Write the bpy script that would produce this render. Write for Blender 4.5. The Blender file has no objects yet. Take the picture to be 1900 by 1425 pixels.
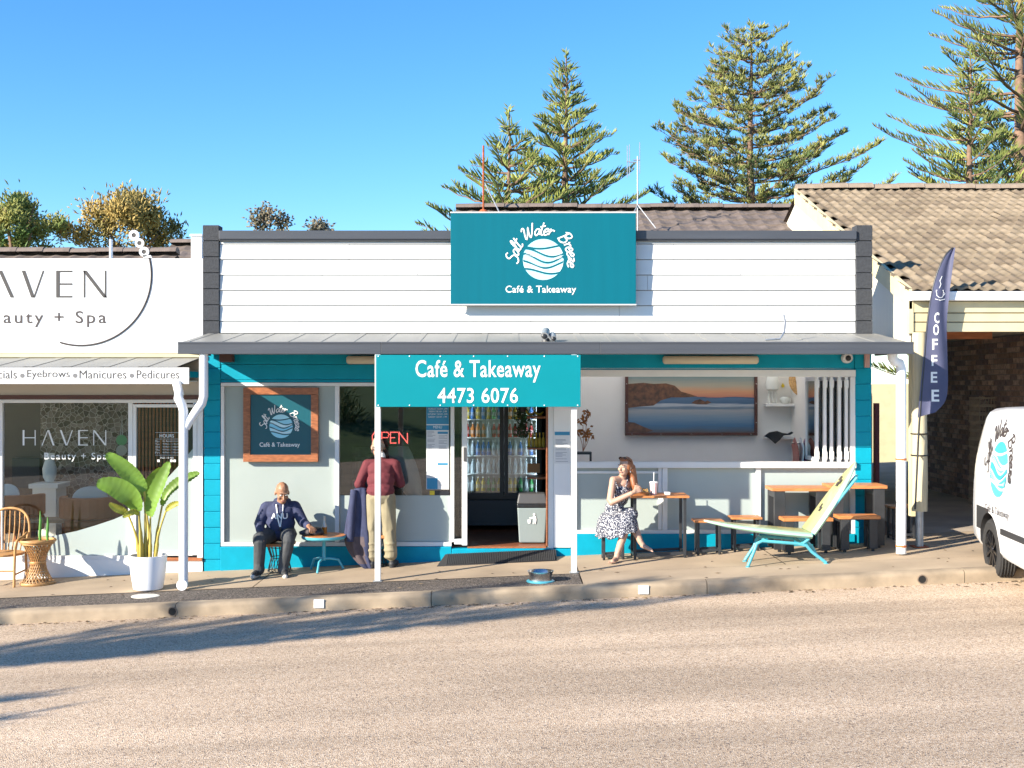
import bpy, bmesh, math, random
import numpy as np
from mathutils import Vector, Matrix
from mathutils.bvhtree import BVHTree
random.seed(7); rng = np.random.default_rng(7)
R = math.radians
scene = bpy.context.scene
COL = scene.collection
# ------------------------------------------------------------------ camera
F = 2220.0; CD = 15.0; CZ = 2.2            # focal length in 1900-px units, distance to the facade, eye height
cam = bpy.data.cameras.new('camera'); camo = bpy.data.objects.new('camera', cam); COL.objects.link(camo)
cam.sensor_width = 36; cam.lens = 36 * F / 1900; cam.clip_end = 3000; cam.clip_start = .1
camo.location = (0, -CD, CZ); camo.rotation_euler = (R(90), 0, 0)
scene.camera = camo
# ------------------------------------------------------------------ sky and sun
L = Vector((1.95, 1.30, -1.05)).normalized()      # direction the sunlight travels
world = bpy.data.worlds.new('World'); scene.world = world; world.use_nodes = True
wn = world.node_tree; bg = wn.nodes['Background']
sky = wn.nodes.new('ShaderNodeTexSky'); sky.sky_type = 'NISHITA'; sky.sun_disc = False
sky.sun_elevation = math.asin(-L.z); sky.sun_rotation = math.atan2(-L.x, -L.y)
sky.air_density = 1.0; sky.dust_density = .0; sky.ozone_density = 6.0; sky.altitude = 0
hs = wn.nodes.new('ShaderNodeHueSaturation'); hs.inputs['Saturation'].default_value = 1.15; hs.inputs['Value'].default_value = 1.0
wn.links.new(sky.outputs[0], hs.inputs['Color']); wn.links.new(hs.outputs[0], bg.inputs[0])
bg.inputs[1].default_value = .10
sun = bpy.data.lights.new('sun', 'SUN'); suno = bpy.data.objects.new('sun', sun); COL.objects.link(suno)
sun.energy = 4.4; sun.angle = R(.5); sun.color = (1, .91, .76)
suno.rotation_euler = L.to_track_quat('-Z', 'Y').to_euler()
scene.view_settings.view_transform = 'Standard'; scene.view_settings.look = 'None'
scene.view_settings.exposure = 1.42; scene.view_settings.gamma = 1
scene.cycles.max_bounces = 8; scene.cycles.transparent_max_bounces = 16
# ------------------------------------------------------------------ helpers
def X(px, y=0.0): return (px - 950) * (CD + y) / F
def Z(py, y=0.0): return CZ - (py - 712.5) * (CD + y) / F
def GZ(x): return .02 + .043 * x            # footpath height (the street climbs to the right)
def RZ(x): return GZ(x) - .134              # road height
def srgb(r, g, b):
    f = lambda c: (c / 255 / 12.92) if c / 255 <= .04045 else ((c / 255 + .055) / 1.055) ** 2.4
    return (f(r), f(g), f(b))
def mat(name, col, rough=.6, metal=0, var=0, vscale=6, bump=0, bscale=60, spec=.5, col2=None, coat=0, emis=None, stretch=None, detail=4, sharp=None):
    m = bpy.data.materials.new(name); m.use_nodes = True
    n = m.node_tree; p = n.nodes['Principled BSDF']
    p.inputs['Base Color'].default_value = (*col, 1); p.inputs['Roughness'].default_value = rough
    p.inputs['Metallic'].default_value = metal; p.inputs['Specular IOR Level'].default_value = spec
    p.inputs['Coat Weight'].default_value = coat
    if emis: p.inputs['Emission Color'].default_value = (*emis[:3], 1); p.inputs['Emission Strength'].default_value = emis[3]
    if var or col2 or bump:
        tc = n.nodes.new('ShaderNodeTexCoord'); mp = n.nodes.new('ShaderNodeMapping'); n.links.new(tc.outputs['Object'], mp.inputs[0])
        if stretch: mp.inputs['Scale'].default_value = stretch
    if var or col2:
        nz = n.nodes.new('ShaderNodeTexNoise'); nz.inputs['Scale'].default_value = vscale; nz.inputs['Detail'].default_value = detail
        n.links.new(mp.outputs[0], nz.inputs['Vector'])
        cr = n.nodes.new('ShaderNodeValToRGB'); lo, hi = sharp or (.3, .7)
        cr.color_ramp.elements[0].position = lo; cr.color_ramp.elements[1].position = hi
        c2 = col2 or tuple(min(1, c * (1 + var)) for c in col); c1 = col if col2 else tuple(c * (1 - var) for c in col)
        cr.color_ramp.elements[0].color = (*c1, 1); cr.color_ramp.elements[1].color = (*c2, 1)
        n.links.new(nz.outputs['Fac'], cr.inputs[0]); n.links.new(cr.outputs[0], p.inputs['Base Color'])
    if bump:
        nb = n.nodes.new('ShaderNodeTexNoise'); nb.inputs['Scale'].default_value = bscale; nb.inputs['Detail'].default_value = 5
        n.links.new(mp.outputs[0], nb.inputs['Vector'])
        bp = n.nodes.new('ShaderNodeBump'); bp.inputs['Strength'].default_value = bump; bp.inputs['Distance'].default_value = .01
        n.links.new(nb.outputs['Fac'], bp.inputs['Height']); n.links.new(bp.outputs[0], p.inputs['Normal'])
    return m
def glass_mat(name, tint=(1, 1, 1), refl=1.0):
    m = bpy.data.materials.new(name); m.use_nodes = True; n = m.node_tree; n.nodes.clear()
    o = n.nodes.new('ShaderNodeOutputMaterial'); t = n.nodes.new('ShaderNodeBsdfTransparent'); g = n.nodes.new('ShaderNodeBsdfGlossy')
    t.inputs[0].default_value = (*tint, 1); g.inputs['Roughness'].default_value = .0
    fr = n.nodes.new('ShaderNodeFresnel'); fr.inputs[0].default_value = 1.52
    mu = n.nodes.new('ShaderNodeMath'); mu.operation = 'MULTIPLY'; mu.inputs[1].default_value = 2.0 * refl
    n.links.new(fr.outputs[0], mu.inputs[0]); mx = n.nodes.new('ShaderNodeMixShader')
    n.links.new(mu.outputs[0], mx.inputs[0]); n.links.new(t.outputs[0], mx.inputs[1]); n.links.new(g.outputs[0], mx.inputs[2])
    n.links.new(mx.outputs[0], o.inputs[0]); return m
class MB:
    def __init__(s): s.v = []; s.f = []; s.m = []; s.mi = 0
    def mat(s, i): s.mi = i; return s
    def add(s, vs, fs):
        o = len(s.v); s.v += [tuple(v) for v in vs]; s.f += [tuple(i + o for i in f) for f in fs]; s.m += [s.mi] * len(fs); return s
    def box(s, x0, x1, y0, y1, z0, z1):
        return s.add([(x0,y0,z0),(x1,y0,z0),(x1,y1,z0),(x0,y1,z0),(x0,y0,z1),(x1,y0,z1),(x1,y1,z1),(x0,y1,z1)],
                     [(0,3,2,1),(4,5,6,7),(0,1,5,4),(1,2,6,5),(2,3,7,6),(3,0,4,7)])
    def obox(s, c, ax, ay, az):            # oriented box: centre and three half-axis vectors
        c, ax, ay, az = map(Vector, (c, ax, ay, az))
        vs = [c + ax*i + ay*j + az*k for k in (-1,1) for j in (-1,1) for i in (-1,1)]
        return s.add(vs, [(0,2,3,1),(4,5,7,6),(0,1,5,4),(1,3,7,5),(3,2,6,7),(2,0,4,6)])
    def bar(s, a, b, w, h, up=(0,0,1)):    # rectangular bar from a to b
        a, b = Vector(a), Vector(b); d = (b - a); u = Vector(up); sd = d.cross(u)
        if sd.length < 1e-6: sd = d.cross(Vector((0,1,0)))
        sd.normalize(); u = sd.cross(d).normalized()
        return s.obox((a + b) / 2, d / 2, sd * w / 2, u * h / 2)
    def prism(s, poly, fn, t0, t1):        # polygon (u,v) extruded from t0 to t1; fn(u,v,t)->xyz
        n = len(poly); vs = [fn(u, v, t0) for u, v in poly] + [fn(u, v, t1) for u, v in poly]
        return s.add(vs, [tuple(range(n)), tuple(range(2*n-1, n-1, -1))] + [(i, i+n, (i+1) % n + n, (i+1) % n) for i in range(n)])
    def tube(s, pts, r, n=8, cap=True, flat=None):
        pts = [Vector(p) for p in pts]; rs = r if isinstance(r, (list, tuple)) else [r] * len(pts)
        rings = []; prev = None
        for i, p in enumerate(pts):
            d = (pts[min(i+1, len(pts)-1)] - pts[max(i-1, 0)])
            d = d.normalized() if d.length > 1e-9 else Vector((0,0,1))
            if prev is None:
                ref = Vector((0,0,1)) if abs(d.z) < .9 else Vector((1,0,0)); sd = d.cross(ref).normalized()
            else: sd = (prev - d * prev.dot(d)).normalized()
            prev = sd; up = d.cross(sd)
            rings.append([p + (sd * math.cos(2*math.pi*k/n) + up * math.sin(2*math.pi*k/n)) * rs[i] for k in range(n)])
        vs = [v for rg in rings for v in rg]; fs = []
        for i in range(len(pts)-1):
            for k in range(n): fs.append((i*n+k, i*n+(k+1) % n, (i+1)*n+(k+1) % n, (i+1)*n+k))
        if cap: fs += [tuple(range(n-1, -1, -1)), tuple((len(pts)-1)*n + k for k in range(n))]
        return s.add(vs, fs)
    def cyl(s, a, b, r0, r1=None, n=16): return s.tube([a, b], [r0, r0 if r1 is None else r1], n)
    def lathe(s, c, prof, n=24, sx=1, sy=1, cap=True):    # profile [(r,z)] about the vertical axis
        c = Vector(c); vs = []; fs = []
        for r, z in prof:
            for k in range(n): vs.append((c.x + sx*r*math.cos(2*math.pi*k/n), c.y + sy*r*math.sin(2*math.pi*k/n), c.z + z))
        for i in range(len(prof)-1):
            for k in range(n): fs.append((i*n+k, i*n+(k+1) % n, (i+1)*n+(k+1) % n, (i+1)*n+k))
        if cap: fs += [tuple(range(n-1, -1, -1)), tuple((len(prof)-1)*n+k for k in range(n))]
        return s.add(vs, fs)
    def ell(s, c, r, n=10, m=8, rot=None):
        vs = []; fs = []; c = Vector(c)
        for i in range(m+1):
            t = math.pi*i/m
            for k in range(n):
                v = Vector((r[0]*math.sin(t)*math.cos(2*math.pi*k/n), r[1]*math.sin(t)*math.sin(2*math.pi*k/n), r[2]*math.cos(t)))
                if rot: v = rot @ v
                vs.append(c + v)
        for i in range(m):
            for k in range(n): fs.append((i*n+k, (i+1)*n+k, (i+1)*n+(k+1) % n, i*n+(k+1) % n))
        return s.add(vs, fs)
    def mesh(s, name, mats):
        me = bpy.data.meshes.new(name); me.from_pydata(s.v, [], s.f)
        for m in (mats if isinstance(mats, (list, tuple)) else [mats]): me.materials.append(m)
        me.polygons.foreach_set('material_index', s.m); me.validate(); me.update(); return me
    def build(s, name, mats, parent=None, smooth=None, bevel=0, **kw):
        return link(name, s.mesh(name, mats), parent, smooth, bevel, **kw)
def link(name, me, parent=None, smooth=None, bevel=0, label=None, cat=None, group=None, kind=None, fixn=True):
    if fixn and me.polygons:
        b = bmesh.new(); b.from_mesh(me); bmesh.ops.recalc_face_normals(b, faces=b.faces); b.to_mesh(me); b.free()
    if smooth is not None:
        me.polygons.foreach_set('use_smooth', [True]*len(me.polygons)); me.set_sharp_from_angle(angle=R(smooth))
    o = bpy.data.objects.new(name, me); COL.objects.link(o)
    if parent: o.parent = parent
    if bevel:
        bv = o.modifiers.new('bevel', 'BEVEL'); bv.width = bevel; bv.segments = 2; bv.limit_method = 'ANGLE'; bv.angle_limit = R(40)
    tag(o, label, cat, group, kind); return o
def tag(o, label=None, cat=None, group=None, kind=None):
    if label: o['label'] = label
    if cat: o['category'] = cat
    if group: o['group'] = group
    if kind: o['kind'] = kind
    return o
def empty(name, loc, label=None, cat=None, group=None, rz=0):
    o = bpy.data.objects.new(name, None); COL.objects.link(o); o.location = loc; o.rotation_euler = (0,0,rz); o.empty_display_size = .1
    return tag(o, label, cat, group)
def keep(o, parent):                       # parent without moving the mesh (mesh is in world coordinates)
    o.parent = parent; o.matrix_parent_inverse = Matrix.LocRotScale(parent.location, parent.rotation_euler, None).inverted(); return o
def reseat(root):                          # children were built in world coordinates: keep them in place
    inv = Matrix.LocRotScale(root.location, root.rotation_euler, None).inverted()
    for c in root.children: c.matrix_parent_inverse = inv
def copy_tree(o, parent=None):
    c = o.copy(); COL.objects.link(c); c.parent = parent
    for ch in list(o.children):
        k = copy_tree(ch, c); k.matrix_parent_inverse = ch.matrix_parent_inverse.copy()
    return c
FR = lambda y: (lambda u, v, t: (u, y + t, v))        # front-facing plane at depth y; t towards the back
def text_mesh(s, bold=0, spacing=1, shear=0):
    cu = bpy.data.curves.new('t', 'FONT'); cu.body = s; cu.size = 1; cu.offset = bold; cu.space_character = spacing; cu.shear = shear
    cu.resolution_u = 3
    o = bpy.data.objects.new('t', cu); COL.objects.link(o); dg = bpy.context.evaluated_depsgraph_get(); dg.update()
    me = bpy.data.meshes.new_from_object(o.evaluated_get(dg)); bpy.data.objects.remove(o); bpy.data.curves.remove(cu)
    v = np.array([p.co[:] for p in me.vertices]) if len(me.vertices) else np.zeros((0,3))
    return me, v
def text(name, s, box, y, m, parent, bold=0, spacing=1, shear=0, place=None, up_only=None, **kw):
    """text fitted to box (x0,x1,z0,z1) on the front-facing plane at depth y (place(u,v) overrides); box measured on the ink"""
    me, v = text_mesh(s, bold, spacing, shear)
    lo, hi = v.min(0), v.max(0); x0, x1, z0, z1 = box
    u = x0 + (v[:,0]-lo[0])/(hi[0]-lo[0])*(x1-x0); w = z0 + (v[:,1]-lo[1])/max(hi[1]-lo[1], 1e-6)*(z1-z0)
    for i, p in enumerate(me.vertices): p.co = place(u[i], w[i]) if place else (u[i], y, w[i])
    me.materials.clear(); me.materials.append(m); return link(name, me, parent, fixn=False, **kw)
# ------------------------------------------------------------------ materials
m_white = mat('white_paint', (.80, .80, .79), .5, var=.03, vscale=2)
m_clad = mat('white_cladding', (.66, .66, .65), .5, var=.05, vscale=3, bump=.08, bscale=25, stretch=(.15, 1, 1))
m_alum = mat('white_aluminium', (.74, .74, .73), .35, var=.03)
m_char = mat('charcoal_block', (.045, .048, .055), .9, var=.25, vscale=30, bump=.9, bscale=90)
m_gutter = mat('charcoal_metal', (.06, .065, .078), .45, var=.12, vscale=4, stretch=(.2, 1, 3))
m_teal = mat('teal_wall', (.0, .29, .42), .6, var=.08, vscale=5, bump=.12, bscale=40, spec=.2)
m_tealb = mat('teal_block', (.0, .30, .43), .65, var=.09, vscale=7, bump=.25, bscale=70, spec=.2)
m_sign = mat('sign_teal', (.0, .12, .165), .5, spec=.2, var=.04, vscale=2, stretch=(6, 1, .3))
m_sign2 = mat('sign_turquoise', (.0, .21, .25), .5, spec=.2, var=.03, vscale=2)
m_signd = mat('sign_deep_teal', (.003, .085, .115), .4)
m_print = mat('white_print', (.82, .82, .80), .5)
m_logo = [mat('logo_blue', c, .5) for c in ((.42,.75,.85), (.30,.66,.80), (.55,.83,.90), (.24,.60,.78), (.15,.50,.72), (.35,.70,.84))]
m_roofmetal = mat('awning_sheet', (.24, .235, .215), .45, var=.12, vscale=3, stretch=(1, .2, 1))
m_cream = mat('cream_paint', (.60, .52, .32), .6, var=.07, vscale=5, bump=.1, bscale=30)
m_frost = mat('frosted_film', (.38, .44, .43), .22, var=.03, vscale=1.5, spec=.5)
m_frost2 = mat('grey_frosted_film', (.36, .41, .395), .16, var=.04, vscale=1.5, spec=.6)
m_glass = glass_mat('window_glass', (.86, .90, .89))
m_glassd = glass_mat('shop_glass', (.74, .79, .80), 1.1)
m_conc = mat('footpath_concrete', (.38, .29, .20), .85, var=.24, vscale=1.1, bump=.25, bscale=120, detail=8)
m_kerb = mat('kerb_concrete', (.31, .24, .165), .9, var=.38, vscale=2.6, bump=.3, bscale=90, detail=8)
m_timberf = mat('timber_floor', (.22, .075, .035), .35, var=.35, vscale=5, stretch=(.6, 9, 1))
m_timber = mat('merbau_timber', (.42, .135, .045), .45, var=.3, vscale=4, stretch=(1, 12, 12))
m_orange = mat('oiled_timber', (.52, .20, .065), .42, var=.3, vscale=5, stretch=(2, 14, 14))
m_frame = mat('frame_timber', (.33, .115, .045), .45, var=.3, vscale=5, stretch=(3, 9, 9))
m_black = mat('black_steel', (.028, .030, .034), .45, var=.2, vscale=8)
m_dark = mat('dark_plastic', (.02, .021, .024), .4)
m_darkgrey = mat('dark_grey', (.07, .07, .075), .5)
m_inwall = mat('interior_white', (.78, .76, .73), .8, var=.03, vscale=2)
m_ingrey = mat('interior_grey', (.40, .40, .40), .8)
m_pvc = mat('white_pvc', (.80, .80, .80), .3)
m_brown = mat('brown_metal', (.09, .035, .028), .5)
m_steel = mat('stainless_steel', (.62, .62, .62), .22, metal=1)
m_galv = mat('galvanised_steel', (.45, .46, .47), .5, metal=.7, var=.15, vscale=14)
m_rust = mat('rusty_steel', (.33, .085, .03), .9, var=.35, vscale=12)
m_red = mat('led_red', (.5, .03, .03), .5, emis=(1, .12, .10, 2.2))
m_beige = mat('beige_plastic', (.62, .55, .42), .45)
def tarmac(name, cols, scale, bump, patch=None):
    m = bpy.data.materials.new(name); m.use_nodes = True; n = m.node_tree; p = n.nodes['Principled BSDF']; p.inputs['Roughness'].default_value = .9
    p.inputs['Specular IOR Level'].default_value = .25
    tc = n.nodes.new('ShaderNodeTexCoord')
    vo = n.nodes.new('ShaderNodeTexVoronoi'); vo.inputs['Scale'].default_value = scale; n.links.new(tc.outputs['Object'], vo.inputs['Vector'])
    sp = n.nodes.new('ShaderNodeSeparateColor'); n.links.new(vo.outputs['Color'], sp.inputs[0])
    cr = n.nodes.new('ShaderNodeValToRGB'); cr.color_ramp.interpolation = 'CONSTANT'
    while len(cr.color_ramp.elements) < len(cols): cr.color_ramp.elements.new(.5)
    for e, (pos, c) in zip(cr.color_ramp.elements, cols): e.position = pos; e.color = (*c, 1)
    n.links.new(sp.outputs[0], cr.inputs[0])
    nz = n.nodes.new('ShaderNodeTexNoise'); nz.inputs['Scale'].default_value = .55; nz.inputs['Detail'].default_value = 6
    mp = n.nodes.new('ShaderNodeMapping'); mp.inputs['Scale'].default_value = (.35, 1.6, 1); mp.inputs['Rotation'].default_value = (0, 0, R(4))
    n.links.new(tc.outputs['Object'], mp.inputs[0]); n.links.new(mp.outputs[0], nz.inputs['Vector'])
    r2 = n.nodes.new('ShaderNodeMapRange'); r2.inputs[1].default_value = .3; r2.inputs[2].default_value = .7; r2.inputs[3].default_value = .76; r2.inputs[4].default_value = 1.14
    n.links.new(nz.outputs['Fac'], r2.inputs[0])
    nw = n.nodes.new('ShaderNodeTexNoise'); nw.inputs['Scale'].default_value = 1.0; nw.inputs['Detail'].default_value = 3; mw = n.nodes.new('ShaderNodeMapping'); mw.inputs['Scale'].default_value = (.05, 1.5, 1); mw.inputs['Rotation'].default_value = (0, 0, R(3)); n.links.new(tc.outputs['Object'], mw.inputs[0]); n.links.new(mw.outputs[0], nw.inputs['Vector'])
    r4 = n.nodes.new('ShaderNodeMapRange'); r4.inputs[1].default_value = .35; r4.inputs[2].default_value = .6; r4.inputs[3].default_value = .82; r4.inputs[4].default_value = 1.04; n.links.new(nw.outputs['Fac'], r4.inputs[0]); mlt = n.nodes.new('ShaderNodeMath'); mlt.operation = 'MULTIPLY'; n.links.new(r2.outputs[0], mlt.inputs[0]); n.links.new(r4.outputs[0], mlt.inputs[1]); r2 = mlt
    mx = n.nodes.new('ShaderNodeMix'); mx.data_type = 'RGBA'; mx.blend_type = 'MULTIPLY'; mx.inputs[0].default_value = 1
    n.links.new(cr.outputs[0], mx.inputs[6]); n.links.new(r2.outputs[0], mx.inputs[7]); out = mx.outputs[2]
    if patch:                              # old bitumen repairs with a ragged outline
        nz2 = n.nodes.new('ShaderNodeTexNoise'); nz2.inputs['Scale'].default_value = .33; nz2.inputs['Detail'].default_value = 9; nz2.inputs['Roughness'].default_value = .65
        n.links.new(mp.outputs[0], nz2.inputs['Vector'])
        r3 = n.nodes.new('ShaderNodeMapRange'); r3.inputs[1].default_value = patch[1]; r3.inputs[2].default_value = patch[1] + .05
        n.links.new(nz2.outputs['Fac'], r3.inputs[0])
        m2 = n.nodes.new('ShaderNodeMix'); m2.data_type = 'RGBA'; n.links.new(r3.outputs[0], m2.inputs[0]); n.links.new(out, m2.inputs[6]); m2.inputs[7].default_value = (*patch[0], 1); out = m2.outputs[2]
    n.links.new(out, p.inputs['Base Color'])
    bp = n.nodes.new('ShaderNodeBump'); bp.inputs['Strength'].default_value = bump; bp.inputs['Distance'].default_value = .012
    n.links.new(vo.outputs['Distance'], bp.inputs['Height']); n.links.new(bp.outputs[0], p.inputs['Normal'])
    return m
m_road = tarmac('chip_seal', [(0, (.17, .13, .11)), (.06, (.41, .29, .195)), (.3, (.50, .37, .255)), (.55, (.57, .435, .31)), (.8, (.67, .535, .405))], 105, .45, ((.16, .15, .145), .69))
m_verge = tarmac('bitumen_verge', [(0, (.06, .05, .046)), (.25, (.14, .118, .10)), (.6, (.20, .165, .14)), (.88, (.33, .28, .23))], 95, .6)
m_ground = mat('dry_grass_ground', (.13, .14, .05), .95, var=.35, vscale=.6, detail=8)
# ------------------------------------------------------------------ ground, road, kerb, footpath
def sheet(name, x0, x1, y0, y1, zf, m, t=0, **kw):
    b = MB(); b.add([(x0,y0,zf(x0)),(x1,y0,zf(x1)),(x1,y1,zf(x1)),(x0,y1,zf(x0))], [(0,1,2,3)])
    return b.build(name, m, **kw)
KY = -2.33                                 # kerb face
g = MB(); n = 40
for j, (ya, yb) in enumerate(((-900, -27), (-27, 40), (40, 1500))):
    def gz(x, y): return max(min(GZ(x), 1.2), -1.2) - .30 + (0 if y > -100 else 0)
    xs = [-1200, -60, -28, -10, 0, 10, 28, 60, 1200]
    for i in range(len(xs)-1):
        g.add([(xs[i],ya,gz(xs[i],ya)),(xs[i+1],ya,gz(xs[i+1],ya)),(xs[i+1],yb,gz(xs[i+1],yb)),(xs[i],yb,gz(xs[i],yb))], [(0,1,2,3)])
g.build('ground', m_ground, kind='structure')
sheet('road', -28, 28, -24, KY + .01, RZ, m_road, kind='structure')
fp = MB()
for a, b_ in ((-28, -6.9), (-6.885, -2.95), (-2.938, .755), (.767, 3.1), (3.112, 8.2), (8.212, 28)):     # slabs with joints
    zs = -.004
    fp.add([(a,-1.42,GZ(a)),(b_,-1.42,GZ(b_)),(b_,.6,GZ(b_)),(a,.6,GZ(a))], [(0,1,2,3)])
footpath = fp.build('footpath', m_conc, kind='structure')
b = MB(); b.add([(.767,KY+.16,GZ(.767)),(28,KY+.16,GZ(28)),(28,-1.425,GZ(28)),(.767,-1.425,GZ(.767))], [(0,1,2,3)])
b.build('footpath_edge_slab', m_conc, footpath)
b = MB(); b.add([(-28,KY+.16,GZ(-28)-.004),(.755,KY+.16,GZ(.755)-.004),(.755,-1.43,GZ(.755)-.004),(-28,-1.43,GZ(-28)-.004)], [(0,1,2,3)])
b.build('verge', m_verge, kind='structure')
b = MB(); b.add([(-28,-1.45,GZ(-28)-.03),(28,-1.45,GZ(28)-.03),(28,.6,GZ(28)-.03),(-28,.6,GZ(-28)-.03)], [(0,1,2,3)])
b.add([(-28,KY+.1,GZ(-28)-.03),(28,KY+.1,GZ(28)-.03),(28,-1.4,GZ(28)-.031),(-28,-1.4,GZ(-28)-.031)], [(0,1,2,3)])
b.build('footpath_bed', m_verge, footpath)
kerb = empty('kerb', (0, KY, 0)); tag(kerb, kind='structure')
joints = [-28, -14, -9, X(-120, KY), X(325, KY), X(800, KY), X(1312, KY), X(1790, KY), 9.5, 14, 28]
m_hole = mat('drain_hole', (.01, .01, .01), .9)
for i in range(len(joints)-1):
    a, c = joints[i] + .004, joints[i+1] - .004; b = MB()
    prof = [(KY, -.30), (KY, -.045), (KY+.012, -.014), (KY+.04, 0.0), (KY+.165, .004), (KY+.165, -.3)]
    vs = [(xx, py, GZ(xx) + pz) for xx in (a, c) for py, pz in prof]; k = len(prof)
    b.add(vs, [tuple(range(k)), tuple(range(2*k-1, k-1, -1))] + [(q, q+k, (q+1) % k + k, (q+1) % k) for q in range(k)])
    b.build('kerb_segment', m_kerb, kerb, smooth=50)
reseat(kerb)
for px, lab in ((592, 'white square reflector on the kerb face below the seated man'), (1194, 'white square reflector on the kerb face below the woman')):
    x = X(px, KY); b = MB(); b.box(x-.055, x+.055, KY-.012, KY-.001, GZ(x)-.105, GZ(x)-.012)
    b.build('kerb_reflector', m_print, label=lab, cat='reflector', group='reflectors on the kerb', bevel=.004)
m_pipe = mat('old_pipe', (.16, .12, .09), .9, var=.4, vscale=30)
for px, lab in ((320, 'dark round drain outlet in the kerb near the downpipe'), (1711, 'rusty drain outlet in the kerb near the van')):
    x = X(px, KY); z = GZ(x) - .075; e = empty('drain_outlet', (x, KY, z), lab, 'drain', 'drain outlets in the kerb')
    b = MB(); nn = 16
    ring = lambda r, yy: [(x + r*math.cos(2*math.pi*k/nn), yy, z + r*math.sin(2*math.pi*k/nn)) for k in range(nn)]
    b.add(ring(.05, KY-.006) + ring(.04, KY-.006) + ring(.05, KY+.02) + ring(.04, KY+.02), [(k, (k+1) % nn, (k+1) % nn + nn, k+nn) for k in range(nn)] + [(k, k+2*nn, (k+1) % nn+2*nn, (k+1) % nn) for k in range(nn)])
    keep(b.build('pipe_rim', m_pipe), e)
    b = MB(); b.add(ring(.041, KY-.003), [tuple(range(nn))]); keep(b.build('pipe_mouth', m_hole), e)
# round cover plate in the verge, below the pot
b = MB(); x = X(275, -1.62); b.lathe((x, -1.72, GZ(x)-.004), [(.13, 0), (.13, .008), (.12, .011)], 24, 1.2, 1.0)
b.build('access_cover', mat('cover_plate', (.62, .58, .5), .7, var=.15), label='pale round access cover in the verge beside the pot', cat='cover')
# leaf litter and grit along the gutter
b = MB(); rl = random.Random(15)
for i in range(420):
    x = rl.uniform(-8, 9); y = KY-.02-abs(rl.gauss(0, .10)) if rl.random() < .75 else rl.uniform(KY+.2, -.2); z = (RZ(x) if y < KY else GZ(x))+.004; a = rl.random()*6.28; ln, w = (rl.uniform(.015,.045), rl.uniform(.006,.016)); u = Vector((math.cos(a),math.sin(a),0))*ln; v = Vector((-math.sin(a),math.cos(a),0))*w; p = Vector((x,y,z)); b.mat(rl.randrange(3)); b.add([p-u, p+v+Vector((0,0,.006)), p+u, p-v+Vector((0,0,.004))], [(0,1,2,3)])
b.build('leaf_litter', [mat('litter_brown', (.12,.075,.04), .9), mat('litter_dark', (.05,.04,.03), .9), mat('litter_tan', (.28,.20,.11), .9)], label='dry leaves and grit scattered along the kerb gutter', cat='leaf litter', kind='stuff', fixn=False)
# ------------------------------------------------------------------ lettering helpers: brush script and logo
SCR = {  # brush-script strokes in a unit em (x, y), x-height .5, cap height 1
 'S': (.72, [[(.66,.86),(.52,.99),(.30,.92),(.26,.72),(.48,.54),(.62,.34),(.50,.08),(.22,.0),(.0,.14)]]),
 'W': (1.12, [[(.0,.78),(.12,.98),(.24,.86),(.20,.40),(.24,.04),(.46,.42),(.60,.86),(.56,.40),(.62,.04),(.84,.40),(1.06,1.0)]]),
 'B': (.80, [[(.26,.96),(.20,.5),(.10,.0)], [(.04,.80),(.30,1.0),(.62,.92),(.58,.66),(.30,.54),(.62,.46),(.66,.16),(.38,.0),(.08,.10)]]),
 'a': (.50, [[(.42,.44),(.22,.50),(.04,.26),(.14,.02),(.34,.16),(.44,.46),(.40,.10),(.54,.06)]]),
 'l': (.30, [[(.04,.2),(.28,.84),(.20,1.0),(.10,.70),(.10,.12),(.24,.02),(.36,.12)]]),
 't': (.36, [[(.20,.96),(.12,.40),(.14,.06),(.28,.0),(.40,.12)], [(-.02,.62),(.38,.70)]]),
 'e': (.44, [[(.04,.22),(.32,.30),(.34,.46),(.18,.50),(.04,.26),(.12,.02),(.30,.02),(.46,.16)]]),
 'r': (.40, [[(.04,.44),(.12,.52),(.12,.04)], [(.12,.32),(.26,.48),(.42,.44)]]),
 'z': (.46, [[(.04,.46),(.36,.48),(.08,.06),(.30,.10),(.44,.0)], [(.10,.26),(.34,.26)]]),
 ' ': (.30, [])}
def catmull(p, k=4):
    out = []; p = [Vector(q) for q in p]
    for i in range(len(p)-1):
        a, b, c, d = p[max(i-1,0)], p[i], p[i+1], p[min(i+2, len(p)-1)]
        for j in range(k):
            t = j/k; out.append(.5*((2*b)+(c-a)*t+(2*a-5*b+4*c-d)*t*t+(3*b-a-3*c+d)*t**3))
    return out + [p[-1]]
def arc_script(b, words, R0, em, place, w=.056, squash=.25):
    for word, a0, a1 in words:
        adv = [SCR[c][0] for c in word]; tot = sum(adv); run = 0
        for c, ad in zip(word, adv):
            ang = R(a0 + (a1 - a0) * (run + ad/2) / tot)
            for st in SCR[c][1]:
                pts = []
                for p in catmull([Vector((q[0], q[1], 0)) for q in st]):
                    u, v = (p.x - ad/2 + .22*(p.y-.4)) * em, p.y * em
                    rr = R0 + v; x = rr*math.cos(ang) + u*math.sin(ang); y = rr*math.sin(ang) - u*math.cos(ang)
                    pts.append(Vector((x, y, 0)))
                o = len(b.v); b.tube(pts, w*em, 6)
                for i in range(o, len(b.v)): q = b.v[i]; b.v[i] = tuple(place(q[0], q[1], q[2]*squash))
            run += ad
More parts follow.
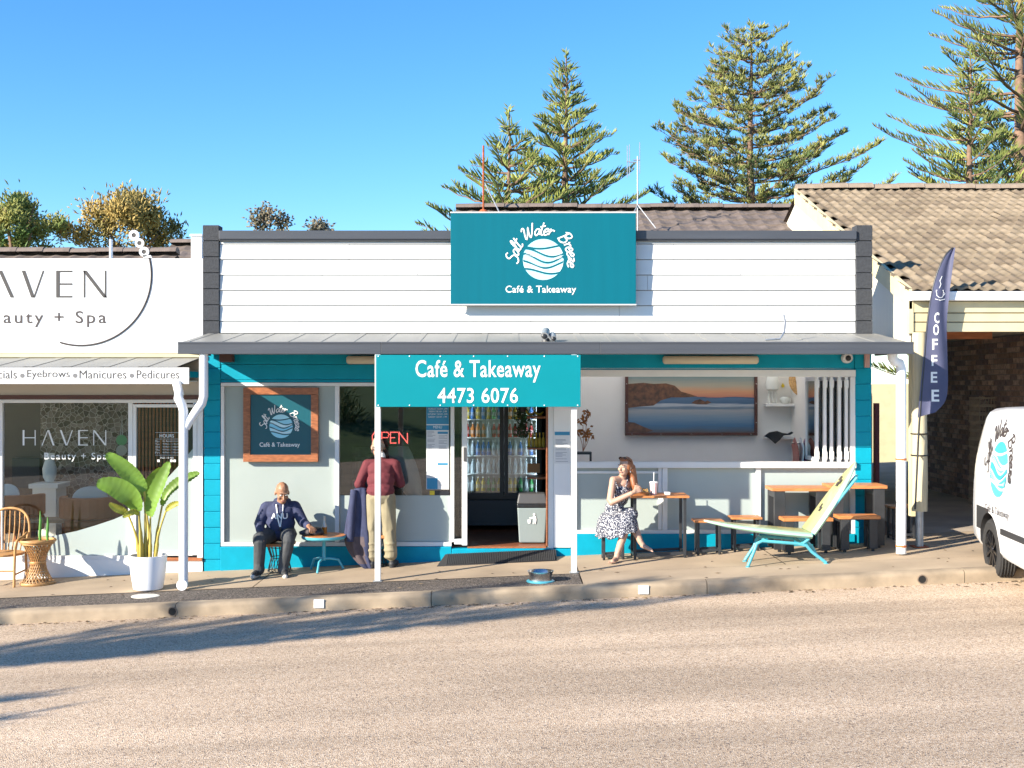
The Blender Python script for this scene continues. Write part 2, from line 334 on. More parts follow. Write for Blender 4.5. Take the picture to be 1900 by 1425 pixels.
def wave_disc(b, Rr, place, nmat, gap=.05, th=.0):
    fs = [lambda x: 1.2, lambda x: .62+.10*math.sin(2.2*x-1.2), lambda x: .33-.2*math.sin(2.4*x+.5), lambda x: .0-.22*math.sin(2.6*x+1.0)+.06,
          lambda x: -.30-.18*math.sin(2.6*x+1.3)+.06, lambda x: -.62-.12*math.sin(2.5*x+.6)+.04, lambda x: -1.2]
    N = 44
    for k in range(6):
        b.mat(k % nmat)
        for i in range(N):
            q = []
            for x in (-1 + 2*i/N, -1 + 2*(i+1)/N):
                c = math.sqrt(max(0, 1 - x*x)); hi = min(fs[k](x) - gap, c); lo = max(fs[k+1](x) + gap, -c); q.append((x, lo, max(hi, lo)))
            if q[0][2]-q[0][1] < 1e-4 and q[1][2]-q[1][1] < 1e-4: continue
            b.add([place(q[0][0]*Rr, q[0][1]*Rr, 0), place(q[1][0]*Rr, q[1][1]*Rr, 0), place(q[1][0]*Rr, q[1][2]*Rr, 0), place(q[0][0]*Rr, q[0][2]*Rr, 0)], [(0,1,2,3)])
def logo(parent, place, Rr, textmat, discmats, linemat=None):
    b = MB(); wave_disc(b, Rr, lambda u, v, w: place(u, v, .003), len(discmats)); b.build('wave_emblem', discmats, parent, fixn=False)
    b = MB()                                # fine contour lines on two of the bands
    for c0, amp in ((.17, .2), (-.42, .17)):
        for j in range(4):
            pts = []
            for i in range(25):
                x = -.9 + 1.8*i/24; v = c0 - .045*j + .07 - amp*math.sin(2.5*x+.8)*(1-.12*j)
                if x*x + v*v < .9: pts.append((x*Rr, v*Rr))
            o = len(b.v); b.tube([Vector((p[0], p[1], 0)) for p in pts], Rr*.007, 4)
            for i in range(o, len(b.v)): q = b.v[i]; b.v[i] = tuple(place(q[0], q[1], .004 + q[2]*.3))
    b.build('contour_lines', linemat or m_print, parent)
    b = MB(); arc_script(b, (('Salt', 186, 143), ('Water', 131, 69), ('Breeze', 54, -17)), Rr*1.20, Rr*.62, lambda u, v, w: place(u, v, .004 + w))
    b.build('script_lettering', textmat, parent, smooth=60)
# ------------------------------------------------------------------ cafe building
cafe = empty('cafe_building', (X(1000), .1, 0), 'white weatherboard cafe with turquoise block pillars, charcoal trim and open servery window', 'building')
def part(b, name, m, parent=None, **kw):
    o = b.build(name, m, **kw); return keep(o, parent or cafe) if (parent or cafe).type == 'EMPTY' else setattr(o, 'parent', parent) or o
def blocks(x0, x1, ztop, n, m, y0=-.005, y1=.195, jit=.003, first=.2, parent=None):
    z = ztop; me = {}
    for i in range(n):
        h = .2; b = MB(); b.box(x0-(x0+x1)/2, x1-(x0+x1)/2, 0, y1-y0, .004, h-.004)
        key = 'a'
        if key not in me: me[key] = b.mesh('block', m)
        o = link('block', me[key], None, bevel=.006); o.location = ((x0+x1)/2 + random.uniform(-jit, jit)*.5, y0 + random.uniform(-jit, jit), z - h); keep(o, parent or cafe); z -= h
    return z
xl0, xl1, xr0, xr1 = X(379), X(409), X(1586), X(1617)
blocks(xl0, xl1, 2.60, 14, m_tealb); blocks(xr0, xr1, 2.60, 13, m_tealb)
blocks(X(378), X(408), 4.19, 7, m_char, -.045, .15, .004); blocks(X(1587), X(1617), 4.19, 7, m_char, -.045, .15, .004)
for x0, x1 in ((X(378), X(408)), (X(1587), X(1617))):
    b = MB(); b.box(x0+.008, x1-.008, -.03, .14, 2.80, 4.185); part(b, 'mortar_core', m_char)
for x0, x1 in ((xl0, xl1), (xr0, xr1)):
    b = MB(); b.box(x0+.008, x1-.008, .004, .18, GZ(x0)-.2, 2.6); part(b, 'mortar_core', m_teal)
b = MB(); b.box(X(408)+.002, X(1587)-.002, .012, .16, 2.60, 4.05); part(b, 'parapet_wall', m_darkgrey)
b = MB(); b.box(X(408)+.003, X(1587)-.003, -.075, .15, Z(445), Z(429)); b.box(X(408)+.003, X(1587)-.003, -.062, -.02, Z(447)-.004, Z(445)-.001)
part(b, 'parapet_capping', m_gutter, bevel=.006)
rows = [447.6, 453.4, 482.3, 510.8, 539.3, 567.6, 596.5, 618.5]
jn = [[], [648, 1250], [775, 1373], [598, 1201], [1423], [548, 1149], [985, 1480]]
for r in range(7):
    xs = [408.5] + jn[r] + [1586.5]
    for i in range(len(xs)-1):
        a, c = X(xs[i]) + .002, X(xs[i+1]) - .002; zt, zb = Z(rows[r]) - .002, Z(rows[r+1]) + .006; b = MB(); dy = random.uniform(0, .003)
        b.add([(a,-.010-dy,zt),(c,-.010-dy,zt),(c,-.024-dy,zb),(a,-.024-dy,zb),(a,.011,zt),(c,.011,zt),(c,.011,zb),(a,.011,zb)], [(0,3,2,1),(4,5,6,7),(0,1,5,4),(1,2,6,5),(2,3,7,6),(3,0,4,7)])
        part(b, 'cladding_board', m_clad)
# awning
AY = -1.35; ax0, ax1 = X(332, AY), X(1693, AY)
zb0, zb1 = Z(657, AY), Z(634.5, AY)
b = MB(); n = 110                           # sheet metal roof with shallow ribs
for i in range(n):
    xa, xb = ax0 + (ax1-ax0)*i/n, ax0 + (ax1-ax0)*(i+1)/n; r = .005 if i % 5 == 0 else 0
    b.add([(xa,AY+.02,zb1-.012+r),(xb,AY+.02,zb1-.012+r),(xb,.0,2.832+r),(xa,.0,2.832+r),(xa,AY+.02,zb1-.03),(xb,AY+.02,zb1-.03),(xb,.0,2.81),(xa,.0,2.81)],
          [(0,1,2,3),(7,6,5,4),(0,4,5,1),(1,5,6,2),(2,6,7,3),(3,7,4,0)])
part(b, 'awning_roof', m_roofmetal)
b = MB(); b.box(ax0+.12, X(1586), -.05, .0, Z(620)-.03, Z(618.5)-.004); part(b, 'flashing', m_roofmetal)
segs = [332, 708, 1113, 1693]
for i in range(3):
    b = MB(); a, c = X(segs[i], AY)+.001, X(segs[i+1], AY)-.001; b.box(a, c, AY-.05, AY+.0, zb0, zb1)
    b.box(a, c, AY-.056, AY-.05, zb1-.022, zb1); b.box(a, c, AY-.056, AY-.05, zb0, zb0+.05)
    part(b, 'awning_beam', m_gutter, bevel=.004)
for s, xx in ((0, ax0), (1, ax1-.04)):
    b = MB(); b.box(xx+.001, xx+.039, AY+.001, -.047, zb0+.01, zb0+.09); part(b, 'awning_side_beam', m_gutter)
b = MB(); b.box(ax0+.05, ax1-.05, AY+.01, -.003, zb0+.03, zb0+.04); part(b, 'soffit', m_ingrey)
# turquoise head boards above the windows
for (a, c, zt, zb) in ((409, 1060, 2.60, Z(676)), (409, 1060, Z(676)-.004, Z(704)-.002), (409, 1060, Z(704)-.006, Z(709.5)), (1060.5, 1585.5, 2.60, Z(683)), (1060.5, 1585.5, Z(683)-.004, Z(686))):
    b = MB(); b.box(X(a)+.001, X(c)-.001, .0 if zt > 2.5 else .004, .12, zb, zt); part(b, 'head_board', m_teal, bevel=.003)
# plinth
for a, c, zt in ((409.5, 838, Z(1014)), (838.3, 1060, Z(1017.5)), (1060.3, 1585.5, Z(990.5))):
    b = MB(); xa, xc = X(a), X(c); b.add([(xa,-.03,GZ(xa)-.15),(xc,-.03,GZ(xc)-.15),(xc,-.03,zt),(xa,-.03,zt),(xa,.2,GZ(xa)-.15),(xc,.2,GZ(xc)-.15),(xc,.2,zt),(xa,.2,zt)],
        [(0,1,2,3),(7,6,5,4),(0,4,5,1),(1,5,6,2),(2,6,7,3),(3,7,4,0)]); part(b, 'plinth', m_teal, bevel=.008)
# window frames, panes
def rail(x0, x1, z0, z1, name='window_frame', y0=-.006, y1=.075, m=None):
    b = MB(); b.box(x0, x1, y0, y1, z0, z1); return part(b, name, m or m_alum, bevel=.004)
rail(X(410), X(866), Z(716.5), Z(710), y0=-.012); rail(X(410), X(838), Z(1013.5), Z(1006))
for a, c in ((410, 416), (621.5, 629.5), (836, 842.8)): rail(X(a), X(c), Z(1005.8), Z(716.8), y0=-.008)
def pane(a, c, zt, zb, m, y=.035, name='pane', t=.008):
    b = MB(); b.box(X(a)+.001, X(c)-.001, y, y+t, Z(zb)+.001, Z(zt)-.001); return part(b, name, m)
pane(416, 621.5, 716.8, 1005.8, m_frost2); pane(629.5, 836, 716.8, 919, m_glassd); pane(629.5, 836, 919.5, 1005.8, m_frost)
pane(842.8, 857, 716.8, 1000, m_glassd); rail(X(842.8), X(857), Z(1010), Z(1000.3), 'door_rail')
dj = rail(X(857), X(867), Z(1012), Z(716.8), 'door_stile')
b = MB(); b.box(X(860), X(865.5), -.022, -.0065, Z(856), Z(830)); h = part(b, 'door_handle', m_darkgrey, bevel=.003); 
rail(X(1013.5), X(1017), Z(1013), Z(690), 'door_jamb', m=m_frame, y0=.0, y1=.12)
b = MB(); b.box(X(1017.2), X(1027), -.012, .13, Z(1017), Z(687)); part(b, 'door_jamb', m_alum)
b = MB(); b.box(X(1027.2), X(1059), -.028, .18, Z(1015.5), Z(687)); part(b, 'white_column', m_white, bevel=.004)
b = MB(); b.box(X(867), X(1013.3), .0, .12, Z(1017), Z(1014.5)); part(b, 'threshold', m_frame)
rail(X(1059.2), X(1587), Z(699), Z(686.3), y0=-.02, y1=.10); rail(X(1059.2), X(1587), Z(868), Z(857), 'servery_sill', y0=-.05, y1=.12)
rail(X(1059.2), X(1587), Z(990.3), Z(983.5))
for a, c in ((1060, 1070), (1229, 1238.5), (1402.5, 1412), (1577.5, 1587)): rail(X(a), X(c), Z(983.3), Z(868.2), y0=-.004)
rail(X(1577.5), X(1587), Z(856.8), Z(699.2)); rail(X(1060), X(1067), Z(856.8), Z(699.2))
for a, c in ((1070, 1229), (1238.5, 1402.5), (1412, 1577.5)): pane(a, c, 868.2, 983.3, m_frost, name='frosted_panel')
rail(X(1070.3), X(1222), Z(879), Z(874.5), y0=.012, y1=.034); rail(X(1221.5), X(1228.5), Z(983), Z(868.5), y0=.012, y1=.034)
# folded bifold leaves
for i, px in enumerate((1516, 1530, 1543, 1557, 1570.5)):
    x = X(px) ; y0, y1 = (-.02, .52) if i % 2 else (.0, .54); e = MB()
    e.box(x-.02, x+.02, y0, y0+.05, Z(856.5), Z(699.5)); e.box(x-.02, x+.02, y1-.05, y1, Z(856.5), Z(699.5))
    e.box(x-.02, x+.02, y0+.051, y1-.051, Z(856.5), Z(849)); e.box(x-.02, x+.02, y0+.051, y1-.051, Z(707), Z(699.5))
    lf = part(e, 'bifold_leaf', m_alum, bevel=.003)
    e = MB(); e.box(x-.004, x+.004, y0+.05, y1-.05, Z(849), Z(707)); part(e, 'pane', m_glassd, lf)
    for zz in (Z(845), Z(712)):
        e = MB(); e.box(x-.028, x+.028, y0-.012, y0-.001, zz-.05, zz+.05); part(e, 'hinge', m_alum, lf, bevel=.003)
# interior shell
FZ = Z(1015)
def inner(name, x0, x1, y0, y1, z0, z1, m): b = MB(); b.box(x0, x1, y0, y1, z0, z1); return part(b, name, m)
b = MB()
for i in range(26):
    yy = .12 + i*.13; b.box(-3.66, .70, yy+.001, yy+.129, FZ-.03, FZ-random.uniform(0, .0015))
part(b, 'timber_floor', m_timberf)
inner('dining_floor', .72, 4.3, .19, 3.6, FZ-.03, FZ, m_timberf)
inner('inner_wall', -3.66, .62, 3.4, 3.5, FZ, 2.9, mat('shop_back_wall', (.12, .125, .13), .8)); inner('inner_wall', -3.70, -3.62, .2, 3.4, FZ, 2.9, m_ingrey)
inner('inner_wall', .63, .71, .19, 3.5, FZ, 2.9, mat('petrol_wall', (.02, .09, .11), .7)); inner('inner_wall', .72, 4.33, 3.5, 3.6, FZ, 2.9, m_inwall); inner('inner_wall', 4.31, 4.36, .2, 3.5, FZ, 2.9, m_inwall); inner('inner_wall', .712, .73, .2, 3.5, FZ, 2.9, m_inwall)
inner('shop_ceiling', -3.66, .70, .16, 3.5, 2.86, 2.9, m_ingrey)
ms = bpy.data.materials.new('added_translucent_sheet'); ms.use_nodes = True; n_ = ms.node_tree; n_.nodes.clear(); o_ = n_.nodes.new('ShaderNodeOutputMaterial'); t_ = n_.nodes.new('ShaderNodeBsdfTranslucent'); t_.inputs[0].default_value = (.92,.92,.9,1); n_.links.new(t_.outputs[0], o_.inputs[0])
inner('added_skylight_sheet', .72, 4.36, .165, 3.6, 2.90, 2.905, ms)  # invented roof light, added so daylight brightens the dining room
# posts and cameras
for px, py in ((701.5, 1078), (1065, 1063)):
    x = X(px, AY); b = MB(); b.box(x-.032, x+.032, AY-.045, AY+.02, GZ(x)+.008, zb0+.002); po = part(b, 'awning_post', m_alum, bevel=.004)
    b = MB(); b.box(x-.05, x+.05, AY-.065, AY+.04, GZ(x)-.002, GZ(x)+.008); part(b, 'base_plate', m_galv, po)
def downpipe(pts, r, parent, clips=()):
    b = MB(); b.tube(pts, r, 14); o = b.build('downpipe', m_pvc, smooth=50)
    for c in clips:
        b = MB(); b.lathe(c, [(r+.004, -.012), (r+.004, .012)], 14, cap=False); k = b.build('pipe_clip', mat('clip', (.5, .16, .05), .6)); k.parent = o
    return keep(o, parent)
py_ = -1.12; xx = X(1672, py_)
downpipe([(X(1655,py_), py_-.02, Z(655,py_)), (X(1655,py_), py_-.02, Z(664,py_)), (X(1659,py_), py_-.02, Z(671,py_)), (xx-.02, py_, Z(674,py_)), (xx, py_, Z(684,py_)), (xx, py_, GZ(xx)+.02)], .058, cafe, ((xx, py_, Z(852,py_)), (xx, py_, Z(1013,py_))))
# lights and security cameras
for a, c, lab in ((643, 820, 'unlit cream batten light above the framed sign window'), (1230, 1407, 'unlit cream batten light above the servery opening')):
    b = MB(); z = Z(668, -.05); x0, x1 = X(a, -.06), X(c, -.06); b.tube([(x0, -.06, z), (x0+.02, -.06, z), (x1-.02, -.06, z), (x1, -.06, z)], [.03, .052, .052, .03], 14)
    e = empty('batten_light', ((x0+x1)/2, -.06, z), lab, 'light', 'batten lights under the awning'); keep(b.build('diffuser', m_beige, smooth=50), e)
    b = MB(); b.box(x0+.06, x1-.06, -.035, -.001, z-.03, z+.03); keep(b.build('back_tray', m_white), e)
e = empty('security_camera', (X(1014, -.7), -.9, 2.75), 'grey twin-headed spotlight camera perched on the awning roof', 'camera')
cx, cy, cz = X(1013, -1.1), -1.1, Z(629, -1.1)
b = MB(); b.lathe((cx, cy, cz-.02), [(.05, -.03), (.05, .0), (.035, .03)], 14); keep(b.build('base', m_darkgrey, smooth=40), e)
b = MB(); b.tube([(cx-.0, cy+.04, cz+.09), (cx-.02, cy-.12, cz+.03)], [.05, .045], 14); keep(b.build('lamp_head', m_galv, smooth=40), e)
b = MB(); b.tube([(cx+.075, cy+.02, cz+.045), (cx+.085, cy-.11, cz+.0)], [.04, .036], 14); keep(b.build('lamp_head', m_galv, smooth=40), e)
for q in ((cx-.021, cy-.123, cz+.029, .034), (cx+.086, cy-.113, cz-.001, .026)):
    b = MB(); b.ell(q[:3], (q[3], .012, q[3])); keep(b.build('lens', m_dark, smooth=60), e)
cx, cy, cz = X(1574, -.1), -.1, Z(664, -.1); e = empty('dome_camera', (cx, -.02, cz), 'white round dome camera on the turquoise wall above the bifold stack', 'camera')
b = MB(); b.tube([(cx, -.001, cz), (cx, -.07, cz), (cx, -.1, cz)], [.066, .066, .055], 20); keep(b.build('housing', m_pvc, smooth=40), e)
b = MB(); b.ell((cx, -.1, cz-.004), (.036, .03, .036)); keep(b.build('lens', m_dark, smooth=60), e)
b = MB(); b.tube([(X(1420,-1.2), -1.2, 2.71), (X(1447,-1.2), -1.2, 2.72), (X(1455,-1.15), -1.15, 2.80), (X(1457,-.9), -.9, 2.93), (X(1454,-.8), -.8, 3.02)], .012, 8)
b.build('cable', m_galv, smooth=60, label='loose grey cable curling up from the awning roof', cat='cable')
b = MB(); b.box(X(1607,-.1), X(1616,-.1), -.06, -.006, Z(682), Z(655)); b.build('alarm_box', mat('alarm_red', (.55, .33, .30), .5), label='pale red alarm box at the top of the right turquoise pillar', cat='box', bevel=.003)
b = MB(); b.box(X(408,-.1), X(432,-.1), -.14, -.004, Z(672), Z(655)); b.build('floodlight', m_brown, label='small brown floodlight tucked under the awning by the left pillar', cat='light', bevel=.006)
# ------------------------------------------------------------------ signs
def signboard(name, px0, px1, py0, py1, y, t, m, lab):
    x0, x1, z1, z0 = X(px0,y), X(px1,y), Z(py0,y), Z(py1,y); e = empty(name, ((x0+x1)/2, y, z0), lab, 'sign')
    b = MB(); b.box(x0, x1, y, y+t, z0, z1); keep(b.build('board', m, bevel=.003), e); return e, x0, x1, z0, z1
top, x0, x1, z0, z1 = signboard('parapet_sign', 836, 1180, 393, 566, -.17, .03, m_sign, 'large teal cafe sign with round wave emblem on the white parapet')
for xx in (x0+.15, x1-.15):
    b = MB(); b.box(xx-.02, xx+.02, -.138, -.027, z0+.05, z1-.2); keep(b.build('bracket', m_galv), top)
b = MB(); 
for zz in (z0, z1-.012): b.box(x0-.004, x1+.004, -.174, -.136, zz-.002, zz+.012)
keep(b.build('edge_trim', m_alum), top)
sy = -.171
tmp = empty('emblem_holder', (0,0,0)); cxx, czz = X(1008, sy), Z(481.5, sy)
logo(tmp, lambda u, v, w: (cxx+u, sy-w, czz+v), 38*(CD+sy)/F, m_print, m_logo[:1]+m_logo[2:3]+m_logo[:1])
for c in list(tmp.children): keep(c, top)
keep(text('lettering', 'Café & Takeaway', (X(938,sy), X(1069,sy), Z(547,sy), Z(530,sy)), sy-.003, m_print, None, bold=.012, spacing=1.05), top)
hang, x0, x1, z0, z1 = signboard('hanging_sign', 697.5, 1077.5, 658.5, 755, -1.44, .02, m_sign2, 'turquoise hanging sign with phone number between the awning posts'); hy = -1.441
keep(text('lettering', 'Café & Takeaway', (X(771,hy), X(1003,hy), Z(709.5,hy), Z(668,hy)), hy-.003, m_print, None, bold=.012, spacing=1.06), hang)
keep(text('lettering', '4473 6076', (X(812,hy), X(961,hy), Z(748,hy), Z(719.5,hy)), hy-.003, m_print, None, bold=.012, spacing=1.06), hang)
b = MB()
for px in (702, 760, 817, 879, 942, 1010, 1072):
    for py in (661, 752): b.ell((X(px,hy), hy-.002, Z(py,hy)), (.008, .004, .008), 6, 4)
keep(b.build('rivets', m_print, kind='stuff'), hang)
fr = empty('framed_sign', (X(521,-.03), -.03, Z(857,-.03)), 'timber-framed dark teal cafe sign on the frosted window behind the seated man', 'sign')
fy = -.05; a0, a1, c0, c1 = X(451,fy), X(590,fy), Z(857,fy), Z(719,fy); w = .088
for q in ((a0, a1, c1-w, c1), (a0, a1, c0, c0+w), (a0, a0+w, c0+w+.001, c1-w-.001), (a1-w, a1, c0+w+.001, c1-w-.001)):
    b = MB(); b.box(q[0], q[1], fy, fy+.055, q[2], q[3]); keep(b.build('frame_board', m_frame, bevel=.004), fr)
b = MB(); b.box(a0+w+.001, a1-w-.001, fy+.02, fy+.05, c0+w+.001, c1-w-.001); keep(b.build('board', m_signd), fr)
tmp2 = empty('emblem_holder', (0,0,0)); fx, fz = X(521, fy), Z(791, fy)
logo(tmp2, lambda u, v, w: (fx+u, fy+.019-w, fz+v), 22*(CD+fy)/F, m_print, m_logo[:4])
for c in list(tmp2.children): keep(c, fr)
keep(text('lettering', 'Café & Takeaway', (X(481,fy), X(556,fy), Z(831.5,fy), Z(821,fy)), fy+.016, m_print, None, bold=.012), fr)
bpy.data.objects.remove(tmp); bpy.data.objects.remove(tmp2)
# posters and menus
m_paper = mat('paper', (.70, .70, .70), .6); m_pblue = mat('poster_blue', (.03, .24, .42), .5); m_pline = mat('grey_print', (.30, .31, .34), .7); m_yel = mat('sticker_yellow', (.75, .55, .03), .5)
def poster(lab, px0, px1, py0, py1, y, blues, lines, texts=()):
    e = empty('menu_poster', (X((px0+px1)/2,y), y, Z(py1,y)), lab, 'poster')
    b = MB(); b.box(X(px0,y), X(px1,y), y, y+.003, Z(py1,y), Z(py0,y)); keep(b.build('sheet', m_paper), e)
    for q in blues: b = MB(); b.box(X(q[0],y), X(q[1],y), y-.0022, y-.001, Z(q[3],y), Z(q[2],y)); keep(b.build('blue_panel', m_pblue), e)
    b = MB(); random.seed(3)
    for (lx0, lx1, ly0, ly1) in lines:
        yy = ly0
        while yy < ly1:
            if random.random() < .82: b.box(X(lx0,y), X(lx0 + (lx1-lx0)*random.uniform(.5, 1),y), y-.0022, y-.001, Z(yy+.8,y), Z(yy,y))
            yy += 2.4
    keep(b.build('print_lines', m_pline, kind='stuff'), e)
    for s, bx in texts: keep(text('lettering', s, (X(bx[0],y), X(bx[1],y), Z(bx[3],y), Z(bx[2],y)), y-.003, m_print, None), e)
    return e
poster('tall menu poster with blue header inside the shop window by the door', 791, 833, 752, 908, .03, ((791.2,832.8,752,787), (791.2,832.8,789,798), (812,831,801,805), (812,831,859,863), (792,812,887,907.5)), ((793,809,800,884), (814,831,808,856), (814,831,866,900)),
       (('THURSDAY 7.00 AM - 2 PM', (794,830,757,760)), ('FRIDAY 7.00 AM - 2 PM', (796,829,762,765)), ('SATURDAY 7.30 AM - 2 PM', (794,830,767,770)), ('SUNDAY 7.30 AM - 1 PM', (795,829,772,775)), ('MENU', (804,820,790,795))))
poster('paper menu taped to the white column beside the door', 1029, 1057.5, 801, 860, -.032, ((1029.2,1057.3,801.2,807.5),), ((1031,1055,815,856),))
b = MB(); b.box(X(797), X(806), .027, .029, Z(919), Z(911)); e = empty('window_sticker', (X(815), .028, Z(919)), 'yellow and black sticker strip below the tall menu poster', 'sticker'); keep(b.build('yellow_patch', m_yel), e)
b = MB(); b.box(X(806.3), X(833), .027, .029, Z(919), Z(911)); keep(b.build('black_patch', m_dark), e)
# LED open sign inside the window
e = empty('open_sign', (X(724, .14), .14, Z(826, .14)), 'red LED OPEN sign inside the shop window', 'sign'); oy = .14
b = MB(); b.box(X(686,oy), X(762,oy), oy, oy+.03, Z(828,oy), Z(796,oy)); keep(b.build('panel', m_dark, bevel=.004), e)
ST = {'O': [[(0,.3),(0,.7),(.3,1),(.7,1),(1,.7),(1,.3),(.7,0),(.3,0),(0,.3)]], 'P': [[(0,0),(0,1),(.8,1),(1,.8),(.8,.5),(0,.5)]], 'E': [[(1,1),(0,1),(0,0),(1,0)], [(0,.5),(.8,.5)]], 'N': [[(0,0),(0,1),(1,0),(1,1)]]}
b = MB()
for ch, (a, c) in zip('OPEN', ((691, 705), (708.5, 722), (724.5, 737), (740.5, 756))):
    for st in ST[ch]:
        for p, q in zip(st[:-1], st[1:]):
            k = max(2, int(math.hypot((q[0]-p[0])*(c-a), (q[1]-p[1])*20) / 2.2))
            for i in range(k):
                t = i/k; u = X(a+(c-a)*(p[0]+(q[0]-p[0])*t), oy); v = Z(822-20*(p[1]+(q[1]-p[1])*t), oy); b.ell((u, oy-.004, v), (.0065, .004, .0065), 6, 4)
keep(b.build('led_lettering', m_red, kind='stuff'), e)
# ------------------------------------------------------------------ beauty salon (left building)
salon = empty('salon_building', (-6.5, .1, 0), 'white beauty salon shopfront with big sign panel and low awning', 'building')
m_panel = mat('sign_white', (.68, .68, .675), .4, var=.02, vscale=1); m_ink = mat('dark_brown_print', (.055, .042, .04), .6); m_grey = mat('grey_print_letters', (.085, .08, .078), .7, spec=.2)
def sp(b, name, m, parent=None, **kw): return part(b, name, m, parent or salon, **kw)
SX0 = -10.6; SX1 = X(377.5)
sg = empty('salon_sign', (-6.5, -.03, Z(655)), 'white salon sign panel with lettering, curved line and ring chain', 'sign')
for a, c in ((SX0, X(-110)-.001), (X(-110), X(154)-.001), (X(154), SX1)):
    b = MB(); b.box(a, c, -.03, -.005, Z(655), Z(480)); keep(b.build('sign_panel', m_panel), sg)
def bars(b, ch, x0, x1, z0, z1, y, tk, tn):   # wide sans letters built from strokes
    W = x1 - x0
    def st(p, q, w): b.prism([(p[0]-w/2, p[1]), (p[0]+w/2, p[1]), (q[0]+w/2, q[1]), (q[0]-w/2, q[1])], FR(y), 0, .002)
    if ch == 'H': st((x0+tk/2, z0), (x0+tk/2, z1), tk); st((x1-tn/2, z0), (x1-tn/2, z1), tn); b.box(x0+tk, x1-tn, y, y+.002, (z0+z1)/2-tn/2, (z0+z1)/2+tn/2)
    if ch == 'A': st((x0+tn/2, z0), ((x0+x1)/2, z1), tn); st((x1-tk/2, z0), ((x0+x1)/2+tk*.2, z1), tk)
    if ch == 'V': st((x0+tk/2, z1), ((x0+x1)/2, z0), tk); st((x1-tn/2, z1), ((x0+x1)/2+tk*.3, z0), tn)
    if ch == 'E':
        st((x0+tk/2, z0), (x0+tk/2, z1), tk)
        for zz in (z0, (z0+z1)/2-tn/2, z1-tn): b.box(x0+tk, x1, y, y+.002, zz, zz+tn)
    if ch == 'N': st((x0+tn/2, z0), (x0+tn/2, z1), tn); st((x1-tn/2, z0), (x1-tn/2, z1), tn); st((x0+tn*.6, z1), (x1-tn*.6, z0), tk*1.1)
def haven(px, y, py0, py1, m, parent, tk, tn):
    for ch, (a, c) in zip('HAVEN', px):
        b = MB(); bars(b, ch, X(a,y), X(c,y), Z(py1,y), Z(py0,y), y, tk, tn); keep(b.build('letter', m), parent)
haven(((-96,-48), (-28,26), (40,82), (104,134), (155,197)), -.034, 502, 552, m_grey, sg, .045, .02)
keep(text('lettering', 'Beauty + Spa', (X(-38,-.03), X(197,-.03), Z(607,-.03), Z(577,-.03)), -.034, m_ink, None, spacing=1.25, bold=.004), sg)
b = MB(); b.tube([(X(150+131*math.cos(t),-.03), -.034, Z(510-131*math.sin(t),-.03)) for t in [R(14 - 121*i/40) for i in range(41)]], .011, 6); keep(b.build('curved_line', m_ink), sg)
for px, py, ro in ((249.7, 437, 9.8), (260, 451.5, 8.6), (268.4, 467.6, 9.3)):
    ro_, ri = ro*15/F, 4.2*15/F; nn = 22; cx, cz = X(px), Z(py)
    rg = lambda r, yy: [(cx+r*math.cos(2*math.pi*k/nn), yy, cz+r*math.sin(2*math.pi*k/nn)) for k in range(nn)]
    b = MB(); b.add(rg(ro_,-.03)+rg(ri,-.03)+rg(ro_,-.012)+rg(ri,-.012), [(k,(k+1)%nn,(k+1)%nn+nn,k+nn) for k in range(nn)]+[(k+2*nn,k+3*nn,(k+1)%nn+3*nn,(k+1)%nn+2*nn) for k in range(nn)]+[(k,k+2*nn,(k+1)%nn+2*nn,(k+1)%nn) for k in range(nn)]+[(k+nn,(k+1)%nn+nn,(k+1)%nn+3*nn,k+3*nn) for k in range(nn)])
    rr = b.build('ring', m_panel); keep(rr, sg); b = MB(); b.lathe((0,0,0), [(ri*.95, 0), (ri*.95, .004)], 18); 
    o = b.build('ring_hub', m_grey); o.matrix_world = Matrix.Translation((cx, -.02, cz)) @ Matrix.Rotation(R(90), 4, 'X'); o.parent = rr
b = MB(); b.prism([(X(266),Z(474)), (X(281),Z(474)), (X(284),Z(481)), (X(268),Z(481))], FR(-.03), .0, .018); keep(b.build('ring_tab', m_panel), sg)
# salon structure
b = MB(); b.box(SX0, SX1, .0, .14, Z(664), Z(481)); sp(b, 'parapet_wall', m_white)
b = MB(); b.box(SX0, SX1-.002, -.06, -.002, Z(663), Z(656)); sp(b, 'cream_trim', m_cream)
HY = -1.12; hx1 = X(351, HY)
b = MB(); n = 60
for i in range(n):
    xa, xb = SX0+(hx1-.16-SX0)*i/n, SX0+(hx1-.16-SX0)*(i+1)/n; r = .005 if i % 4 == 0 else 0
    b.add([(xa,HY+.03,Z(681,HY)+r),(xb,HY+.03,Z(681,HY)+r),(xb,-.004,Z(663.5)+r),(xa,-.004,Z(663.5)+r)], [(0,1,2,3)])
    b.add([(xa,HY+.03,Z(681,HY)-.015),(xb,HY+.03,Z(681,HY)-.015),(xb,-.004,Z(663.5)-.015),(xa,-.004,Z(663.5)-.015)], [(3,2,1,0)])
sp(b, 'awning_roof', m_roofmetal)
b = MB(); b.box(hx1-.19, hx1-.164, HY+.04, -.05, Z(700,HY), Z(688,HY)); sp(b, 'awning_end', m_teal)
b = MB(); b.box(SX0, hx1-.20, HY+.04, -.005, Z(708,HY), Z(706,HY)); sp(b, 'soffit', m_white)
fs = empty('awning_sign', (-6.5, HY, Z(712,HY)), 'long white awning sign listing salon treatments in grey letters', 'sign')
b = MB(); b.box(SX0, hx1, HY-.01, HY+.02, Z(712.5,HY), Z(682,HY)); keep(b.build('board', m_panel, bevel=.003), fs)
keep(text('lettering', 'Eyebrows', (X(51,HY), X(130,HY), Z(704.5,HY), Z(686.5,HY)), HY-.0125, m_grey, None), fs)
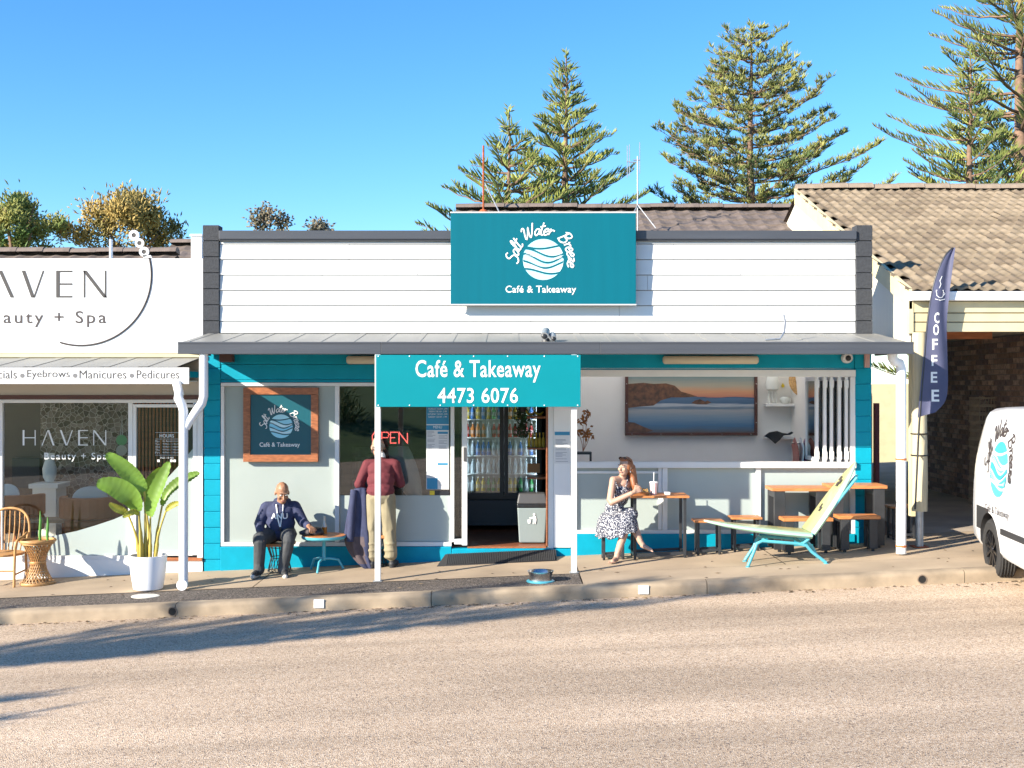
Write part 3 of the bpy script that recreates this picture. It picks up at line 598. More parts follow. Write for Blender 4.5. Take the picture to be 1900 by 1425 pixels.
keep(text('lettering', 'Manicures', (X(148,HY), X(235,HY), Z(702.5,HY), Z(687,HY)), HY-.0125, m_grey, None), fs)
keep(text('lettering', 'Pedicures', (X(254,HY), X(333,HY), Z(702.5,HY), Z(687,HY)), HY-.0125, m_grey, None), fs)
keep(text('lettering', 'Facials', (X(-22,HY), X(32,HY), Z(702.5,HY), Z(687,HY)), HY-.0125, m_grey, None), fs)
for px in (42, 140, 245):
    b = MB(); cx, cz = X(px,HY), Z(697,HY); b.add([(cx+.026*math.cos(k*math.pi/8), HY-.0125, cz+.026*math.sin(k*math.pi/8)) for k in range(16)], [tuple(range(16))]); keep(b.build('bullet_dot', mat('dot_grey', (.16,.16,.165), .6)), fs)
b = MB(); b.box(SX0, SX1-.001, -.003, .12, Z(741), Z(664)-.002); sp(b, 'head_wall', mat('beige_wall', (.50,.46,.40), .7))
b = MB(); b.box(SX0, X(376), -.03, -.004, Z(741), Z(733)); sp(b, 'brown_strip', m_brown)
b = MB(); xa, xc = SX0, X(376); b.add([(xa,-.01,GZ(xa)-.2),(xc,-.01,GZ(xc)-.2),(xc,-.01,Z(1038)),(xa,-.01,Z(1038)),(xa,.2,GZ(xa)-.2),(xc,.2,GZ(xc)-.2),(xc,.2,Z(1038)),(xa,.2,Z(1038))], [(0,1,2,3),(7,6,5,4),(0,4,5,1),(1,5,6,2),(2,6,7,3),(3,7,4,0)]); sp(b, 'plinth', m_white)
def srail(x0, x1, z0, z1, m=m_alum, y0=-.006, y1=.06, name='window_frame'): b = MB(); b.box(x0, x1, y0, y1, z0, z1); return sp(b, name, m, bevel=.003)
srail(SX0, X(376), Z(747.5), Z(741.2)); srail(SX0, X(246), Z(1038), Z(1031))
for a, c in ((-2, 4.5), (238, 246.5)): srail(X(a), X(c), Z(1030.8), Z(747.7))
srail(X(366), X(376.5), Z(1038), Z(747.7))
srail(X(247), X(252.5), Z(1030), Z(750), name='door_stile'); srail(X(358), X(365.5), Z(1030), Z(750), name='door_stile')
srail(X(252.7), X(357.8), Z(756), Z(750), name='door_rail'); srail(X(252.7), X(357.8), Z(1031), Z(1024), name='door_rail')
srail(X(247), X(376), Z(1040), Z(1034.5), m_frame, -.03, .05, 'door_sill')
def sglass(a, c, t, bt, m, y=.03, name='pane'): b = MB(); b.box(X(a)+.001, X(c)-.001, y, y+.006, Z(bt)+.001, Z(t)-.001); return sp(b, name, m)
m_glasss = glass_mat('salon_glass', (.92, .93, .91), .5)
sglass(4.5, 238, 747.7, 1030.8, m_glasss); sglass(252.5, 358, 756, 1024, m_glasss); sglass(-330, -2, 747.7, 1030.8, m_glasss)
def film(pts): b = MB(); b.prism([(X(p[0]), Z(p[1])) for p in pts], FR(.026), 0, .003); return sp(b, 'frosted_film', m_frost)
film([(4.6,1030.5), (4.6,1008), (50,1003), (101,994), (140,986), (177,975), (210,964), (237.5,952), (237.5,1030.5)][::-1])
film([(253,1023.5), (253,942), (280,918), (308,889), (331,864), (357.5,832), (357.5,1023.5)][::-1])
film([(-329,1030), (-329,1003), (-3,1009), (-3,1030)][::-1])
wl = empty('window_lettering', (X(120), .02, Z(856)), 'white salon name lettering stuck on the shop window', 'lettering')
haven(((42,66), (77,101), (111,135), (145,163), (173,197)), .022, 798, 826.5, m_print, wl, .022, .011)
keep(text('lettering', 'Beauty + Spa', (X(81), X(197), Z(856.5), Z(840)), .022, m_print, None, spacing=1.2, bold=.004), wl)
hl = empty('hours_lettering', (X(310), .02, Z(858)), 'white opening hours lettering on the salon door glass', 'lettering')
keep(text('lettering', 'HOURS', (X(295), X(322), Z(812), Z(805.5)), .022, m_print, None, bold=.01), hl)
for i, (d, t) in enumerate((('Mon', 'By Appointment'), ('Tue', '9.00am - 5.30pm'), ('Wed', '9.00am - 5.00pm'), ('Thu', '9.00am - 7.00pm'), ('Fri', '9.00am - 5.00pm'))):
    py = 817 + i*5.3
    keep(text('lettering', d, (X(287), X(295), Z(py+3.6), Z(py)), .022, m_print, None), hl); keep(text('lettering', t, (X(301), X(330), Z(py+3.6), Z(py)), .022, m_print, None), hl)
for py in (802.5, 814.5, 844.5): b = MB(); b.box(X(287), X(330), .022, .023, Z(py+.5), Z(py)); keep(b.build('rule_line', m_print), hl)
keep(text('lettering', '0428 118 468', (X(296), X(321), Z(851), Z(847.5)), .022, m_print, None), hl)
for px in (293, 317, 323): b = MB(); b.box(X(px-2.2), X(px+2.2), .022, .023, Z(857.5), Z(853)); keep(b.build('icon_square', m_print), hl)
tg = empty('hanging_tags', (X(223), .05, Z(845)), 'green and beige round tags hung inside the salon window', 'tag')
for py, m in ((817, mat('tag_green', (.22,.50,.20), .6)), (836, mat('tag_beige', (.60,.50,.38), .6))):
    b = MB(); b.add([(X(223)+.068*math.cos(k*math.pi/12), .05, Z(py)+.068*math.sin(k*math.pi/12)) for k in range(24)] + [(X(223)+.068*math.cos(k*math.pi/12), .054, Z(py)+.068*math.sin(k*math.pi/12)) for k in range(24)], [tuple(range(24)), tuple(range(47,23,-1))] + [(k, k+24, (k+1)%24+24, (k+1)%24) for k in range(24)]); keep(b.build('disc', m), tg)
b = MB(); b.tube([(X(221), .052, Z(808)), (X(224), .052, Z(772)), (X(225), .052, Z(808))], .003, 5); keep(b.build('string', m_print), tg)
# salon interior
def si(name, x0, x1, y0, y1, z0, z1, m): b = MB(); b.box(x0, x1, y0, y1, z0, z1); return sp(b, name, m)
SF = Z(1034)
si('salon_floor', SX0, SX1, .2, 4.2, SF-.03, SF, mat('salon_floor', (.42,.34,.27), .4, var=.2, vscale=3))
si('salon_ceiling', SX0, SX1, 2.2, 4.2, 2.35, 2.40, m_white); si('salon_ceiling', SX0, SX1, .141, .4, 2.35, 2.40, m_white); si('added_skylight_sheet', SX0, SX1, .401, 2.199, 2.37, 2.375, ms); si('salon_wall', SX1-.06, SX1-.001, .2, 4.2, SF, 2.35, m_inwall); si('salon_wall', SX0, SX0+.06, .2, 4.2, SF, 2.35, m_inwall)  # ceiling sheet is an added skylight that brightens the salon interior
mst = tarmac('stone_mosaic', [(0, (.10,.075,.055)), (.3, (.16,.12,.09)), (.6, (.21,.165,.13)), (.85, (.27,.22,.18))], 14, 1.0)
vo2 = mst.node_tree.nodes.new('ShaderNodeTexVoronoi'); vo2.feature = 'DISTANCE_TO_EDGE'; vo2.inputs['Scale'].default_value = 14; nt = mst.node_tree
tc2 = nt.nodes.new('ShaderNodeTexCoord'); nt.links.new(tc2.outputs['Object'], vo2.inputs['Vector']); mr = nt.nodes.new('ShaderNodeMapRange'); mr.inputs[1].default_value = .02; mr.inputs[2].default_value = .05; nt.links.new(vo2.outputs['Distance'], mr.inputs[0])
mm = nt.nodes.new('ShaderNodeMix'); mm.data_type = 'RGBA'; mm.inputs[6].default_value = (.42,.38,.32,1); pb = nt.nodes['Principled BSDF']; src = pb.inputs['Base Color'].links[0].from_socket
nt.links.new(mr.outputs[0], mm.inputs[0]); nt.links.new(src, mm.inputs[7]); nt.links.new(mm.outputs[2], pb.inputs['Base Color'])
si('stone_wall', X(75,2.6), X(240,2.6)+.4, 2.6, 2.7, SF, 2.35, mst); si('salon_wall', SX0, X(75,2.6)-.002, 2.6, 2.7, SF, 2.35, mat('brown_wall', (.10,.075,.06), .7))
fy_ = 1.0
for i in range(15):
    px = 250 + i*6.6; b = MB(); b.box(X(px,fy_), X(px+3.6,fy_), fy_, fy_+.03, SF, 2.33); sp(b, 'timber_slat', m_timber)
si('slat_backing', X(247,fy_), X(356,fy_), fy_+.035, fy_+.06, SF, 2.33, m_dark)
m_leather = mat('tan_leather', (.45,.17,.06), .5, var=.15, vscale=3); m_cush = mat('white_cushion', (.72,.74,.70), .8)
def armchair(x, y, rz, lab):
    e = empty('armchair', (x, y, SF), lab, 'armchair', 'tan armchairs in the salon window', rz)
    def arcp(r, a0, a1, n): return [(r*math.cos(R(a0+(a1-a0)*i/n)), r*math.sin(R(a0+(a1-a0)*i/n))) for i in range(n+1)]
    b = MB(); pr = arcp(.40, -20, 200, 16); pi_ = arcp(.31, 200, -20, 16); b.prism(pr + pi_, lambda u, v, t: (u, v, t), .42, .70); b.build('curved_back', m_leather, e, bevel=.02)
    b = MB(); b.prism(arcp(.34, 0, 360, 24)[:-1], lambda u, v, t: (u, v-.02, t), .20, .40); b.build('seat', m_leather, e, bevel=.03)
    b = MB(); b.prism(arcp(.29, 0, 360, 24)[:-1], lambda u, v, t: (u, v-.03, t), .402, .47); b.build('seat_cushion', m_cush, e, bevel=.03)
    b = MB(); b.obox((0, .20, .66), (.27, 0, 0), (0, .06, .02), (0, -.05, .21)); c = b.build('back_cushion', m_cush, e); md = c.modifiers.new('s', 'SUBSURF'); md.levels = md.render_levels = 3
    for a in (45, 135, 225, 315): b = MB(); b.cyl((.25*math.cos(R(a)), .25*math.sin(R(a)), 0), (.25*math.cos(R(a)), .25*math.sin(R(a)), .20), .02, n=8); b.build('leg', m_frame, e)
armchair(X(168, .75), .78, R(195), 'tan leather armchair with white cushions in the middle of the salon window')
armchair(X(28, 1.1), 1.15, R(160), 'tan leather armchair with cushion at the left of the salon window')
e = empty('side_table', (X(88,.9), .95, SF), 'low timber box table between the salon armchairs', 'table'); x = X(88,.9)
b = MB(); b.box(x-.30, x+.30, .75, 1.15, SF+.34, SF+.38); keep(b.build('table_top', mat('pale_timber', (.48,.33,.19), .5, var=.2), bevel=.005), e)
for s in (-1, 1): b = MB(); b.box(x+s*.27-.03, x+s*.27+.03, .76, 1.14, SF, SF+.339); keep(b.build('table_side', m_frame), e)
e = empty('white_vase', (X(92,2.3), 2.3, SF+.75), 'white vase on a white pedestal inside the salon', 'vase'); b = MB(); b.lathe((X(92,2.3), 2.3, SF+.75), [(.05,0),(.09,.08),(.10,.2),(.06,.33),(.075,.42)], 16); keep(b.build('vase_body', m_cush, smooth=50), e)
b = MB(); b.box(X(92,2.3)-.17, X(92,2.3)+.17, 2.1, 2.5, SF, SF+.68); b.box(X(92,2.3)-.21, X(92,2.3)+.21, 2.06, 2.54, SF+.681, SF+.745); b.build('pedestal', m_cush, label='white pedestal at the back of the salon', cat='pedestal', bevel=.006)
b = MB(); b.box(X(25,2.5), X(76,2.5), 2.45, 2.58, Z(905,2.5), Z(850,2.5)); b.build('wall_screen', m_dark, label='dark screen on the brown wall inside the salon', cat='screen', bevel=.005)
# downpipes of the salon and cafe meeting at the left
dy = -1.36; xa = X(340.5, dy)
downpipe([(X(328,HY), HY-.0, Z(711,HY)), (X(328,dy), dy+.1, Z(730,dy)), (X(331,dy), dy, Z(739,dy)), (X(338,dy), dy, Z(752,dy)), (xa, dy, Z(762,dy)), (xa, dy, GZ(xa)+.05)], .052, salon)
b = MB(); b.tube([(xa, dy-.04, GZ(xa)+.06), (xa, dy-.075, GZ(xa)+.06)], [.062, .062], 16); sp(b, 'pipe_cap', m_pvc, smooth=40)
downpipe([(X(377,dy), dy+.02, Z(655,dy)), (X(377,dy), dy+.02, Z(736,dy)), (X(374,dy), dy+.02, Z(748,dy)), (X(350,dy), dy+.01, Z(783,dy)), (X(344,dy), dy+.01, Z(794,dy))], .05, cafe)
# ------------------------------------------------------------------ rear roofs
m_tile = mat('brown_tile', (.155,.12,.10), .85, var=.3, vscale=5, bump=.4, bscale=30)
m_tile2 = mat('weathered_tile', (.20,.155,.105), .9, var=.28, vscale=4, bump=.35, bscale=45, detail=8)
def rear_roof(name, lab, xa, xb, yr, zr, ye, ze, m, rowh=.33, wallc=m_white):
    e = empty(name, ((xa+xb)/2, yr, 0), lab, 'house'); b = MB(); n = int(math.hypot(yr-ye, zr-ze)/rowh); cols = int((xb-xa)/.10)
    for i in range(n):
        t0, t1 = i/n, (i+1)/n; y0, y1 = ye+(yr-ye)*t0, ye+(yr-ye)*t1; z0, z1 = ze+(zr-ze)*t0, ze+(zr-ze)*t1
        for j in range(cols):
            x0, x1 = xa+(xb-xa)*j/cols, xa+(xb-xa)*(j+1)/cols; h0 = .03+.014*math.cos(j*math.pi*2/3); h1 = .03+.014*math.cos((j+1)*math.pi*2/3)
            b.add([(x0,y0,z0+h0),(x1,y0,z0+h1),(x1,y1,z1+h1-.028),(x0,y1,z1+h0-.028),(x0,y0,z0-.01),(x1,y0,z0-.01)], [(0,1,2,3),(0,4,5,1)])
    keep(b.build('tiled_roof', m, kind='stuff', fixn=False), e)
    b = MB(); b.add([(xa,yr,zr),(xb,yr,zr),(xb,2*yr-ye,ze),(xa,2*yr-ye,ze)], [(0,1,2,3)]); keep(b.build('rear_roof_slope', m), e)
    b = MB(); b.add([(xa+.05,ye+.4,-.6),(xb-.05,ye+.4,-.6),(xb-.05,2*yr-ye-.4,-.6),(xa+.05,2*yr-ye-.4,-.6),(xa+.05,ye+.4,ze+.1),(xb-.05,ye+.4,ze+.1),(xb-.05,2*yr-ye-.4,ze+.1),(xa+.05,2*yr-ye-.4,ze+.1),(xa+.05,yr,zr-.05),(xb-.05,yr,zr-.05)],
        [(0,1,5,4),(2,3,7,6),(0,4,8,7,3),(1,2,6,9,5)]); keep(b.build('wall', wallc), e)
    k = int((xb-xa)/.42); rm = None
    for i in range(k):
        x0 = xa+(xb-xa)*i/k
        if rm is None:
            b = MB(); w = (xb-xa)/k; pr = [(.13*math.cos(R(a)), .10*math.sin(R(a))) for a in range(-10, 200, 30)]
            vs = [(xx, p[0]*(1+.06*q), p[1]*(1+.1*q)) for q, xx in ((0, 0), (1, w-.002)) for p in pr]; kk = len(pr)
            b.add(vs, [(q, q+1, q+1+kk, q+kk) for q in range(kk-1)] + [tuple(range(kk)), tuple(range(2*kk-1, kk-1, -1))]); rm = b.mesh('ridge_tile', m)
        o = link('ridge_tile', rm, smooth=40); o.location = (x0, yr, zr+.02+random.uniform(-.008,.008)); keep(o, e)
    return e
yr = 7.0; rear_roof('rear_house', 'brown tiled house roof rising behind the cafe parapet', X(846,yr), X(1520,yr), yr, Z(390,yr), 3.7, 4.0, m_tile)
yr2 = 5.2; rear_roof('salon_roof_house', 'brown tiled roof behind the salon sign panel', X(-260,yr2), X(330,yr2), yr2, Z(473,yr2), 2.6, 3.3, m_tile)
rh = rear_roof('hip_roof_house', 'higher brown tiled roof between salon sign and charcoal pillar', X(318,8.2), X(430,8.2), 8.2, Z(455,8.2), 6.0, 3.8, m_tile)
b = MB(); b.box(X(358,.6), X(379,.6), .5, .9, 3.0, Z(437,.6)); b.box(X(356.5,.6), X(380,.6), .48, .92, Z(441,.6), Z(436,.6)); b.build('white_chimney', m_white, label='white rendered chimney stub beside the charcoal pillar', cat='chimney', bevel=.01)
b = MB(); b.cyl((X(206,.4), .4, 3.3), (X(206,.4), .4, Z(444,.4)), .022, n=10); b.build('vent_pipe', m_pvc, smooth=50, label='thin white vent pipe above the salon sign', cat='pipe')
b = MB(); yy = 6.6; zr_ = Z(387,6.6); b.tube([(X(897,yy), yy, zr_-.3), (X(897,yy), yy, Z(270,yy))], .018, 8); rp = empty('rusty_pole', (X(897,yy), yy, zr_), 'rusty steel pole standing on the rear roof', 'pole'); keep(b.build('pole', m_rust, smooth=50), rp)
b = MB(); b.lathe((X(897,yy), yy, zr_-.12), [(.16,0),(.05,.1)], 10); keep(b.build('pole_foot', m_rust), rp)
b = MB(); b.tube([(X(900,yy), yy, Z(340,yy)), (X(928,yy), yy-.9, Z(395,yy-.9))], .012, 6); keep(b.build('stay_wire', m_galv), rp)
an = empty('tv_antenna', (X(1183,5.5), 5.5, 4.4), 'tall thin television antenna mast behind the teal sign', 'antenna'); ay = 5.5
b = MB(); b.tube([(X(1183,ay), ay, Z(432,ay)), (X(1183,ay), ay, Z(290,ay))], .012, 8); keep(b.build('mast', m_galv, smooth=50), an)
b = MB(); b.tube([(X(1175,ay), ay, Z(297,ay)), (X(1187,ay), ay, Z(297,ay))], .012, 6); keep(b.build('boom', m_galv), an)
for px, p0, p1 in ((1164, 270, 330), (1168, 268, 326), (1187, 264, 322)):
    b = MB(); b.tube([(X(px,ay), ay, Z(p1,ay)), (X(px,ay), ay, Z(p0,ay))], .008, 5); keep(b.build('element', m_galv), an)
b = MB(); b.tube([(X(1164,ay), ay, Z(300,ay)), (X(1183,ay), ay, Z(302,ay))], .01, 5); keep(b.build('boom', m_galv), an)
for q in ((1213, 428), (1160, 425)): b = MB(); b.tube([(X(1183,ay), ay, Z(380,ay)), (X(q[0],ay), ay-.3, Z(q[1],ay))], .01, 5); keep(b.build('stay_wire', m_galv), an)
# ------------------------------------------------------------------ carport building on the right
cp = empty('carport_building', (7.5, 2, .3), 'cream and brown brick building with weathered tiled roof and open carport', 'building')
def cpp(b, name, m, parent=None, **kw): return part(b, name, m, parent or cp, **kw)
GX = 4.82; EY, EZ = -.5, Z(540, -.5); RY, RZt = 5.3, Z(357, 5.3); GX1 = 12.5
sl = Vector((0, RY-EY, RZt-EZ)); SLn = sl.length; sl.normalize(); nrm = Vector((0, -sl.z, sl.y))
tw, tg_ = .30, .29; rowsN = int(SLn/tg_)+1; colsN = int((GX1-GX)/tw)
tb = MB(); pts = 13; wv_ = lambda i: .015*math.cos(4*math.pi*i/(pts-1))
for v, h in ((0, .024), (tg_+.045, .004)):
    for i in range(pts): tb.v.append(((tw+.012)*i/(pts-1), v, h + wv_(i)))
for i in range(pts): tb.v.append(((tw+.012)*i/(pts-1), 0, -.012 + wv_(i)))
tb.f = [(i, i+1, i+1+pts, i+pts) for i in range(pts-1)] + [(i+2*pts, i+1+2*pts, i+1, i) for i in range(pts-1)]; tb.m = [0]*len(tb.f)
tmes = [tb.mesh('roof_tile', [mt]) for mt in (m_tile2, mat('weathered_tile_pale', (.245,.19,.13), .9, var=.25, vscale=4, bump=.35, bscale=45), mat('weathered_tile_dark', (.165,.125,.085), .9, var=.3, vscale=4, bump=.35, bscale=45))]
for me_ in tmes: me_.polygons.foreach_set('use_smooth', [True]*len(me_.polygons))
rot = Matrix(((1,0,0),(0,sl.y,-sl.z),(0,sl.z,sl.y))).to_4x4(); rest = MB(); cnt = 0
for r_ in range(rowsN):
    for c_ in range(colsN):
        p = Vector((GX + .02 + c_*tw + (tw/2 if r_ % 2 else 0) - .1, EY-.06, EZ+.02)) + sl*(r_*tg_) + nrm*random.uniform(-.006, .008)
        if p.x < GX-.12: continue
        px = 950 + p.x*F/(CD+p.y)
        if px < 1905 and cnt < 300:
            o = bpy.data.objects.new('roof_tile', random.choice(tmes)); COL.objects.link(o)
            o.matrix_world = Matrix.Translation(p) @ rot @ Matrix.Rotation(random.uniform(-.012,.012), 4, 'Z'); o.parent = cp; o.matrix_parent_inverse = Matrix.LocRotScale(cp.location, cp.rotation_euler, None).inverted(); cnt += 1
        else:
            mw = Matrix.Translation(p) @ rot; rest.add([mw @ Vector(v) for v in tb.v], tb.f)
if rest.v: cpp(rest, 'far_tiles', m_tile2, kind='stuff', fixn=False)
b = MB(); b.add([(GX,EY-.05,EZ-.02),(GX1,EY-.05,EZ-.02),(GX1,RY,RZt-.02),(GX,RY,RZt-.02),(GX1,2*RY-EY,EZ),(GX,2*RY-EY,EZ)], [(0,1,2,3),(3,2,4,5)]); cpp(b, 'roof_deck', m_tile)
rk = 18; rm = None
for i in range(rk):
    w = (GX1-GX)/rk
    if rm is None:
        b = MB(); pr = [(.15*math.cos(R(a)), .12*math.sin(R(a))) for a in range(-10, 200, 30)]; kk = len(pr)
        b.add([(xx, p[0]*(1+.06*q), p[1]*(1+.08*q)) for q, xx in ((0, 0), (1, w-.002)) for p in pr], [(q, q+1, q+1+kk, q+kk) for q in range(kk-1)] + [tuple(range(kk)), tuple(range(2*kk-1, kk-1, -1))]); rm = b.mesh('ridge_tile', mat('ridge_cap', (.26,.20,.145), .9, var=.25, vscale=6, bump=.3))
    o = link('ridge_tile', rm, smooth=40); o.location = (GX+i*w, RY, RZt+.03+random.uniform(-.01,.01)); keep(o, cp)
# barge board, gable wall, gutter, fascia
b = MB(); a_, c_ = Vector((GX-.03, EY-.06, EZ-.0)), Vector((GX-.03, RY, RZt+.0))
b.add([a_+Vector((0,0,.03)), c_+Vector((0,0,.06)), c_+Vector((0,0,-.20)), a_+Vector((0,0,-.22)), a_+Vector((.04,0,.03)), c_+Vector((.04,0,.06)), c_+Vector((.04,0,-.20)), a_+Vector((.04,0,-.22))], [(0,1,2,3),(7,6,5,4),(0,4,5,1),(1,5,6,2),(2,6,7,3),(3,7,4,0)]); cpp(b, 'barge_board', m_cream)
b = MB(); gx = GX+.02
b.add([(gx,EY+.02,2.62),(gx,RY+5.8,2.62),(gx,RY+5.8,EZ-.2),(gx,RY,RZt-.12),(gx,EY+.02,EZ-.2)], [(0,1,2,3,4)]); cpp(b, 'gable_wall', mat('gable_cream', (.66,.62,.52), .6, var=.05, vscale=6, stretch=(1, 12, .3)))
b = MB(); b.box(GX-.02, GX1, EY-.16, EY-.05, Z(558,-.6), Z(541,-.6)); cpp(b, 'gutter', m_white, bevel=.008)
for a_, c_ in ((560, 581), (582, 598), (599, 616.5)):
    b = MB(); b.box(X(1691,EY) if a_ > 570 else X(1686,EY), GX1, EY-.04 - (.012 if a_ < 570 else 0), EY+.03, Z(c_-.8,EY), Z(a_,EY)); cpp(b, 'fascia_board', m_cream, bevel=.003)
b = MB(); b.box(X(1684,EY), X(1692,EY)-.001, EY-.06, EY+.06, Z(619,EY), Z(559,EY)); cpp(b, 'fascia_end', m_cream)
b = MB(); b.box(GX+.05, GX1, EY+.05, 6.4, 2.92, 2.96); cpp(b, 'carport_ceiling', mat('carport_ceiling', (.55,.48,.36), .8))
b = MB(); b.box(X(1740,1.2), X(1830,1.2), 1.0, 1.05, 2.80, 2.9); cpp(b, 'ceiling_joist', m_timber)
# carport slab
b = MB(); xa, xc = 5.3, 16; b.add([(xa,.6,GZ(xa)+.002),(xc,.6,GZ(xc)+.002),(xc,12,GZ(xc)+.05),(xa,12,GZ(xa)+.05)], [(0,1,2,3)]); b.build('carport_slab', mat('carport_concrete', (.36,.30,.24), .8, var=.2, vscale=2), kind='structure')
b = MB(); b.add([(4.53,.6,GZ(4.5)+.001),(5.299,.6,GZ(5.3)+.001),(5.299,12,GZ(5.3)+.05),(4.53,12,GZ(4.5)+.05)], [(0,1,2,3)]); b.build('alley_path', mat('alley_paving', (.13,.085,.065), .8, var=.3, vscale=4, stretch=(1,5,1)), kind='structure')
# brick flank wall
WX = 7.32; bw = MB(); bl, bh = .232, .080
bmats = [mat('brick_%s' % s, c, .9, var=.3, vscale=20, bump=.5, bscale=60) for s, c in (('dark', (.24,.15,.11)), ('mid', (.33,.20,.145)), ('pale', (.42,.28,.21)), ('plum', (.20,.13,.115)))]
bmes = []
for mt in bmats: q = MB(); q.box(-.055, .055, 0, bl-.012, 0, bh-.010); bmes.append(q.mesh('brick', mt))
cnt = 0; restb = MB(); wy0, wy1 = 1.2, 6.4
zz = GZ(WX) + .01; r_ = 0
while zz < 2.9:
    yy = wy0 - (bl/2 if r_ % 2 else 0)
    while yy < wy1:
        px = 950 + WX*F/(CD+yy); vis = 1724 < px < 1905
        dxx = random.uniform(-.006, .006)
        if vis and cnt < 300 and zz > .9:
            o = bpy.data.objects.new('brick', random.choice(bmes)); COL.objects.link(o); o.location = (WX+.05+dxx, yy, zz); keep(o, cp); cnt += 1
        else: restb.mat(random.randrange(4)).box(WX-.005+dxx, WX+.105+dxx, yy, yy+bl-.012, zz, zz+bh-.010)
        yy += bl
    zz += bh; r_ += 1
cpp(restb, 'other_bricks', bmats, kind='stuff')
b = MB(); b.box(WX+.004, WX+.09, wy0, wy1, GZ(WX), 2.92); cpp(b, 'mortar_core', mat('mortar', (.20,.17,.15), .95))
b = MB(); b.box(5.0, 16, 15, 15.1, 0, 2.2); b.build('added_bounce_fence', m_cream, label='added cream fence behind the carport, bouncing light into it', cat='fence')  # pale surface added behind the open carport to bounce light onto the bricks
# timber post with steel stub
pX, pY = X(1706, -.55), -.55; pst = empty('timber_post', (pX, pY, GZ(pX)), 'round pale timber post on a steel stub holding up the carport', 'post')
b = MB(); zt, zb = Z(617, pY), Z(948, pY); b.tube([(pX, pY, zb), (pX+.003, pY, zb+.4), (pX-.002, pY, (zt+zb)/2), (pX, pY, zt)], [.092, .094, .09, .088], 18); keep(b.build('log', mat('pole_timber', (.52,.46,.31), .8, var=.15, vscale=4, stretch=(8,8,.6), bump=.2, bscale=30), smooth=40), pst)
b = MB(); b.cyl((pX, pY, GZ(pX)), (pX, pY, zb+.02), .045, n=14); keep(b.build('steel_stub', m_galv, smooth=40), pst)
b = MB(); b.box(pX-.09, pX+.09, pY-.09, pY+.09, GZ(pX)-.002, GZ(pX)+.012); keep(b.build('base_plate', m_rust), pst)
b = MB(); b.box(X(1688,-.35), X(1700,-.35), -.4, -.3, GZ(5)+.35, Z(617,-.35)); cpp(b, 'cream_upright', m_cream)
# alley fence, gate post
b = MB()
for i in range(7):
    x0 = 4.53 + i*.11; b.box(x0+.004, x0+.075, 2.6, 2.63, .2, Z(735,2.6)); b.box(x0+.075, x0+.114, 2.615, 2.63, .2, Z(735,2.6))
ff = empty('alley_fence', (5.0, 2.6, .25), 'cream ribbed metal fence at the end of the alley', 'fence'); keep(b.build('ribbed_sheet', m_cream), ff)
b = MB(); b.box(4.53, 5.29, 2.58, 2.65, Z(735,2.6)+.002, Z(730,2.6)); keep(b.build('top_rail', m_cream), ff)
b = MB(); b.box(X(1622,2.3), X(1630,2.3), 2.25, 2.35, .2, Z(748,2.3)); b.build('gate_post', mat('maroon_paint', (.14,.02,.025), .5), label='maroon gate post in the alley beside the cafe', cat='post', bevel=.004)
b = MB(); b.box(4.53, 5.4, 3.0, 3.1, .2, 3.2); cpp(b, 'alley_back_wall', mat('pink_cream_wall', (.62,.50,.38), .7))
# crates stacked by the brick wall
m_crate = mat('crate_plastic', (.36,.26,.17), .6, var=.15)
cy0 = 3.3
def crate(x, y, z, lab):
    b = MB(); w, d, h = .62, .42, .125
    for zz in (0, h-.02): b.box(-w/2, w/2, -d/2, -d/2+.012, zz, zz+.02); b.box(-w/2, w/2, d/2-.012, d/2, zz, zz+.02); b.box(-w/2, -w/2+.012, -d/2+.013, d/2-.013, zz, zz+.02); b.box(w/2-.012, w/2, -d/2+.013, d/2-.013, zz, zz+.02)
    for i in range(15): xx = -w/2+.004+i*(w-.02)/14; b.box(xx, xx+.012, -d/2+.002, -d/2+.01, .021, h-.021)
    for i in range(9): yy = -d/2+.02+i*(d-.05)/8; b.box(-w/2+.002, -w/2+.01, yy, yy+.012, .021, h-.021)
    b.box(-w/2+.013, w/2-.013, -d/2+.013, d/2-.013, .004, .012)
    o = b.build('bread_crate', m_crate, label=lab, cat='crate', group='bread crates stacked by the brick wall'); o.location = (x, y, z); return o
ords = ['lowest', 'second lowest', 'third from the bottom', 'fourth from the bottom', 'fifth from the bottom', 'sixth from the bottom', 'seventh from the bottom', 'eighth from the bottom', 'ninth from the bottom', 'tenth from the bottom', 'eleventh from the bottom', 'second from the top', 'topmost']
for i in range(13): crate(X(1845,cy0)-.0+random.uniform(-.01,.01), cy0, GZ(6.9)+.02+i*.128, 'brown slatted bread crate, %s of the stack by the brick wall' % ords[i])
b = MB()
for q in ((X(1882,cy0), X(1889,cy0), .2, Z(700,cy0)), (X(1889,cy0)+.001, X(1960,cy0), Z(706,cy0), Z(700,cy0))): b.box(q[0], q[1], cy0+.1, cy0+.16, q[2], q[3])
b.build('door_frame', m_frame, label='brown timber door frame under the carport behind the van', cat='frame')
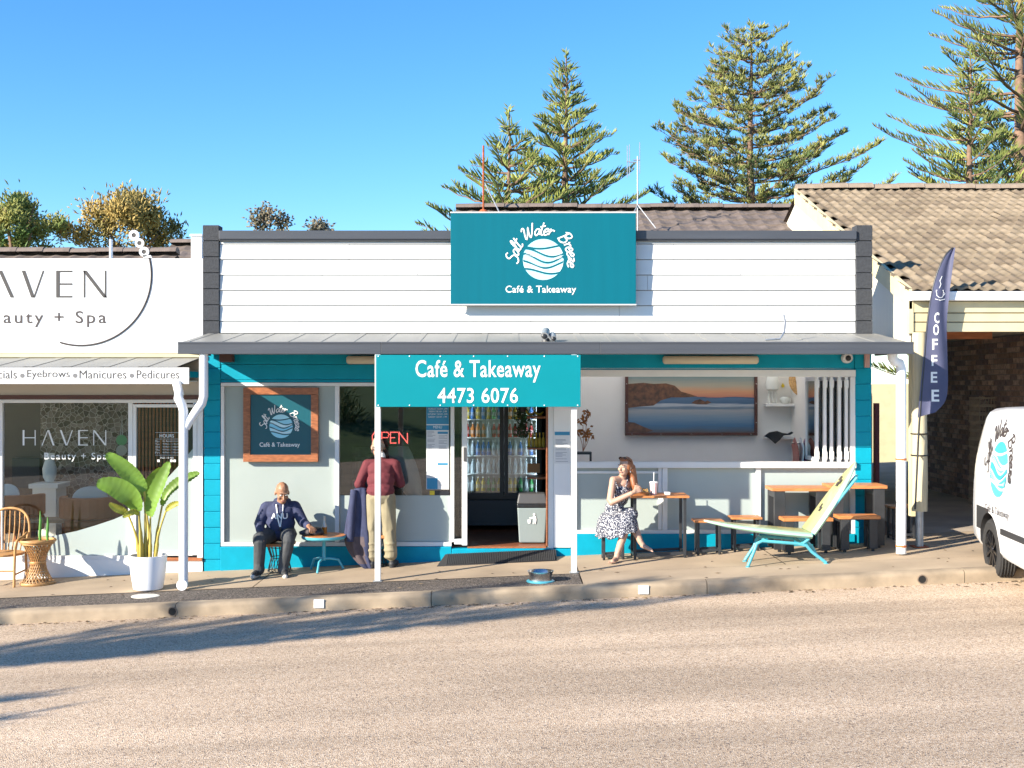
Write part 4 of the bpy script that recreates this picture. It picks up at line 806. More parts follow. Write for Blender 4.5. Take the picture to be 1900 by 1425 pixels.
# ------------------------------------------------------------------ inside the cafe
py_ = 3.44; pic = empty('beach_picture', (X(1282,py_), py_, Z(808,py_)), 'large brown-framed photograph of a rocky beach at sunset on the cafe wall', 'picture')
p0, p1, q0, q1 = X(1160,py_), X(1405,py_), Z(808,py_), 2.40
for q in ((p0, p1, q0, q0+.045), (p0, p1, q1-.045, q1), (p0, p0+.045, q0+.046, q1-.046), (p1-.045, p1, q0+.046, q1-.046)):
    b = MB(); b.box(q[0], q[1], py_-.03, py_+.03, q[2], q[3]); keep(b.build('frame_board', m_brown, bevel=.003), pic)
mp_ = bpy.data.materials.new('beach_print'); mp_.use_nodes = True; nt = mp_.node_tree; pb = nt.nodes['Principled BSDF']; pb.inputs['Roughness'].default_value = .35
tc = nt.nodes.new('ShaderNodeTexCoord'); sx = nt.nodes.new('ShaderNodeSeparateXYZ'); nt.links.new(tc.outputs['Generated'], sx.inputs[0])
nz = nt.nodes.new('ShaderNodeTexNoise'); nz.inputs['Scale'].default_value = 5; nz.inputs['Detail'].default_value = 6; mpn = nt.nodes.new('ShaderNodeMapping'); mpn.inputs['Scale'].default_value = (1, 1, 9); nt.links.new(tc.outputs['Generated'], mpn.inputs[0]); nt.links.new(mpn.outputs[0], nz.inputs['Vector'])
ma = nt.nodes.new('ShaderNodeMath'); ma.operation = 'MULTIPLY_ADD'; ma.inputs[1].default_value = .10; nt.links.new(nz.outputs['Fac'], ma.inputs[0]); sb = nt.nodes.new('ShaderNodeMath'); sb.operation = 'SUBTRACT'; sb.inputs[1].default_value = .05; nt.links.new(sx.outputs[2], sb.inputs[0]); nt.links.new(sb.outputs[0], ma.inputs[2])
cr = nt.nodes.new('ShaderNodeValToRGB'); cols = [(0, (.10,.10,.11)), (.12, (.06,.15,.28)), (.25, (.16,.24,.33)), (.38, (.30,.31,.33)), (.42, (.10,.16,.24)), (.47, (.42,.45,.50)), (.50, (.06,.12,.22)), (.58, (.09,.16,.27)), (.605, (.05,.09,.17)), (.615, (.52,.20,.14)), (.70, (.60,.31,.17)), (.80, (.40,.36,.28)), (1, (.14,.27,.30))]
while len(cr.color_ramp.elements) < len(cols): cr.color_ramp.elements.new(.5)
for e_, (p, c) in zip(cr.color_ramp.elements, cols): e_.position = p; e_.color = (*c, 1)
nt.links.new(ma.outputs[0], cr.inputs[0]); nt.links.new(cr.outputs[0], pb.inputs['Base Color'])
b = MB(); b.add([(p0+.046,py_,q0+.046),(p1-.046,py_,q0+.046),(p1-.046,py_,q1-.046),(p0+.046,py_,q1-.046)], [(0,1,2,3)]); keep(b.build('print', mp_), pic)
W, H = p1-p0, q1-q0; m_rock = mat('printed_rock', (.055,.035,.03), .4, var=.6, vscale=14, col2=(.20,.09,.05))
def shape(pts): b = MB(); b.add([(p0+.046+(W-.092)*u, py_-.002, q0+.046+(H-.092)*v) for u, v in pts], [tuple(range(len(pts)))]); return keep(b.build('printed_headland', m_rock), pic)
shape([(0,.42),(.08,.44),(.2,.46),(.26,.55),(.34,.60),(.45,.60),(.55,.615),(.5,.65),(.42,.70),(.37,.80),(.30,.84),(.2,.83),(.12,.85),(0,.83)]); shape([(.50,.50),(.55,.48),(.62,.48),(.66,.51),(.63,.55),(.61,.53),(.57,.57),(.53,.55)]); shape([(0,0),(.14,0),(.2,.03),(.12,.10),(.05,.17),(0,.18)])
b = MB()
for u, v in ((.01,.2),(.01,.5),(.01,.8),(.99,.2),(.99,.5),(.99,.8),(.05,.02),(.27,.02),(.5,.02),(.73,.02),(.95,.02)): b.ell((p0+W*u, py_-.031, q0+H*v), (.008,.004,.008), 6, 4)
keep(b.build('frame_screws', m_steel, kind='stuff'), pic)
wy = 3.36
def ishelf(px0, px1, py, lab): b = MB(); b.box(X(px0,wy), X(px1,wy), wy-.12, 3.498, Z(py+5,wy), Z(py,wy)); b.build('wall_shelf', m_white, label=lab, cat='shelf', group='white shelves on the cafe wall', bevel=.004)
ishelf(1420, 1520, 749, 'upper white wall shelf holding a white pot'); ishelf(1420, 1520, 809, 'lower white wall shelf holding teal cups')
lx, lz = X(1433,wy), Z(749,wy); e = empty('jellyfish_ornament', (lx, wy, lz), 'white knitted jellyfish ornament on the upper shelf', 'ornament')
b = MB(); b.lathe((lx, wy, lz), [(.06,.20),(.10,.22),(.105,.30),(.085,.40),(.04,.50),(.0,.52)], 16); keep(b.build('bell', m_cush, smooth=50), e)
for i in range(7): a = i*.9; b = MB(); b.tube([(lx+.05*math.cos(a), wy+.05*math.sin(a), lz+.21), (lx+.07*math.cos(a), wy+.06*math.sin(a), lz+.1), (lx+.06*math.cos(a+.3), wy+.06*math.sin(a+.3), lz+.002)], .006, 5); keep(b.build('tentacle', m_cush), e)
b = MB(); b.lathe((X(1457,wy), wy, lz+.001), [(.05,0),(.08,.03),(.085,.07),(.06,.10),(.05,.10)], 16); b.build('white_pot', m_cush, smooth=50, label='small round white pot on the upper wall shelf', cat='pot')
b = MB(); b.prism([(.0,.045),(.028,.0),(.0,-.032),(-.028,.0)], lambda u, v, t: (X(1456,wy)+u, wy+.12+t, Z(716,wy)+v), 0, .01); b.build('yellow_ornament', m_yel, label='small yellow drop-shaped ornament hanging on the cafe wall', cat='ornament')
hx, hz = X(1490,3.2), Z(712,3.2); e = empty('straw_hat', (hx, 3.2, hz), 'straw sun hat with black band hanging near the folded windows', 'hat')
b = MB(); b.lathe((0,0,0), [(.24,0),(.22,.012),(.13,.02),(.12,.10),(.09,.125),(.0,.13)], 24, cap=False); o = b.build('straw_brim', mat('straw', (.50,.30,.12), .8, var=.3, vscale=40), smooth=50); o.matrix_world = Matrix.Translation((hx, 3.2, hz)) @ Matrix.Rotation(R(65), 4, 'X') @ Matrix.Rotation(R(15), 4, 'Y'); keep2 = o; o.parent = e; o.matrix_parent_inverse = Matrix.Translation(e.location).inverted()
b = MB(); b.lathe((0,0,0), [(.133,.022),(.128,.055)], 24, cap=False); k = b.build('hat_band', m_dark); k.parent = o
b = MB(); sx_ = X(1503,1.2); b.add([(sx_+u*.1, 1.2+.03*math.sin(v*9+u*3), Z(700,1.2)-v*.72) for v in [i/10 for i in range(11)] for u in (0, .35, .7, 1)], [(i*4+j, i*4+j+1, i*4+j+5, i*4+j+4) for i in range(10) for j in range(3)]); o = b.build('green_scarf', mat('green_cloth', (.02,.19,.13), .8), smooth=60, label='green scarf hanging beside the folded window leaves', cat='scarf'); o.modifiers.new('s','SOLIDIFY').thickness = .008
b = MB(); cx, cz = X(1488,wy), Z(809,wy)+.001
for i in range(4): b.lathe((cx, wy, cz+i*.052), [(.052,0),(.068,.05)], 18)
b.build('cup_stack', mat('teal_plastic', (.0,.30,.27), .35), smooth=40, label='stack of teal cups on the lower wall shelf', cat='cups')
b = MB(); bx_, bz = X(1438,wy), Z(806,wy); b.prism([(-.20,-.02),(-.12,.04),(0,.06),(.08,.03),(.16,.02),(.22,.05),(.25,.03),(.2,.0),(.1,-.01),(.04,-.08),(-.03,-.14),(-.07,-.10),(-.13,-.05)], lambda u, v, t: (bx_+u, wy-.16+t, bz+v), 0, .03); b.build('black_cap', m_dark, bevel=.008, label='black cloth draped over the lower wall shelf', cat='cloth')
gr = ['pink', 'white', 'plum', 'black']
for i, (c, m) in enumerate(zip(gr, (mat('cloth_pink', (.45,.16,.12), .8), m_cush, mat('cloth_plum', (.20,.04,.14), .8), m_dark))):
    x0 = X(1474+i*9, .7); b = MB(); b.add([(x0+.02*math.sin(v*5+i)+u*.03, .5+u*.45+.0, Z(826,.7)-v*.55+.10*(1-abs(2*u-1))) for v in [j/6 for j in range(7)] for u in (0,.15,.5,.85,1)], [(a*5+d_, a*5+d_+1, a*5+d_+6, a*5+d_+5) for a in range(6) for d_ in range(4)])
    o = b.build('hanging_shirt', m, smooth=60, label='%s shirt hanging on the rack behind the servery sill' % c, cat='shirt', group='shirts on the rack'); o.modifiers.new('s','SOLIDIFY').thickness = .012
b = MB(); b.tube([(X(1470,.7), .73, Z(823,.7)), (X(1520,.7), .73, Z(823,.7))], .012, 8); b.tube([(X(1518,.7), .73, Z(823,.7)), (X(1518,.7), .73, FZ)], .014, 8); b.build('clothes_rack', m_steel, label='steel clothes rail behind the servery sill', cat='rack')
# dried plant on a black stand at the left end of the sill
dx, dyy, dz = X(1083,.6), .6, Z(841,.6); e = empty('dried_plant', (dx, dyy, dz-.1), 'dried orange leafy branch in a black stand inside the servery', 'plant')
b = MB(); b.box(dx-.14, dx+.10, dyy-.08, dyy+.08, dz-.012, dz+.02); b.box(dx-.14, dx-.12, dyy-.07, dyy-.05, dz-.11, dz-.013); b.box(dx+.08, dx+.10, dyy-.07, dyy-.05, dz-.11, dz-.013); b.box(dx-.14, dx-.12, dyy+.05, dyy+.07, dz-.11, dz-.013); b.box(dx+.08, dx+.10, dyy+.05, dyy+.07, dz-.11, dz-.013); keep(b.build('stand', m_dark), e)
br = MB(); lf = MB(); random.seed(11)
for i in range(4):
    tx, tz = dx-.06+.05*i, dz+.25+.12*(i % 3); pts = [(dx-.01, dyy, dz+.02), (dx-.02+.02*i, dyy, dz+.12), (tx, dyy+.02*i-.03, tz)]; br.tube(pts, .004, 5)
    for j in range(16):
        c = Vector((tx+random.gauss(0,.035), dyy+random.gauss(0,.04), tz+random.gauss(0,.045))); u = Vector((random.gauss(0,1),random.gauss(0,1),random.gauss(0,1))).normalized()*.04; v = u.cross(Vector((random.random(),1,random.random()))).normalized()*.018
        lf.add([c-u, c+v, c+u, c-v], [(0,1,2,3)])
keep(br.build('stems', m_frame), e); keep(lf.build('leaves', mat('dry_leaf', (.32,.12,.03), .7, var=.4, vscale=15), kind='stuff'), e)
b = MB(); b.box(.712+.02, .80, .30, .55, 1.55, 2.2); b.build('switch_board', m_white, label='white switch panel on the side wall of the servery', cat='panel')
# drinks fridge
fy = 1.75; fx0, fx1 = X(852,fy), X(1005,fy); fzb = Z(920,fy); fzt = 2.35
fr_ = empty('drinks_fridge', ((fx0+fx1)/2, fy, FZ), 'black two-door glass drinks fridge full of bottles inside the doorway', 'fridge')
b = MB(); b.box(fx0, fx0+.05, fy, fy+.7, FZ+.02, fzt); b.box(fx1-.05, fx1, fy, fy+.7, FZ+.02, fzt); b.box(fx0+.051, fx1-.051, fy, fy+.7, fzt-.06, fzt); b.box(fx0+.051, fx1-.051, fy+.01, fy+.7, fzb-.05, fzb); keep(b.build('cabinet', m_dark), fr_)
b = MB(); b.box(fx0+.051, fx1-.051, fy+.65, fy+.69, fzb, fzt-.061); keep(b.build('back_panel', m_white), fr_)
b = MB(); b.box(fx0+.06, fx1-.06, fy+.015, fy+.05, FZ+.06, fzb-.06); keep(b.build('kick_panel', m_darkgrey, bevel=.006), fr_)
mid = (fx0+fx1)/2 + .05
for a, c in ((fx0+.02, mid-.004), (mid+.004, fx1-.02)):
    b = MB(); b.box(a, a+.055, fy-.045, fy-.005, fzb-.01, fzt-.02); b.box(c-.055, c, fy-.045, fy-.005, fzb-.01, fzt-.02); b.box(a+.056, c-.056, fy-.045, fy-.005, fzb-.01, fzb+.045); b.box(a+.056, c-.056, fy-.045, fy-.005, fzt-.07, fzt-.02); d_ = keep(b.build('door', m_dark), fr_)
    b = MB(); b.box(a+.055, c-.055, fy-.03, fy-.022, fzb+.044, fzt-.069); o = b.build('pane', m_glass); o.parent = d_; o.matrix_parent_inverse = Matrix.LocRotScale(fr_.location, fr_.rotation_euler, None).inverted() if False else Matrix()
shz = [fzb+.05+i*.255 for i in range(6)]
for z in shz[1:]: b = MB(); b.box(fx0+.055, fx1-.055, fy+.06, fy+.62, z-.012, z); keep(b.build('shelf', m_white), fr_)
b = MB(); b.box(fx0+.055, fx0+.075, fy+.02, fy+.05, fzb+.05, fzt-.1); b.box(fx1-.075, fx1-.055, fy+.02, fy+.05, fzb+.05, fzt-.1); keep(b.build('light_strip', mat('fridge_led', (.8,.9,1), .5, emis=(.75,.88,1, 7))), fr_)
bcols = {'clear': (.55,.62,.66), 'red': (.45,.03,.03), 'blue': (.03,.16,.45), 'yellow': (.60,.42,.04), 'green': (.05,.30,.08), 'orange': (.60,.20,.03), 'brown': (.08,.03,.02)}
bmesh_ = {}
for k, c in bcols.items():
    q = MB(); q.lathe((0,0,0), [(.028,0),(.031,.01),(.031,.12),(.013,.165),(.013,.19)], 10); q.mat(1).lathe((0,0,.19), [(.015,0),(.015,.018)], 10); q.mat(2).lathe((0,0,.05), [(.0316,0),(.0316,.05)], 10, cap=False)
    bmesh_[k] = q.mesh('bottle', [mat('bottle_'+k, c, .2, spec=.6), m_print, mat('label_'+k, tuple(min(.8, x*.5+.25) for x in c), .5)]); bmesh_[k].polygons.foreach_set('use_smooth', [True]*len(bmesh_[k].polygons))
rowdef = [['clear','yellow','clear','green'], ['clear'], ['clear','blue','clear'], ['red','orange','red','clear'], ['blue','green','yellow','orange'], ['brown','red','blue']]
names = ['bottom shelf', 'second shelf', 'third shelf', 'fourth shelf', 'fifth shelf', 'top shelf']; random.seed(5)
for r_ in range(6):
    x = fx0+.11; i = 0
    while x < fx1-.09:
        if abs(x-mid) > .06:
            k = random.choice(rowdef[r_]); o = bpy.data.objects.new('drink_bottle', bmesh_[k]); COL.objects.link(o); o.location = (x, fy+.14+random.uniform(0,.02), shz[r_]+.001)
            i += 1; tag(o, '%s drink bottle, %s from the left on the %s of the drinks fridge' % (k, ('first','second','third','fourth','fifth','sixth','seventh','eighth','ninth','tenth','eleventh','twelfth','thirteenth','fourteenth','fifteenth')[i-1], names[r_]), 'bottle', 'bottles in the drinks fridge')
        x += .075
# bin
bx, by = X(987,.45), .45; e = empty('waste_bin', (bx, by, FZ), 'grey waste bin with black lid and white litter pictogram in the doorway', 'bin')
def taper(b, x, y, z0, z1, w0, d0, w1, d1): b.add([(x-w0,y-d0,z0),(x+w0,y-d0,z0),(x+w0,y+d0,z0),(x-w0,y+d0,z0),(x-w1,y-d1,z1),(x+w1,y-d1,z1),(x+w1,y+d1,z1),(x-w1,y+d1,z1)], [(0,3,2,1),(4,5,6,7),(0,1,5,4),(1,2,6,5),(2,3,7,6),(3,0,4,7)]); return b
keep(taper(MB(), bx, by, FZ+.01, FZ+.46, .165, .13, .19, .15).build('bin_body', mat('bin_grey', (.24,.29,.29), .45), bevel=.015), e)
keep(taper(MB(), bx, by, FZ+.461, FZ+.51, .195, .155, .195, .155).build('bin_liner', mat('bin_bag', (.02,.02,.022), .25, bump=1, bscale=25), bevel=.01), e)
keep(taper(MB(), bx, by, FZ+.511, FZ+.64, .195, .155, .17, .11).build('bin_lid', m_darkgrey, bevel=.015), e)
fyb = by-.152; b = MB(); P = lambda u, v, t: (bx+u, fyb+.012*(1-(v-FZ)/.46)+t-.004, v)
b.prism([(-.055,FZ+.26),(-.062,FZ+.31),(-.015,FZ+.31),(-.022,FZ+.26)], P, 0, .001); b.prism([(-.04,FZ+.335),(.01,FZ+.345),(.02,FZ+.36),(.045,FZ+.355),(.055,FZ+.31),(.045,FZ+.255),(.032,FZ+.255),(.03,FZ+.30),(.02,FZ+.255),(.008,FZ+.255),(.018,FZ+.32),(-.03,FZ+.323)], P, 0, .001); b.add([P(.025+.016*math.cos(k*.6283), FZ+.378+.016*math.sin(k*.6283), 0) for k in range(10)], [tuple(range(10))]); keep(b.build('litter_pictogram', m_print, kind='stuff'), e)
# shelves of snacks on the side wall inside the door
for i, (py, lab) in enumerate(((772, 'upper'), (829, 'middle'), (883, 'lower'))):
    zz = Z(py, 1.0); b = MB(); b.box(X(978,1.0), X(1013,1.0)+.02, .75, 1.25, zz-.025, zz); b.build('snack_shelf', m_timber, label='%s small timber shelf just inside the cafe door' % lab, cat='shelf', group='timber shelves inside the door', bevel=.003)
m_ban = mat('banana_yellow', (.62,.42,.05), .5, var=.2, vscale=20); 
for i, (px, py) in enumerate(((984, 772), (1000, 772))):
    b = MB(); c = Vector((X(px,.95), .95, Z(py,1.0)))
    for j in range(4): b.tube([c+Vector((-.06,.02*j-.03,.075)), c+Vector((-.03,.02*j-.03,.03)), c+Vector((.02,.02*j-.03,.022)), c+Vector((.06,.02*j-.03,.06))], [.008,.017,.017,.006], 7)
    b.build('banana_bunch', m_ban, smooth=50, label='%s bunch of bananas on the upper shelf inside the door' % ('left', 'right')[i], cat='bananas', group='banana bunches')
for i in range(5):
    q = MB(); q.lathe((X(982+i*6.5,.95), .9, Z(829,1.0)), [(.02,0),(.022,.01),(.022,.11),(.008,.14),(.012,.19),(.0,.2)], 10); q.build('sauce_bottle', m_ban, smooth=40, label='yellow squeeze bottle, number %s from the left on the middle shelf' % ('one','two','three','four','five')[i], cat='bottle', group='yellow squeeze bottles')
b = MB(); b.obox((X(990,.95), .95, Z(868,1.0)), (.085,0,.0), (0,.01,.0), (-.0,.02,.06)); b.build('cardboard_box', mat('cardboard', (.45,.22,.09), .7), label='brown card display box on the lower shelf inside the door', cat='box')
b = MB(); random.seed(4)
c = Vector((X(970,1.2), 1.2, Z(775,1.2)))
for j in range(220):
    t = random.random(); p = c + Vector((random.gauss(0,.05), random.gauss(0,.05), .12-.38*t)); u = Vector((random.gauss(0,1),random.gauss(0,1),random.gauss(-.6,.6))).normalized()*.03; v = u.cross(Vector((0,1,.3))).normalized()*.012; b.add([p-u, p+v, p+u, p-v], [(0,1,2,3)])
e = empty('hanging_plant', c, 'trailing dark green plant hanging in front of the drinks fridge', 'plant'); keep(b.build('foliage', mat('dark_leaf', (.03,.07,.02), .6), kind='stuff'), e)
b = MB(); b.lathe(c+Vector((0,0,.08)), [(.04,0),(.07,.1)], 12); keep(b.build('hanging_pot', m_darkgrey), e)
# window display: leaning surfboard and counter
b = MB(); n = 24
for i in range(n+1):
    t = i/n; w = .20*math.sin(math.pi*min(1, max(0, t*.94+.03)))**.7; z = FZ+.45+1.0*t; x = X(742,.5)+.24-.42*t+.10*t*t; 
    for s in (-1, 0, 1): b.v.append((x+s*w*.85, .5+.12*t+.05*(t-.5)**2*4 - (.025 if s == 0 else 0), z))
b.f = [(i*3+j, i*3+j+1, i*3+j+4, i*3+j+3) for i in range(n) for j in range(2)]; b.m = [0]*len(b.f)
o = b.build('window_surfboard', mat('pale_foam', (.62,.70,.66), .35), smooth=60, label='pale surfboard leaning inside the shop window behind the standing man', cat='surfboard'); o.modifiers.new('s','SOLIDIFY').thickness = .04
b = MB(); b.box(-2.15, -.95, 1.6, 2.2, FZ, FZ+1.0); b.box(-2.2, -.9, 1.55, 2.25, FZ+1.001, FZ+1.04); b.build('shop_counter', m_darkgrey, label='dark counter inside the shop window', cat='counter', bevel=.006)
e = empty('display_cabinet', (-2.1, 1.1, FZ), 'glass display cabinet inside the shop window', 'cabinet')
b = MB(); b.box(-2.14, -1.72, 1.0, 1.4, FZ, FZ+.75); keep(b.build('cabinet_base', m_ingrey, bevel=.006), e)
b = MB(); b.box(-2.14, -1.72, 1.0, 1.4, FZ+.751, FZ+1.2); keep(b.build('glass_case', m_glass), e)
# ------------------------------------------------------------------ outdoor furniture
def slat_top(e, w, d, z, n, m, t=.025):
    for i in range(n): b = MB(); a = -d/2+d*i/n; b.box(-w/2, w/2, a+.002, a+d/n-.002, z-t, z+random.uniform(-.001,.001)); b.build('slat', m, e, bevel=.003)
def steel_table(name, px, y, w, d, h, lab, cat, group=None, rail=True, leg=.035, n=4, toe=.0):
    x = X(px, y); e = empty(name, (x, y, GZ(x)), lab, cat, group); slat_top(e, w, d, h, n, m_orange)
    zx = lambda dx: .043*dx
    for sx in (-1, 1):
        for sy in (-1, 1):
            lx, ly = sx*(w/2-.05), sy*(d/2-.05); b = MB(); b.box(lx-leg/2, lx+leg/2, ly-leg/2, ly+leg/2, zx(lx)+.03, h-.026); b.build('leg', m_black, e, bevel=.003)
            b = MB(); b.cyl((lx, ly, zx(lx)), (lx, ly, zx(lx)+.029), .016, n=10); b.build('foot', m_dark, e)
        b = MB(); lx = sx*(w/2-.05); b.box(lx-leg/2+.001, lx+leg/2-.001, -d/2+.07, d/2-.07, zx(lx)+.04, zx(lx)+.04+leg); b.build('side_rail', m_black, e)
    for sy in ((-1, 1) if rail else ()):
        b = MB(); ly = sy*(d/2-.05); b.bar((-w/2+.07, ly, .055+zx(-w/2)), (w/2-.07, ly, .055+zx(w/2)), leg*.9, leg*.9); b.build('bottom_rail', m_black, e)
    return e
steel_table('high_table', 1221, -.42, .70, .46, .76, 'small slatted timber table on black steel frame in front of the seated woman', 'table', n=5)
steel_table('timber_stool', 1137, -.42, .33, .30, .42, 'slatted timber stool under the seated woman', 'stool', 'slatted timber stools', True, .03, 4)
steel_table('timber_stool', 1313, -.36, .36, .30, .42, 'slatted timber stool just right of the small table', 'stool', 'slatted timber stools', True, .03, 4)
steel_table('timber_stool', 1382, -.20, .38, .28, .42, 'slatted timber stool half hidden behind the surfboard nose', 'stool', 'slatted timber stools', True, .03, 4)
steel_table('timber_stool', 1672, .25, .36, .30, .42, 'slatted timber stool in the alley behind the right downpipe', 'stool', 'slatted timber stools', True, .03, 4)
def panel_table(name, px0, px1, y, d, h, lw, lab, cat, group, n):
    x0, x1 = X(px0,y), X(px1,y); x = (x0+x1)/2; w = x1-x0; e = empty(name, (x, y, GZ(x)), lab, cat, group); slat_top(e, w, d, h, n, m_orange, .04)
    for sx in (-1, 1):
        lx = sx*(w/2-lw/2-.03)
        for sy in (-1, 1): b = MB(); b.box(lx-lw/2, lx+lw/2, sy*(d/2-.04)-.03, sy*(d/2-.04)+.03, .043*lx+.03, h-.041); b.build('leg_panel', m_black, e, bevel=.004); b = MB(); b.cyl((lx, sy*(d/2-.04), .043*lx), (lx, sy*(d/2-.04), .043*lx+.029), .02, n=10); b.build('foot', m_dark, e)
        b = MB(); b.box(lx-lw/2+.002, lx+lw/2-.002, -d/2+.075, d/2-.075, h-.12, h-.042); b.build('cross_rail', m_black, e)
panel_table('bar_table', 1426, 1532, -.30, .42, .77, .13, 'tall timber-topped table with wide black legs, left of the two behind the surfboard lounge', 'table', 'tall timber tables', 4)
panel_table('bar_table', 1533, 1637, -.30, .42, .77, .13, 'tall timber-topped table with wide black legs at the right end, against the turquoise pillar', 'table', 'tall timber tables', 4)
panel_table('low_bench', 1449, 1541, -.62, .26, .43, .10, 'low timber bench with black legs, left one partly behind the surfboard lounge', 'bench', 'low timber benches', 3)
panel_table('low_bench', 1551, 1628, -.62, .26, .43, .10, 'low timber bench with black legs, right one near the turquoise pillar', 'bench', 'low timber benches', 3)
# surfboard lounge
ly_ = -1.28; PX = lambda px, py: (X(px, ly_), Z(py, ly_)); sl_ = empty('surfboard_lounge', (X(1450,ly_), ly_, GZ(X(1450,ly_))), 'yellow-green lounge chair made from a cut surfboard on turquoise legs', 'lounge chair')
m_board = mat('board_yellow', (.50,.42,.14), .35, col2=(.34,.47,.25), vscale=1.6, stretch=(1,3,1), coat=.3); m_rail = mat('board_mint', (.36,.56,.43), .35, coat=.3); m_tq = mat('turquoise_paint', (.08,.38,.47), .4, var=.1, vscale=10)
def board(name, p0, p1, wfun, rocker, th, nrm):
    a, c = Vector((p0[0], ly_, p0[1])), Vector((p1[0], ly_, p1[1])); d = c-a; up = Vector(nrm).normalized(); b = MB(); n = 26; prof = [(-1,-.05,1),(-.97,.25,1),(-.8,.46,0),(-.4,.5,0),(0,.52,0),(.4,.5,0),(.8,.46,0),(.97,.25,1),(1,-.05,1),(.9,-.38,1),(.4,-.5,1),(-.4,-.5,1),(-.9,-.38,1)]; k = len(prof)
    for i in range(n+1):
        t = i/n; w = max(wfun(t), .006); o = a+d*t+up*rocker(t); tt = th*min(1, .25+3*w)
        for u, v, _ in prof: b.v.append(tuple(o+Vector((0,1,0))*u*w+up*v*tt))
    for i in range(n):
        for j in range(k): b.f.append((i*k+j, i*k+(j+1)%k, (i+1)*k+(j+1)%k, (i+1)*k+j)); b.m.append(1 if prof[j][2] or prof[(j+1)%k][2] else 0)
    b.f += [tuple(range(k)), tuple(n*k+j for j in range(k))]; b.m += [1,1]
    return keep(b.build(name, [m_board, m_rail], smooth=50), sl_)
board('seat_board', PX(1306,974), PX(1497,990), lambda t: .27*(1-(1-t)**2.2)**.8, lambda t: .05*(1-t)**3 - .0, .075, (.0,0,1))
dd = Vector((PX(1592,858)[0]-PX(1497,988)[0], 0, PX(1592,858)[1]-PX(1497,988)[1])).normalized(); un = Vector((-dd.z, 0, dd.x))
bk = board('back_board', PX(1500,986), PX(1592,860), lambda t: .27*(1-t**2.6)**.75, lambda t: .03*t*t, .07, un)
b = MB()
for t, s, w in ((.30,.0,.03),(.34,.05,.02),(.66,.0,.035),(.70,-.04,.025),(.74,.03,.02)):
    p = Vector((PX(1500,986)[0], ly_, PX(1500,986)[1]))+Vector((PX(1592,860)[0]-PX(1500,986)[0], 0, PX(1592,860)[1]-PX(1500,986)[1]))*t+un*(.042+.03*t*t); b.obox(p+Vector((0,s,0)), dd*.03, Vector((0,w,0)), un*.001)
keep(b.build('board_decals', m_ink, kind='stuff'), sl_)
def tq(pts, r=.019, name='frame_tube'): b = MB(); b.tube(pts, r, 10); return keep(b.build(name, m_tq, smooth=50), sl_)
for s, dyy in ((-1, -.22), (1, .20)):
    y_ = ly_+dyy; f1 = (X(1388 if s < 0 else 1382, y_), y_, 0); f2 = (X(1533 if s < 0 else 1517, y_), y_, 0); f1 = (f1[0], y_, GZ(f1[0])+.012); f2 = (f2[0], y_, GZ(f2[0])+.012); zt = Z(996,ly_)-.02
    tq([f1, (X(1399,y_), y_, zt-.12), (X(1404,y_), y_, zt-.03), (X(1414,y_), y_, zt), (X(1480,y_), y_, zt-.03), (X(1496,y_), y_, zt-.05), (X(1506,y_), y_, zt-.12), f2], name='leg_frame')
    tq([(X(1490,y_), y_, zt-.03), (X(1500,y_), y_, zt+.02), (X(1590,y_), y_, Z(880,ly_)-.02)], .016, 'back_support')
    for f in (f1, f2): b = MB(); b.lathe((f[0], f[1], f[2]-.012), [(.028,0),(.028,.008)], 10); keep(b.build('foot_pad', m_tq), sl_)
for px, zz in ((1414, Z(996,ly_)-.02), (1482, Z(996,ly_)-.05)): tq([(X(px,ly_), ly_-.22, zz), (X(px,ly_), ly_+.2, zz)], .016, 'cross_tube')
# turquoise cafe table, wire stools
tx, ty = X(601,-.42), -.42; e = empty('turquoise_table', (tx, ty, GZ(tx)), 'low round turquoise metal table beside the seated man', 'table')
b = MB(); b.lathe((tx, ty, GZ(tx)), [(.255,.395),(.27,.41),(.27,.43),(.262,.435)], 32); keep(b.build('table_top', m_tq, smooth=40), e)
b = MB(); b.lathe((tx, ty, GZ(tx)), [(.262,.4355),(.262,.44)], 32); keep(b.build('timber_inlay', m_orange), e)
b = MB(); b.cyl((tx, ty, GZ(tx)+.13), (tx, ty, GZ(tx)+.395), .022, n=12); keep(b.build('pedestal', m_tq, smooth=40), e)
for a in (-100, 20, 140): c, s_ = math.cos(R(a)), math.sin(R(a)); b = MB(); b.tube([(tx, ty, GZ(tx)+.15), (tx+c*.08, ty+s_*.08, GZ(tx)+.15), (tx+c*.18, ty+s_*.18, GZ(tx)+.13), (tx+c*.24, ty+s_*.24, GZ(tx+c*.24)+.01)], .015, 8); keep(b.build('foot', m_tq, smooth=50), e)
def wire_stool(px, y, h, r, lab):
    x = X(px, y); e = empty('wire_stool', (x, y, GZ(x)), lab, 'stool', 'wire stools with timber seats')
    for i in range(4): b = MB(); a = -r+2*r*i/4; b.box(-r, r, a+.002, a+r/2-.002, h-.035, h); b.build('seat_slat', m_orange, e, bevel=.004)
    b = MB(); N = 18
    for i in range(N):
        a = 2*math.pi*i/N; a2 = a+.35; b.tube([(r*.9*math.cos(a), r*.9*math.sin(a), h-.036), (r*.62*math.cos(a), r*.62*math.sin(a), h*.5), (r*.85*math.cos(a2), r*.85*math.sin(a2), .012)], .005, 5)
    for rr, zz in ((.9, h-.05), (.63, h*.5), (.85, .014)): b.tube([(r*rr*math.cos(2*math.pi*k/20), r*rr*math.sin(2*math.pi*k/20), zz) for k in range(21)], .006, 5, cap=False)
    b.build('wire_base', m_black, e, kind='stuff')
wire_stool(519, -.32, .36, .17, 'wire-based stool with timber seat under the seated man'); wire_stool(697, -.22, .40, .17, 'wire-based stool behind the standing man')
